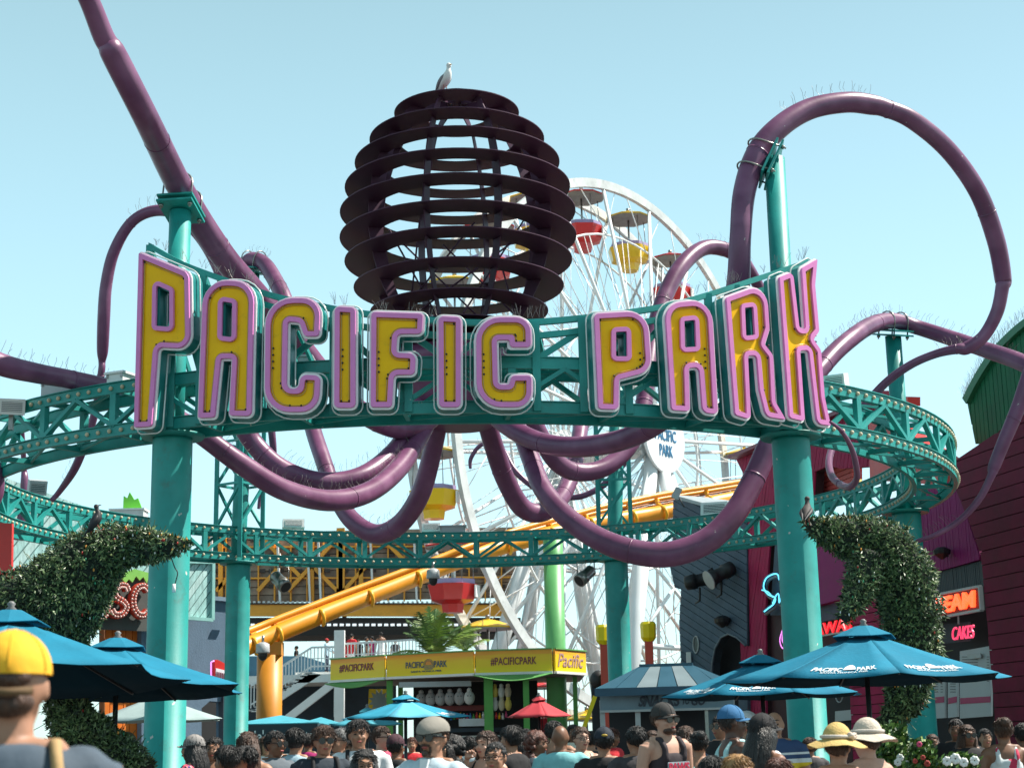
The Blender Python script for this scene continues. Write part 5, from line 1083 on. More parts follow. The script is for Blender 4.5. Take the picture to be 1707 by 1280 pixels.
# flowers and bush by the right topiary
def bush(px,py,Y,rx,rz,N,label,seed,cols,flowers=(),nm='bush'):
    r=random.Random(seed); c=P(px,py,Y); t=thing(nm,(c.x,c.y,0),label,'bush'); part('stem',MB().tube([Vector((c.x,c.y,0)),c],.05,8),mat('stem_brown',(.08,.05,.03),.9),t); L=[MB() for _ in cols]
    for _ in range(N):
        d=Vector((r.gauss(0,1),r.gauss(0,1),r.gauss(0,1))).normalized()*r.uniform(.35,1)**.5; p=c+Vector((d.x*rx,d.y*rx,d.z*rz))*(1+.25*noise.noise(c+d*3)); n_=Vector((r.uniform(-1,1),r.uniform(-1,1),r.uniform(0,1))).normalized(); t1=n_.orthogonal().normalized(); t2=n_.cross(t1); l=r.uniform(.03,.07)
        L[r.randrange(len(cols))].add([p,p+t1*l*.5+t2*l*.25,p+t1*l,p+t1*l*.5-t2*l*.25],[(0,1,2,3)])
    for m_,k in zip(L,cols): part('leaves',m_,k,t,kind='stuff',recalc=False)
    for fx,fy,fc,fs in flowers:
        mb=MB(); q=P(fx,fy,Y-rx)
        for k in range(7): a=k*.9; mb.ell(q+Vector((math.cos(a)*fs*.6,-.01,math.sin(a)*fs*.6)),(fs*.5,fs*.3,fs*.5),6)
        part('flower',mb,fc,t)
LB=[mat('bush_green',(.06,.14,.02),.5,0,.3,9),mat('bush_light',(.17,.26,.05),.5,0,.3,9),mat('bush_dark',(.02,.06,.015),.5)]
FW_=mat('white_petal',(.75,.75,.72),.6); FP=mat('pink_petal',(.6,.05,.15),.6); FR=mat('red_petal',(.4,.04,.03),.6)
bush(1487,1250,14,.17,.22,2200,'bright green bush with white flowers beside the white sun hat',11,LB,[(1500,1262,FW_,.03),(1516,1268,FW_,.035),(1496,1270,FW_,.03)])
bush(1535,1262,13.5,.12,.14,900,'flowering shrub with pink and red blooms near the frame bottom',12,LB,[(1532,1240,FP,.022),(1538,1262,FR,.02),(1525,1268,FR,.02),(1545,1272,FR,.025)])
bush(1598,1272,13,.16,.07,900,'low planting of white flowers at the bottom right',13,LB,[(1578,1268,FW_,.035),(1592,1264,FW_,.04),(1606,1270,FW_,.035),(1624,1267,FW_,.035)])
# ---------------------------------------------------------------- umbrellas
def umbrella(px,py,Y,rad,rise,rot,label,m1,m2=None,text=None,n=8,pole=True,group='patio umbrellas',vent=True,tilt=0):
    ap=P(px,py,Y); t=thing('patio_umbrella',(ap.x,ap.y,0),label,'umbrella',group); m2=m2 or m1
    el=ap.z-rise
    def rim(k,f=1): a=rot+2*math.pi*k/n; return Vector((ap.x+rad*f*math.sin(a),ap.y-rad*f*math.cos(a),el+(1-f)*rise+tilt*rad*f*math.cos(a)))
    def surf(k,f,g):
        p=rim(k,f).lerp(rim(k+1,f),g); sag=-.05*math.sin(math.pi*g)*f*rad/1.4 -.04*math.sin(math.pi*f)*rad*.5
        cen=Vector((ap.x,ap.y,p.z)); p=p+(cen-p)*(.07*math.sin(math.pi*g)*f); p.z+=sag*.6; return p
    S=5
    for k in range(n):
        vs=[];fs=[]
        for i in range(S+1):
            f=.10+.90*i/S
            for j in range(S+1):
                g=j/S; a=rim(k,f);b=rim(k+1,f); p=a.lerp(b,g); sag=-.05*math.sin(math.pi*g)*f*rad/1.4 -.04*math.sin(math.pi*f)*rad*.5
                vs.append(surf(k,f,g))
        for i in range(S):
            for j in range(S): q=i*(S+1)+j; fs.append((q,q+1,q+S+2,q+S+1))
        o=part('canopy_panel',MB().add(vs,fs),m1 if k%2 else m2,t,recalc=False); o.data.flip_normals(); o.data.materials.append(m1 if m1 not in (UMB,UMBL) else UMB_SHADE); s=o.modifiers.new('s','SOLIDIFY'); s.thickness=.006; s.offset=0; s.material_offset=1
        for p_ in o.data.polygons: p_.use_smooth=True
        part('rib',MB().beam(rim(k,.08)+Vector((0,0,-.03)),rim(k,.975)+Vector((0,0,-.022)),.014,.016),mat('rib_dark',(.03,.03,.035),.5),t)
    if vent:
        mb=MB(); vs=[];fs=[]
        for k in range(n):
            a=rot+2*math.pi*k/n; vs.append((ap.x+rad*.22*math.sin(a),ap.y-rad*.22*math.cos(a),ap.z-rise*.22+.045+.02*math.sin(k*2.2))); vs.append((ap.x+rad*.06*math.sin(a),ap.y-rad*.06*math.cos(a),ap.z+.05))
        for k in range(n): j=(k+1)%n; fs.append((2*k,2*j,2*j+1,2*k+1))
        o=part('vent_cap',mb.add(vs,fs),m1,t); s=o.modifiers.new('s','SOLIDIFY'); s.thickness=.008
    part('finial',MB().lathe((ap.x,ap.y,ap.z+.03),[(.035,0),(.05,.02),(.022,.05),(.034,.07),(.012,.09)],12),mat('finial_grey',(.16,.16,.16),.5),t)
    part('pole',MB().tube([Vector((ap.x,ap.y,0)),Vector((ap.x,ap.y,ap.z))],.025,10),mat('pole_dark',(.05,.05,.055),.4,.5),t)
    if text:
        for k in text:
            a=rim(k,.93);b=rim(k+1,.93);c=rim(k,.62);d_=rim(k+1,.62); SF=lambda u,v,tt,k=k: surf(k,.90-v*.30,.16+u*.68)+Vector((0,-.004,.010+tt)); nrm=(b-a).cross(c-a).normalized(); nrm=nrm if nrm.z>0 else -nrm
            ex=(b-a).normalized(); L=(b-a).length; ey=nrm.cross(ex); o=a+ex*L*.2+ey*.03+nrm*-.002
            if (ey.z<0): ey=-ey
            o=a+ex*L*.16+ey*.05+nrm*.012; w_=L*.68
            mb=text_mb('PACIFIC',lambda u,v,tt:SF(u,v+.1,tt),.44,.26,thick=.003,bold=.02); text_mb('PARK',lambda u,v,tt:SF(u+.68,v+.1,tt),.30,.26,mb,thick=.003,bold=.02)
            text_mb('SANTA MONICA PIER',lambda u,v,tt:SF(u+.15,v-.04,tt),.7,.09,mb,thick=.003)
            mb.poly([SF(.56+.10*math.cos(R(q)),.2+.34*math.sin(R(q)),0) for q in range(0,181,20)],nrm*.004)
            part('lettering',mb,mat('white_print',(.75,.78,.8),.6),t)
umbrella(18,1028,12.4,1.36,.46,R(14),'large near blue umbrella at left with its tip crossing the front left column',UMB,tilt=.07)
umbrella(196,1072,15.8,1.28,.44,R(30),'second blue umbrella behind the near one, tip reaching the rear column',UMB,tilt=.05)
umbrella(262,1158,22,.98,.33,R(12),'pale grey umbrella behind the front left column',GREYC,mat('grey_canvas_shade',(.3,.38,.38),.8),n=6,vent=False)  # panels alternate between two close greys
umbrella(1440,1052,15.9,1.40,.46,R(0),'near blue umbrella at right with white park lettering, behind the right topiary',UMB,text=(7,0))
umbrella(1268,1099,18.5,1.16,.40,R(8),'lower blue umbrella at right whose left tip overlaps the snack booth sign',UMB,text=(6,7))
umbrella(676,1164,24,.97,.27,R(-11),'bright blue umbrella in front of the prize kiosk',UMBL,mat('sky_canvas',(.10,.42,.58),.75),text=(1,))
umbrella(612,1184,31,.75,.26,R(5),'small turquoise umbrella behind the bright blue one',mat('turq_canvas',(.05,.30,.38),.8),n=6)
umbrella(898,1164,32,.66,.34,R(10),'small red umbrella below the kiosk awning',REDC,n=6)
def tent(px,py,Y,w_,h,label,txt=None):
    c=P(px,py,Y); t=thing('canopy_tent',(c.x,c.y,0),label,'tent','navy market tents'); e=c.z-h
    cs=[Vector((c.x+a*w_/2,c.y+b*w_/2,e)) for a,b in((-1,-1),(1,-1),(1,1),(-1,1))]
    for k in range(4): part('roof_panel',MB().poly([cs[k],cs[(k+1)%4],c],Vector((0,0,.02))),mat('tent_turquoise',(.05,.33,.42),.7),t)
    for k in range(4): a,b=cs[k],cs[(k+1)%4]; part('valance',MB().poly([a+Vector((0,0,-.001)),b+Vector((0,0,-.001)),b+Vector((0,0,-.62)),a+Vector((0,0,-.62))],Vector((0,.012,0)) if k%2==0 else Vector((.012,0,0))),NAVY,t)
    for p in cs: part('leg',MB().beam(Vector((p.x,p.y,0)),p,.05,.05),GREYB,t)
    if txt: part('lettering',text_mb(txt,lambda u,v,tt:Vector((c.x-w_/2+.12+u,c.y-w_/2-.004-tt,e-.38+v)),w_-.25,.26,thick=.006,bold=.01),mat('white_print',(.75,.78,.8)),t)
tent(468,1193,38,2.0,.20,'navy market tent with turquoise roof and white lettering beside the orange column',"Uncle's Presents")
tent(535,1196,40,1.05,.17,'smaller navy market tent with turquoise roof right of the lettered one')
# ---------------------------------------------------------------- people
SK=[mat('skin_light',(.50,.28,.20),.55,0,.08,14),mat('skin_tan',(.36,.18,.11),.55,0,.1,14),mat('skin_brown',(.20,.09,.05),.5,0,.12,14),mat('skin_deep',(.075,.032,.02),.45,0,.12,14)]
HC={'black':mat('hair_black',(.012,.010,.010),.45,0,.4,40,bump=.8,bscale=110,stretch=(1,1,.22)),'brown':mat('hair_brown',(.06,.026,.014),.45,0,.45,40,bump=.8,bscale=110,stretch=(1,1,.22)),'auburn':mat('hair_auburn',(.10,.03,.018),.45,0,.45,40,bump=.8,bscale=110,stretch=(1,1,.22)),'grey':mat('hair_grey',(.10,.10,.10),.5,0,.3,30,bump=.5,bscale=90),'blond':mat('hair_blond',(.3,.16,.06),.5,0,.3,30,bump=.5)}
def cloth(nm,c,**k): return mat('cloth_'+nm,c,.85,0,.12,6,bump=.35,bscale=14,**k)
def remesh(mb,vox,it=3,name='m'):
    me=mb.mesh(name+'_t',SK[0],False); o=bpy.data.objects.new('t',me); COL.objects.link(o)
    r=o.modifiers.new('r','REMESH'); r.mode='VOXEL'; r.voxel_size=vox; r.use_smooth_shade=True
    s=o.modifiers.new('s','SMOOTH'); s.factor=.5; s.iterations=it
    dg=bpy.context.evaluated_depsgraph_get(); dg.update(); m2=bpy.data.meshes.new_from_object(o.evaluated_get(dg)); m2.name=name
    bpy.data.objects.remove(o); 
    for p in m2.polygons: p.use_smooth=True
    return m2
def loft(mb,secs,n=20,pw=.85):
    q=catmull(secs,3); vs=[];fs=[]
    for cx,cy,z,rx,ry in q:
        for k in range(n):
            a=2*math.pi*k/n; c,s=math.cos(a),math.sin(a); vs.append((cx+rx*abs(c)**pw*(1 if c>0 else -1),cy+ry*abs(s)**pw*(1 if s>0 else -1),z))
    for i in range(len(q)-1):
        for k in range(n): fs.append((i*n+k,i*n+(k+1)%n,(i+1)*n+(k+1)%n,(i+1)*n+k))
    fs+=[tuple(reversed(range(n))),tuple((len(q)-1)*n+k for k in range(n))]
    return mb.add(vs,fs,0,True)
def arms(pose,f):
    sx=.175 if f else .195
    d={'down':[((sx,0,1.41),(sx+.06,.02,1.14),(sx+.07,-.03,.90))]*2,
       'bent':[((sx,0,1.41),(sx+.05,.04,1.14),(.07,-.24,1.12))]*2,
       'eat':[((sx,0,1.41),(sx+.06,-.05,1.15),(.06,-.20,1.50)),((sx,0,1.41),(sx+.04,.0,1.14),(.09,-.26,1.22))],
       'lean':[((sx,0,1.41),(sx+.04,-.12,1.18),(sx+.0,-.36,1.05))]*2}[pose]
    out=[]
    for s,a in zip((-1,1),d): out.append([Vector((p[0]*s,p[1],p[2])) for p in a])
    return out
def hand(mb,wr,dr,s):
    dr=dr.normalized(); side=dr.cross(Vector((0,0,1))); side=Vector((s,0,0)) if side.length<.3 else side.normalized(); nn=side.cross(dr)
    mb.tube([wr-dr*.02,wr+dr*.03,wr+dr*.085],[.024,.036,.034],8)
    for k,(o,L) in enumerate(((-.028,.062),(-.010,.075),(.009,.070),(.027,.055))):
        b=wr+dr*.07+side*o; mb.tube([b,b+dr*L*.55-nn*.006,b+dr*L*.85-nn*.028,b+dr*L*.8-nn*.045],[.0095,.009,.008,.006],6)
    b=wr+dr*.02-side*.03; mb.tube([b,b-side*.03+dr*.035,b-side*.025+dr*.07],[.012,.010,.008],6)
BC_={}
def lift(me,neck=False):
    for v in me.vertices:
        z=v.co.z
        if z>.95:
            a=min(1,(z-.95)/.35); b=1 if z<1.475 else max(0,1-(z-1.475)/.06); v.co.z=z+.045*a*b
def body_mesh(pose,f,vox):
    k=('b',pose,f,vox)
    if k in BC_: return BC_[k]
    mb=MB(); wv=.90 if f else 1
    loft(mb,[(0,.0,.80,.10,.08),(0,.0,.88,.160,.105),(0,0,1.0,.135*wv,.095),(0,0,1.12,.130*wv,.092),(0,0,1.28,.155*wv,.108),(0,.005,1.39,.175*wv,.098),(0,.008,1.445,.120*wv,.075),(0,.008,1.48,.062,.058),(0,.004,1.56,.052,.055),(0,.0,1.60,.04,.045)],22)
    if f:
        for s in(-1,1): mb.ell((.065*s,-.075,1.27),(.06,.06,.06),12)
    mb.ell((0,.012,1.655),(.076,.094,.096),18); mb.ell((0,-.022,1.61),(.064,.076,.088),16); mb.ell((0,-.040,1.562),(.044,.048,.040),14)
    mb.ell((0,-.082,1.672),(.050,.022,.014),10)
    mb.tube([(0,-.090,1.655),(0,-.108,1.622),(0,-.104,1.612)],[.009,.014,.013],8); mb.ell((0,-.092,1.583),(.024,.012,.011),8)
    for s in(-1,1): mb.ell((.036*s,-.078,1.615),(.026,.022,.020),8); mb.ell((.078*s,.008,1.635),(.010,.020,.031),8); mb.ell((.165*wv*s,.0,1.395),(.062,.060,.06),12)
    for s,a in zip((-1,1),arms(pose,f)):
        g=.85 if f else 1; mb.tube([a[0],a[0].lerp(a[1],.5),a[1]],[.052*g,.048*g,.038*g],12); mb.ell(a[1],(.039*g,)*3,10); mb.tube([a[1],a[1].lerp(a[2],.35),a[2]],[.038*g,.038*g,.025*g],12)
    for s in(-1,1):
        mb.tube([(.085*s,0,.90),(.095*s,0,.66),(.10*s,0,.48)],[.088,.070,.052],12); mb.tube([(.10*s,0,.48),(.10*s,.02,.32),(.10*s,.025,.08)],[.052,.050,.034],12); mb.tube([(.10*s,.05,.045),(.105*s,-.08,.035),(.11*s,-.15,.025)],[.04,.038,.022],10)
    for s in(-1,1): mb.ell((.062*s,.022,1.455),(.075,.045,.040),12)
    me=remesh(mb,vox,2,'body'); HB=True
    # fingers are appended as chains rooted in the palms
    hb=MB()
    for s,a in zip((-1,1),arms(pose,f)):
        hand(hb,a[2]+(a[2]-a[1]).normalized()*.0,a[2]-a[1],s)
    hm=hb.mesh('h',SK[0]); b=bmesh.new(); b.from_mesh(me); b.from_mesh(hm); b.to_mesh(me); b.free()
    lift(me)
    for p in me.polygons: p.use_smooth=True
    me.materials.clear(); me.materials.append(SK[0])
    BC_[k]=me; return me
def cloth_mesh(kind,pose,f):
    k=(kind,pose,f)
    if k in BC_: return BC_[k]
    wv=.90 if f else 1; mb=MB(); A=arms(pose,f); e=.016
    if kind in('tee','longsleeve','polo'):
        loft(mb,[(0,0,.84,.168*wv+e,.115+e),(0,0,.95,.160*wv+e,.105+e),(0,0,1.12,.142*wv+e,.096+e),(0,0,1.28,.160*wv+e,.112+e),(0,.005,1.39,.178*wv+e,.102+e),(0,.008,1.445,.125*wv+e,.080+e),(0,.01,1.468,.082,.076)],24)
        if f: 
            for s in(-1,1): mb.ell((.065*s,-.082,1.27),(.068,.064,.066),12)
        for s,a in zip((-1,1),A):
            mb.ell((.165*wv*s,0,1.395),(.074,.072,.070),12); d=.62 if kind!='longsleeve' else 1.0; g=.85 if f else 1
            mb.tube([a[0],a[0].lerp(a[1],d*.5),a[0].lerp(a[1],d)],[.066*g,.066*g,.068*g],12)
            if kind=='longsleeve': mb.ell(a[1],(.056,)*3,10); mb.tube([a[1],a[2]],[.054,.042],12)
        if kind=='polo': loft(mb,[(0,.004,1.45,.082,.076),(0,.004,1.485,.072,.068)],20)
    if kind in('tank','camisole'):
        w2=.82 if kind=='camisole' else .92
        loft(mb,[(0,0,.84,.166*wv+e,.112+e),(0,0,.95,.158*wv+e,.104+e),(0,0,1.12,.138*wv+e,.094+e),(0,0,1.26,.155*wv+e,.108+e),(0,.002,1.32,.150*wv*w2+e,.106+e),(0,.004,1.35,.135*wv*w2,.104+e*.6)],24)
        if f:
            for s in(-1,1): mb.ell((.065*s,-.082,1.27),(.066,.064,.064),12)
        for s in(-1,1):
            th=.026 if kind=='tank' else .012; xx=.092*wv
            mb.tube([(xx*1.02*s,-.108,1.30),(xx*s,-.100,1.39),(xx*.98*s,-.045,1.452),(xx*.95*s,.04,1.452),(xx*s,.098,1.38),(xx*s,.108,1.30)],th,8)
    if kind=='dress':
        loft(mb,[(0,0,.08,.27,.24),(0,0,.5,.21,.18),(0,0,.85,.175,.13),(0,0,1.05,.14,.108),(0,0,1.26,.155,.116),(0,0,1.33,.145,.11)],24)
    if kind=='trousers':
        loft(mb,[(0,0,.76,.12,.10),(0,0,.86,.172,.12),(0,0,.96,.165,.115),(0,0,1.0,.155,.11)],22)
        for s in(-1,1): mb.tube([(.088*s,0,.90),(.10*s,0,.66),(.105*s,0,.48),(.105*s,.015,.28),(.105*s,.02,.08)],[.102,.086,.070,.064,.06],12)
    if kind=='shorts':
        loft(mb,[(0,0,.76,.12,.10),(0,0,.86,.174,.122),(0,0,.96,.167,.117),(0,0,1.0,.157,.112)],22)
        for s in(-1,1): mb.tube([(.088*s,0,.90),(.10*s,0,.70),(.105*s,0,.52)],[.105,.095,.09],12)
    me=remesh(mb,.015,2,kind)
    if kind not in('trousers','shorts'): lift(me)
    for v in me.vertices:
        d=noise.noise(v.co*Vector((9,9,5)))*.007+noise.noise(v.co*22)*.0025; v.co+=Vector((v.co.x,v.co.y,0)).normalized()*d
    BC_[k]=me; return me
def hair_mesh(kind):
    k=('h',kind)
    if k in BC_: return BC_[k]
    mb=MB(); n=28;h=18; vs=[];fs=[]; r=random.Random(hash(kind)%99)
    big={'short':(.085,.100,.100),'crop':(.080,.098,.099),'full':(.094,.106,.108),'long':(.088,.102,.103),'bun':(.084,.100,.101),'curly':(.115,.122,.122)}[kind]
    for i in range(h+1):
        t=math.pi*i/h
        for q in range(n):
            a=2*math.pi*q/n; d=Vector((math.sin(t)*math.cos(a),math.sin(t)*math.sin(a),math.cos(t))); p=Vector((d.x*big[0],d.y*big[1]+.014,d.z*big[2]+1.664))
            nz=noise.noise(d*5+Vector((len(kind),0,0)))*.010+noise.noise(d*14)*.004; 
            if kind=='curly': nz=noise.noise(d*9)*.025
            p+=d*nz
            hl=1.705 if kind!='crop' else 1.712
            if (p.y<-.035 and p.z<hl) or (p.y<.02 and p.z<1.655) or p.z<1.575: p=Vector((p.x*.72,p.y*.72+.01,1.64+(p.z-1.64)*.7))
            vs.append(p)
    for i in range(h):
        for q in range(n): fs.append((i*n+q,(i+1)*n+q,(i+1)*n+(q+1)%n,i*n+(q+1)%n))
    mb.add(vs,fs,0,True)
    if kind=='long':
        for k2 in range(26):
            u=k2/25; a=-.25*math.pi+1.5*math.pi*u-.0; x=.080*math.cos(a); y=.02+.082*math.sin(a)
            if y<-.045: y=-.045
            L=r.uniform(.24,.34); mb.tube([(x*.8,y*.8,1.70),(x*1.08,y*1.05,1.60),(x*1.25+r.uniform(-.01,.01),y+.035,1.50),(x*1.35+r.uniform(-.02,.02),y+.05,1.46-L*.5),(x*1.2+r.uniform(-.03,.03),y+.055,1.46-L)],[.022,.028,.028,.024,.006],6)
    if kind=='bun': mb.ell((0,.10,1.72),(.045,.045,.045),10)
    if kind=='curly':
        for _ in range(60):
            a=r.uniform(0,6.28); t=r.uniform(.2,1.9); d=Vector((math.sin(t)*math.cos(a),math.sin(t)*math.sin(a),math.cos(t)))
            if d.y<-.3 and d.z<.4: continue
            mb.ell(Vector((0,.02,1.64))+d*.105,(.035,.035,.035),6)
        for k2 in range(14): a=math.pi*k2/13; mb.ell((.1*math.cos(a),.03+.09*math.sin(a),1.50+r.uniform(-.05,.05)),(.045,.045,.06),6)
    if kind in('short','full','crop','bun','long'):
        for _ in range({'crop':160,'short':300,'full':380}.get(kind,260)):
            a=r.uniform(0,6.28); t=math.acos(r.uniform(-.1,1)); d=Vector((math.sin(t)*math.cos(a),math.sin(t)*math.sin(a),math.cos(t)))
            p=Vector((d.x*big[0],d.y*big[1]+.014,d.z*big[2]+1.664))
            if p.y<-.03 and p.z<1.70: continue
            if p.y<.02 and p.z<1.66: continue
            fl=Vector((d.x*.3+r.uniform(-.18,.18),.5 if kind in('bun','long') else (-.75 if d.y<-.1 and d.z>.3 else .15),-.55)); fl=(fl-d*fl.dot(d)).normalized(); L=r.uniform(.03,.065)*(1.3 if kind=='full' else .8 if kind=='crop' else 1)
            mb.tube([p-d*.010,p-d*.001+fl*L*.5,p-d*.002+fl*L],[.0042,.0034,.0006],4)
    me=mb.mesh('hair',HC['black']); BC_[k]=me; return me
def put(name,me,m,parent,loc=(0,0,0)):
    o=bpy.data.objects.new(name,me); COL.objects.link(o); o.parent=parent; o.location=loc
    if not me.materials: me.materials.append(m)
    o.material_slots[0].link='OBJECT'; o.material_slots[0].material=m; return o
SHOE=mat('shoe_dark',(.03,.03,.035),.6); GLS=mat('dark_lens',(.008,.008,.010),.08); LIP=mat('lip_red',(.30,.06,.05),.5); EYW=mat('eye_dark',(.02,.015,.012),.2)
shoe=None
def gm(key,fn):
    if key not in BC_: BC_[key]=fn()
    return BC_[key]
def mk_eyes():
    mb=MB()
    for s in(-1,1): mb.ell((.030*s,-.0925,1.644),(.0135,.0055,.0055),8); 
    return mb.mesh('eye',EYW)
def mk_brows():
    mb=MB()
    for s in(-1,1): mb.tube([(.012*s,-.105,1.672),(.03*s,-.103,1.680),(.05*s,-.088,1.674)],[.003,.0045,.002],6)
    return mb.mesh('brow',EYW)
def mk_lips(): return MB().ell((0,-.1015,1.584),(.022,.006,.0075),10).mesh('lips',LIP)
def mk_shades():
    mb=MB()
    for s in(-1,1):
        mb.tube([(.033*s,-.112,1.645),(.033*s,-.104,1.645)],[.0275,.0275],14); mb.tube([(.058*s,-.106,1.652),(.082*s,-.06,1.652),(.084*s,.01,1.648)],.0045,6)
    mb.tube([(-.012,-.112,1.652),(0,-.116,1.655),(.012,-.112,1.652)],.004,6); return mb.mesh('shades',GLS)
def mk_glasses():
    mb=MB()
    for s in(-1,1):
        mb.tube([(.034*s+.026*math.cos(a),-.112,1.643+.019*math.sin(a)) for a in [2*math.pi*k/14 for k in range(14)]],.0026,5,closed=True); mb.tube([(.058*s,-.106,1.650),(.084*s,.01,1.648)],.0028,5)
    mb.tube([(-.009,-.112,1.648),(.009,-.112,1.648)],.0026,5); return mb.mesh('spectacles',GLS)
def dome(mb,c,r,zmin=0,n=20,h=8):
    vs=[];fs=[]
    for i in range(h+1):
        t=(math.pi/2+zmin)*i/h
        for k in range(n): a=2*math.pi*k/n; vs.append((c[0]+r[0]*math.sin(t)*math.cos(a),c[1]+r[1]*math.sin(t)*math.sin(a),c[2]+r[2]*math.cos(t)))
    for i in range(h):
        for k in range(n): fs.append((i*n+k,(i+1)*n+k,(i+1)*n+(k+1)%n,i*n+(k+1)%n))
    return mb.add(vs,fs,0,True)
def mk_cap(back=False):
    mb=MB(); dome(mb,(0,.012,1.678),(.091,.108,.100),.06,28,10); mb.ell((0,.012,1.777),(.008,.008,.005),6)
    for k in range(6): a=R(60*k+30); mb.tube([(.092*math.cos(a)*math.sin(t),.012+.109*math.sin(a)*math.sin(t),1.678+.101*math.cos(t)) for t in [R(5+9.5*i) for i in range(10)]],.0016,4)
    s=1 if back else -1; vs=[];fs=[]
    for i in range(7):
        for k in range(13): a=math.pi*k/12; rr=i/6; x=(.080)*math.cos(a)*(1-.0*rr); y=.012+s*(.088*math.sin(a)+ .085*rr*math.sin(a)**.7); vs.append((x,y,1.682-.012*rr-.05*(x/.08)**2*.35))
    for i in range(6):
        for k in range(12): q=i*13+k; fs.append((q,q+1,q+14,q+13))
    n0=len(vs); mb.add(vs+[(x,y,z-.004) for x,y,z in vs],fs+[tuple(n0+j for j in reversed(f)) for f in fs],0,True); return mb.mesh('cap',BLACK)
def mk_flat():
    mb=MB(); n=28; vs=[];fs=[]; h=9
    for i in range(h+1):
        t=(math.pi/2+.1)*i/h
        for k in range(n):
            a=2*math.pi*k/n; x=.094*math.sin(t)*math.cos(a); y=.118*math.sin(t)*math.sin(a); z=.082*math.cos(t); f=max(0,-y/.118); y-=.028*f; z-=.022*f*f; vs.append((x,y+.004,1.692+z))
    for i in range(h):
        for k in range(n): fs.append((i*n+k,(i+1)*n+k,(i+1)*n+(k+1)%n,i*n+(k+1)%n))
    mb.add(vs,fs,0,True); vs=[];fs=[]
    for i in range(4):
        for k in range(13): a=math.pi*k/12; rr=i/3; x=.074*math.cos(a); vs.append((x,-(.085*math.sin(a)+.058*rr*math.sin(a)),1.672-.014*rr))
    for i in range(3):
        for k in range(12): q=i*13+k; fs.append((q,q+1,q+14,q+13))
    n0=len(vs); mb.add(vs+[(x,y,z-.005) for x,y,z in vs],fs+[tuple(n0+j for j in reversed(f)) for f in fs],0,True); return mb.mesh('flat_cap',BLACK)
def mk_sunhat(big=.20,drop=.05,cr=.115):
    mb=MB(); dome(mb,(0,.015,1.69),(.098,.112,cr),0,28,8); vs=[];fs=[];n=36
    for i in range(6):
        rr=i/5
        for k in range(n): a=2*math.pi*k/n; w_=noise.noise(Vector((math.cos(a)*1.5,math.sin(a)*1.5,big*9))); vs.append((math.cos(a)*(.095+(big-.095)*rr),.015+math.sin(a)*(.109+(big-.1)*rr),1.692-drop*rr**1.3+w_*.03*rr))
    for i in range(5):
        for k in range(n): fs.append((i*n+k,(i+1)*n+k,(i+1)*n+(k+1)%n,i*n+(k+1)%n))
    n0=len(vs); mb.add(vs+[(x,y,z-.004) for x,y,z in vs],fs+[tuple(n0+j for j in reversed(f)) for f in fs],0,True); return mb.mesh('sun_hat',BLACK)
def mk_band(): return MB().tube([(.102*math.cos(a),.015+.116*math.sin(a),1.708) for a in [2*math.pi*k/28 for k in range(28)]],.013,6,closed=True).mesh('hat_band',BLACK)
def mk_pack():
    mb=MB(); loft(mb,[(0,.17,1.02,.10,.05),(0,.18,1.06,.135,.075),(0,.18,1.25,.135,.08),(0,.165,1.40,.11,.06),(0,.15,1.43,.06,.03)],20,.6)
    return mb.mesh('backpack',BLACK)
def mk_straps():
    mb=MB()
    for s in(-1,1): q=catmull([(.10*s,-.10,1.14),(.105*s,-.135,1.28),(.10*s,-.10,1.42),(.095*s,-.03,1.475),(.09*s,.06,1.47),(.09*s,.13,1.40),(.09*s,.135,1.2)],4); mb.tube(q,.017,6)
    me=mb.mesh('strap',BLACK); lift(me); return me
def person(label,px,top,Y,yaw,sk=1,hair='short',hc='black',f=0,shirt='tee',sc_=None,low='trousers',lc=None,pose='down',acc=(),vox=.016,hat=None,hatc=None,z0=0,face=True,group='people in the crowd',tilt=0):
    if Y<30 and Y not in(4.0,13.5): Y*=1.12
    p=P(px,top,Y); hgt=(p.z-z0); hh=1.76 if hair in('short','crop',None,'bun') else 1.772
    if hat: hh=1.785 if hat!='sun' else 1.80
    s=hgt/hh
    t=tag(link('person',None,None,(p.x,p.y,z0)),label,'person',group); t.rotation_euler=(0,R(rnd.uniform(-2,2)) if z0==0 and Y!=4.0 else 0,R(yaw+rnd.uniform(-4,4))); t.scale=(s,)*3
    put('body',body_mesh(pose,f,vox),SK[sk],t)
    if hair: put('hair',hair_mesh(hair),HC[hc],t)
    if shirt: put({'tee':'shirt','polo':'polo_shirt','longsleeve':'shirt','tank':'tank_top','camisole':'strap_top','dress':'dress'}[shirt],cloth_mesh(shirt,pose,f),sc_,t)
    if shirt!='dress': put(low,cloth_mesh(low,'down',f),lc or cloth('navy_denim',(.03,.045,.08)),t)
    if face:
        if 'shades' not in acc: put('eyes',gm('eye',mk_eyes),EYW,t)
        put('eyebrows',gm('brow',mk_brows),HC[hc if hair else 'black'],t); put('lips',gm('lips',mk_lips),LIP,t)
    if 'shades' in acc: put('sunglasses',gm('shades',mk_shades),GLS,t)
    if 'glasses' in acc: put('glasses',gm('glasses',mk_glasses),GLS,t)
    if hat=='cap': put('cap',gm('cap',mk_cap),hatc,t)
    if hat=='capback': put('cap',gm('capback',lambda:mk_cap(True)),hatc,t)
    if hat=='flat': put('flat_cap',gm('flat',mk_flat),hatc,t)
    if hat=='sun': put('sun_hat',gm('sun',mk_sunhat),hatc,t); put('hat_band',gm('band',mk_band),cloth('band_'+str(hatc.name)[-3:],(.5,.45,.4)),t)
    if 'pack' in acc: put('backpack',gm('pack',mk_pack),cloth('pack_black',(.015,.015,.018)),t)
    if 'straps' in acc: put('strap',gm('straps',mk_straps),cloth('strap_black',(.012,.012,.014)),t)
    return t
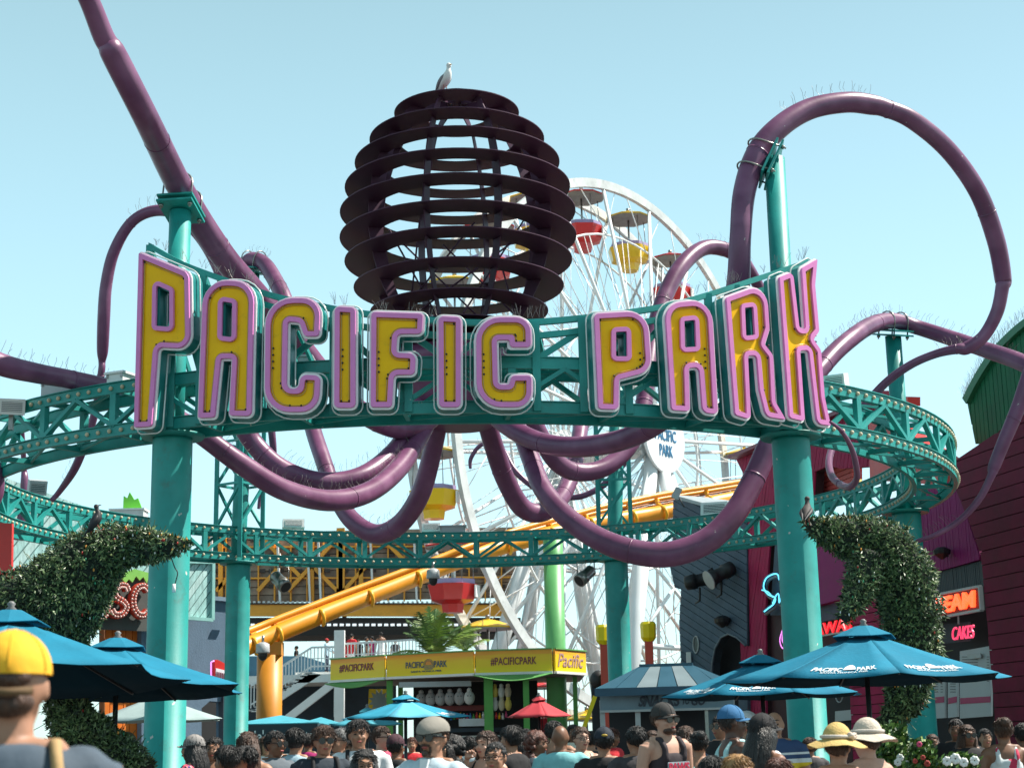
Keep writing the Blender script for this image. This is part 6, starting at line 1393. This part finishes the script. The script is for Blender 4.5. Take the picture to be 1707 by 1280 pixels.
def lpart(name,mb,m,t):
    me=mb.mesh(name,m)
    if name in('brace','undershirt','print','shirt_panel','lettering','animal_print','star','ice_cream','cup'): lift(me)
    return put(name,me,m,t)
C_=cloth
NAVT=C_('charcoal_navy',(.022,.032,.045)); WHT=C_('white',(.72,.73,.74)); BLK=C_('black',(.014,.013,.015)); GRT=C_('slate_grey',(.10,.12,.14)); TLT=C_('pale_teal',(.22,.52,.54)); MNT=C_('mint',(.42,.66,.66)); LBL=C_('light_blue',(.36,.50,.58)); CHB=C_('check_blue',(.48,.58,.64))
PNK=C_('salmon',(.75,.26,.22)); MGT=C_('magenta',(.35,.01,.12)); RDT=C_('red',(.6,.02,.03)); PLG=C_('dark_grey',(.055,.05,.055)); CRM=C_('cream',(.62,.58,.48)); BLUE=C_('steel_blue',(.10,.16,.26))
def pattern(nm,cols,scale,vor=True):
    m=C_(nm,cols[0]); n=m.node_tree.nodes;l=m.node_tree.links; v=n.new('ShaderNodeTexVoronoi'); v.inputs['Scale'].default_value=scale; tc=n.new('ShaderNodeTexCoord'); l.new(tc.outputs['Object'],v.inputs[0]); cr=n.new('ShaderNodeValToRGB'); cr.color_ramp.interpolation='CONSTANT'
    sx=n.new('ShaderNodeSeparateColor'); l.new(v.outputs['Color'],sx.inputs[0]); l.new(sx.outputs[0],cr.inputs[0])
    for i,c in enumerate(cols):
        e=cr.color_ramp.elements[i] if i<2 else cr.color_ramp.elements.new(i/len(cols)); e.position=i/len(cols); e.color=(*c,1)
    l.new(cr.outputs[0],n['Principled BSDF'].inputs['Base Color']); return m
FLO=pattern('floral',[(.02,.015,.04),(.6,.06,.12),(.08,.05,.25),(.7,.3,.25)],45)
FLW=pattern('white_floral',[(.6,.62,.62),(.6,.62,.62),(.5,.03,.08),(.6,.62,.62)],14)
def stripes(nm,bands):
    m=C_(nm,bands[0][1]); n=m.node_tree.nodes;l=m.node_tree.links; tc=n.new('ShaderNodeTexCoord'); sx=n.new('ShaderNodeSeparateXYZ'); l.new(tc.outputs['Object'],sx.inputs[0]); mr=n.new('ShaderNodeMapRange'); mr.inputs[1].default_value=.9; mr.inputs[2].default_value=1.5; l.new(sx.outputs[2],mr.inputs[0]); cr=n.new('ShaderNodeValToRGB'); cr.color_ramp.interpolation='CONSTANT'; l.new(mr.outputs[0],cr.inputs[0])
    for i,(p,c) in enumerate(bands):
        e=cr.color_ramp.elements[i] if i<2 else cr.color_ramp.elements.new(p); e.position=p; e.color=(*c,1)
    l.new(cr.outputs[0],n['Principled BSDF'].inputs['Base Color']); return m
W1=(.65,.66,.66);N1=(.03,.06,.14)
STR=stripes('striped_polo',[(0,(.3,.02,.04)),(.14,W1),(.2,(.3,.02,.04)),(.27,W1),(.36,(.3,.02,.04)),(.38,W1),(.52,(.04,.16,.08)),(.59,(.7,.5,.03)),(.68,W1),(.74,N1),(.80,W1),(.83,N1)])
# --- nearest: man in yellow cap, seen from behind
t=person('man in a yellow cap and slate tee with tan braces seen from behind at left',26,1046,4.0,191,sk=1,hair=None,shirt='tee',sc_=C_('slate_blue_tee',(.06,.085,.115)),hat='cap',hatc=C_('yellow_cap',(.80,.42,.02)),face=False,vox=.012)
mb=MB()
for s in(-1,1): mb.tube(catmull([(.03*s,.130,1.05),(.10*s,.135,1.22),(.125*s,.128,1.34),(.115*s,.10,1.435),(.105*s,.03,1.478),(.10*s,-.09,1.44),(.09*s,-.13,1.25)],4),.014,8)
lpart('brace',mb,C_('tan_strap',(.42,.27,.12)),t)
mb=MB(); mb.ell((0,.100,1.662),(.052,.016,.026),14); mb.ell((0,.070,1.605),(.058,.030,.035),14); lpart('cap_opening',mb,HC['brown'],t); mb=MB(); mb.tube([(-.055,.108,1.632),(0,.128,1.628),(.055,.108,1.632)],.010,8); lpart('cap_strap',mb,C_('cap_strap',(.12,.07,.03)),t)
# --- front row
t=person('man in a grey flat cap, dark sunglasses and goatee with a pale checked shirt',709,1190,8.9,-28,sk=1,hair='crop',hc='brown',shirt='polo',sc_=CHB,hat='flat',hatc=C_('flat_cap_grey',(.24,.22,.19)),acc=('shades',),vox=.009)
mb=MB(); mb.ell((0,-.096,1.548),(.026,.014,.022),12); mb.tube([(-.030,-.088,1.59),(-.031,-.082,1.56),(-.02,-.078,1.535)],.008,6); mb.tube([(.030,-.088,1.59),(.031,-.082,1.56),(.02,-.078,1.535)],.008,6); mb.tube([(-.03,-.098,1.596),(0,-.107,1.600),(.03,-.098,1.596)],.006,6); lpart('goatee',mb,HC['brown'],t)
mb=MB(); mb.poly([(-.03,-.105,1.47),(.03,-.105,1.47),(.012,-.14,1.33),(-.012,-.14,1.33)],(0,.02,0)); lpart('undershirt',mb,WHT,t)
t=person('man with wavy dark brown hair and sunglasses in a navy printed tee',532,1208,11.9,14,sk=1,hair='full',hc='brown',sc_=NAVT,acc=('shades','straps'),vox=.011)
mb=text_mb('SATURDAY',lambda u,v,tt:Vector((-.10+u,-.128-tt,1.16+v)),.20,.04,thick=.012,bold=.02); text_mb('COMMUNITY',lambda u,v,tt:Vector((-.11+u,-.128-tt,1.10+v)),.22,.045,mb,thick=.014,bold=.02); lpart('print',mb,mat('shirt_print',(.5,.65,.7),.7),t)
person('tall young man with black hair in a white tee with black pack straps',607,1197,12.6,5,sk=1,hair='full',hc='black',sc_=WHT,acc=('straps','pack'),vox=.011)
person('woman with round glasses and long black hair below the tall young man',598,1246,9.2,8,sk=1,hair='long',hc='black',f=1,sc_=PLG,acc=('glasses',),vox=.010)
person('boy with a black crew cut and black glasses in the middle of the front row',832,1236,10.2,-14,sk=1,hair='crop',hc='black',sc_=PLG,acc=('glasses',),vox=.010)
person('bald man in a pale teal tee seen from behind',938,1207,13.6,172,sk=2,hair=None,sc_=TLT,face=False)
t=person('person in a black cap and black lettered tee seen from behind',1001,1209,12.6,176,sk=1,hair='short',hc='black',sc_=BLK,hat='cap',hatc=C_('navy_cap',(.015,.022,.035)),face=False)
mb=text_mb('Timber Creek',lambda u,v,tt:Vector((.15-u,.131+tt,1.22+v)),.30,.055,thick=.008,bold=.01,shear=.3); lpart('print',mb,WHITE,t)
lpart('emblem',MB().ell((-.0,.116,1.70),(.028,.01,.012),8),mat('gold_thread',(.5,.32,.04),.5),t)
t=person('man in a black cap and PAWS tank top holding a cup in both hands',1112,1168,13.5,38,sk=0,hair='short',hc='brown',shirt='tank',sc_=C_('plum_black',(.035,.025,.03)),pose='bent',hat='cap',hatc=C_('grey_black_cap',(.035,.033,.032)),acc=('shades',),vox=.010,low='shorts')
lpart('shirt_panel',MB().poly([(-.105,-.128,1.06),(.105,-.128,1.06),(.105,-.140,1.285),(-.105,-.140,1.285)],(0,-.006,0)),mat('print_pale',(.42,.50,.55),.8),t)
lpart('lettering',text_mb('PAWS',lambda u,v,tt:Vector((-.10+u,-.147-tt,1.222+v)),.20,.058,thick=.004,bold=.03),mat('print_red',(.55,.03,.08),.7),t)
mb=MB(); 
for k in range(5): mb.ell((-.05+.025*k,-.142,1.12+.02*(k%2)),(.018,.012,.03),8)
lpart('animal_print',mb,mat('print_dark',(.08,.07,.07),.8),t)
lpart('beard',MB().ell((0,-.055,1.56),(.055,.052,.032),14),HC['brown'],t); lpart('cup',MB().lathe((0,-.30,1.12),[(.03,0),(.042,.11),(.044,.115)],16),mat('paper_cup',(.6,.55,.5),.6),t)
t=person('man in a mint tank top and blue cap looking down to the right',1222,1172,11.6,100,sk=3,hair='crop',hc='black',shirt='tank',sc_=MNT,pose='bent',hat='cap',hatc=C_('blue_cap',(.03,.14,.3)),vox=.012,low='shorts')
person('woman with long black hair and cap in a white tank top seen side on',1268,1186,10.2,120,sk=2,hair='long',hc='black',f=1,shirt='tank',sc_=WHT,hat='cap',hatc=BLK,pose='bent',vox=.012)
person('bald man in a striped yellow, red and navy polo shirt',1300,1184,13.4,-12,sk=1,hair=None,shirt='polo',sc_=STR)
t=person('woman in a yellow straw hat with lace band seen from behind',1388,1204,9.0,160,sk=1,hair='short',hc='brown',f=1,shirt='camisole',sc_=NAVT,hat='sun',hatc=mat('straw_yellow',(.56,.38,.13),.8,0,.12,20,bump=.5,bscale=90),face=False)
mb=MB()
for k in range(9): mb.ell((-.11+.012*math.sin(k*2),.05+.03*math.cos(k*1.7),1.715+.012*math.sin(k*3)),(.02,.02,.014),7)
lpart('hat_flower',mb,mat('pale_bow',(.6,.5,.42),.8),t)
t=person('woman in a cream wide brimmed hat with a coloured band, bare shoulders',1440,1196,9.6,205,sk=0,hair='short',hc='brown',f=1,shirt='camisole',sc_=C_('blush',(.5,.35,.3)),hat='sun',hatc=mat('cream_hat',(.56,.47,.38),.8,0,.1,20,bump=.4,bscale=60),face=False)
# --- middle rows
t=person('woman with wavy brown hair eating an ice cream cone in a black strap top',805,1216,12.6,-30,sk=0,hair='long',hc='brown',f=1,shirt='camisole',sc_=BLK,pose='eat',vox=.011)
lpart('ice_cream',MB().lathe((.07,-.33,1.25),[(.006,-.07),(.026,.02)],12).ell((.07,-.33,1.285),(.03,.03,.03),10),mat('mint_ice_cream',(.15,.6,.58),.5),t)
person('man with black hair in a black tee turned to the left',850,1208,13.8,-125,sk=1,hair='full',hc='black',sc_=BLK)
person('woman with long black hair and large sunglasses behind the black haired man',868,1220,15.5,-60,sk=1,hair='long',hc='black',f=1,sc_=BLK,acc=('shades',))
person('woman with curly auburn hair in a navy top looking right',893,1219,15,70,sk=2,hair='curly',hc='auburn',f=1,sc_=NAVT)
person('tall man with thick black hair behind the bald man',929,1200,17,150,sk=1,hair='full',hc='black',shirt='tank',sc_=LBL,face=False,acc=('straps',))
person('woman with pulled back brown hair and glasses in a low neckline',966,1211,14.8,22,sk=0,hair='bun',hc='brown',f=1,shirt='camisole',sc_=CRM,acc=('glasses',),vox=.012)
person('man with short dark hair in a charcoal tee by the rear right column',1059,1210,12.4,195,sk=1,hair='short',hc='black',sc_=PLG,face=False)
t=person('woman in a strap top carrying a black backpack with a white star',1168,1218,13,185,sk=1,hair='bun',hc='black',f=1,shirt='camisole',sc_=TLT,acc=('pack',),face=False)
c=Vector((0,.262,1.24)); mb=MB(); st_=[Vector((c.x+(.05 if k%2==0 else .021)*math.sin(R(36*k)),c.y,c.z+(.05 if k%2==0 else .021)*math.cos(R(36*k)))) for k in range(10)]; mb.tube(st_,.006,5,closed=True); lpart('star',mb,WHITE,t)
person('man in sunglasses and dark clothes in the shade before the snack booth',1194,1191,15.4,-50,sk=1,hair='short',hc='black',sc_=BLK,acc=('shades',))
person('woman with brown hair and a blue top beside the PAWS tank top',1146,1208,14.6,170,sk=1,hair='long',hc='brown',f=1,sc_=BLUE,face=False)
person('child with light brown hair at the bottom beside the mint tank top',1228,1256,8.6,40,sk=1,hair='full',hc='blond',sc_=WHT,vox=.012)
person('dark haired child at the bottom below the star backpack',1190,1258,9.0,200,sk=2,hair='full',hc='black',sc_=BLK,face=False)
person('child with auburn hair at the bottom beside the front right column',1300,1262,9.4,60,sk=1,hair='full',hc='auburn',sc_=PNK)
person('woman in a white cap behind the man in the mint tank top',1246,1183,14.4,80,sk=1,hair='short',hc='brown',f=1,sc_=GRT,hat='cap',hatc=WHT)
# left group
person('woman in a grey cap and floral blouse, right of the front left column',322,1222,13.4,-100,sk=1,hair='long',hc='black',f=1,sc_=FLO,hat='cap',hatc=C_('grey_cap',(.26,.24,.23)))
person('woman looking down at her phone with sunglasses on her head',358,1229,14.5,-8,sk=1,hair='bun',hc='black',f=1,shirt='camisole',sc_=CRM,pose='bent')
person('person with a dark bob and denim strap bag turned away left of the smiling woman',377,1241,11.2,-120,sk=2,hair='full',hc='black',f=1,sc_=C_('brown_strap_tee',(.2,.12,.09)),acc=('straps',))
person('smiling woman with tied dark hair in a magenta top facing left',406,1242,11.4,-75,sk=1,hair='full',hc='black',f=1,sc_=MGT,vox=.012)
person('woman with long brown hair in a salmon strap top seen from behind',421,1217,12.2,168,sk=1,hair='long',hc='brown',f=1,shirt='camisole',sc_=PNK,face=False)
person('man in sunglasses and a slate grey polo looking right',453,1218,13.2,48,sk=2,hair='short',hc='black',shirt='polo',sc_=GRT,acc=('shades',),vox=.012)
person('bearded man in a white tee between the grey polo and the light blue shirt',469,1219,16,20,sk=1,hair='short',hc='black',sc_=WHT)
person('man with black hair in a light blue shirt seen from behind',489,1212,14,165,sk=1,hair='full',hc='black',shirt='polo',sc_=LBL,face=False)
person('man with grey hair and sunglasses in a black tank top',561,1214,14.6,-35,sk=1,hair='short',hc='grey',shirt='tank',sc_=BLK,acc=('shades',))
person('woman in white sunglasses and pink top right of the tall young man',634,1210,15.4,60,sk=0,hair='short',hc='brown',f=1,sc_=C_('rose',(.5,.06,.12)),acc=('shades',),vox=.012)
person('person in a plum cap and black tee left of the flat cap man',667,1221,15,150,sk=2,hair='short',hc='black',sc_=BLK,hat='cap',hatc=C_('plum_cap',(.06,.02,.03)),face=False)
person('woman in large sunglasses just right of the flat cap man',741,1221,12.5,-14,sk=1,hair='long',hc='black',f=1,sc_=PLG,acc=('shades',),vox=.012)
person('person with dark curly hair behind the woman in large sunglasses',764,1226,13.6,150,sk=1,hair='curly',hc='black',f=1,sc_=BLK,face=False)
person('man in a black cap behind the left topiary tail',198,1214,14.8,110,sk=1,hair='short',hc='black',sc_=BLK,hat='cap',hatc=BLK)
person('person in an olive brimmed hat left of the front left column',222,1219,14.2,170,sk=1,hair='short',hc='brown',sc_=C_('mustard',(.12,.07,.05)),hat='sun',hatc=C_('olive_hat',(.12,.10,.055)),face=False)
# right shade group
person('shaded man in black sitting group, left of three by the menu boards',1588,1198,16.5,-20,sk=2,hair='short',hc='black',sc_=BLK)
person('shaded woman with sunglasses in black, middle of the three by the menu boards',1616,1206,16,10,sk=2,hair='long',hc='brown',f=1,sc_=BLK,acc=('shades',))
person('woman in a white dress with red flowers seen from behind at the right edge',1668,1196,13.2,175,sk=2,hair='bun',hc='brown',f=1,shirt='tank',sc_=FLW,face=False)
person('dark haired person at the far right edge of the shade',1698,1204,15,190,sk=2,hair='full',hc='black',sc_=BLK,face=False)
# background heads
bgp=[(300,1236,20,'brown',CRM,'cream tee','beside the floral blouse',0),(338,1228,23,'black',LBL,'light blue tee','beneath the grey umbrella pole',170),(437,1226,20,'brown',CRM,'cream tee','behind the salmon strap top',20),(512,1222,21,'black',MGT,'magenta tee','left of the navy tee man',160),(582,1232,19,'brown',PNK,'salmon tee','left of the tall young man',40),(648,1229,21,'black',BLUE,'steel blue tee','by the green kiosk post',200),(688,1228,24,'auburn',RDT,'red tee','left of the flat cap',0),(783,1226,20,'black',WHT,'white tee','left of the ice cream eater',150),(822,1219,19,'brown',WHT,'white tee','right of the ice cream eater',190),(880,1214,22,'black',BLUE,'steel blue tee','below the red umbrella',30),(910,1226,21,'brown',LBL,'light blue tee','left of the bald man',20),(952,1206,23,'black',CRM,'cream tee','between the bald man and the woman in glasses',0),(985,1218,19,'black',PLG,'charcoal tee','right of the woman in glasses',170),(1022,1212,20,'auburn',RDT,'red tee','just left of the rear right column',60),(1085,1216,19,'brown',BLUE,'steel blue tee','just left of the PAWS tank top',10),(1130,1222,18,'black',GRT,'grey tee','in front of the booth counter',30),(1345,1228,18,'brown',PLG,'charcoal tee','left of the straw hat',190),(1560,1222,20,'brown',GRT,'grey tee','right of the teal column in the shade',10),(1640,1214,18,'black',PLG,'charcoal tee','behind the floral dress in the shade',0)]
for i,(px,tp,Y,hc,c_,cn,wh,yw) in enumerate(bgp):
    person('distant person in a '+cn+' '+wh,px,tp,Y,yw,sk=1+(i%2),hair=['short','full','long'][i%3],hc=hc,f=(i%3==2),sc_=c_,vox=.016,face=(abs((yw+180)%360-180)<90))
# people on the upper deck
dz0=P(620,1117,58).z
for px,tp,hc,sh,c_,low,lc,yw,hat,lab in ((545,1063,'brown','longsleeve',LBL,'trousers',None,75,C_('red_cap',(.5,.04,.04)),'person in a light blue shirt and red cap leaning on the deck rail'),(586,1056,'black','tee',RDT,'shorts',WHT,150,None,'person in a red shirt and white shorts on the deck'),(574,1068,'black','tee',RDT,'trousers',None,60,None,'smaller person in red beside the white deck post'),(597,1065,'black','tee',BLK,'trousers',BLK,20,None,'person in black on the deck right of the red shirt'),(611,1061,'black','tee',BLK,'trousers',CRM,100,None,'person in a black tee and cream trousers on the deck'),(620,1060,'black','tee',MGT,'trousers',GRT,250,None,'person in a wine red top on the deck'),(635,1053,'black','camisole',None,'dress',None,200,None,'woman in a long white dress on the deck'),(659,1066,'black','tee',PLG,'trousers',BLK,0,None,'person in dark clothes by the palm on the deck'),(467,1075,'black','tee',BLK,'trousers',BLK,90,None,'person in black left on the sea blue wall'),(494,1076,'black','tee',BLK,'trousers',BLK,-90,None,'second person in black on the sea blue wall')):
    if low=='dress': person(lab,px,tp,59,yw,sk=2,hair='short',hc=hc,f=1,shirt='dress',sc_=WHT,z0=dz0,group='people on the viewing deck')
    else: person(lab,px,tp,59 if px>500 else 63,yw,sk=1,hair='short',hc=hc,f=0,shirt=sh,sc_=c_,low=low,lc=lc,z0=dz0,pose='lean' if px==545 else 'down',hat='cap' if hat else None,hatc=hat,group='people on the viewing deck',acc=())
print('objects',len(bpy.data.objects),'tris',sum(len(o.data.polygons) for o in bpy.data.objects if o.type=='MESH'))
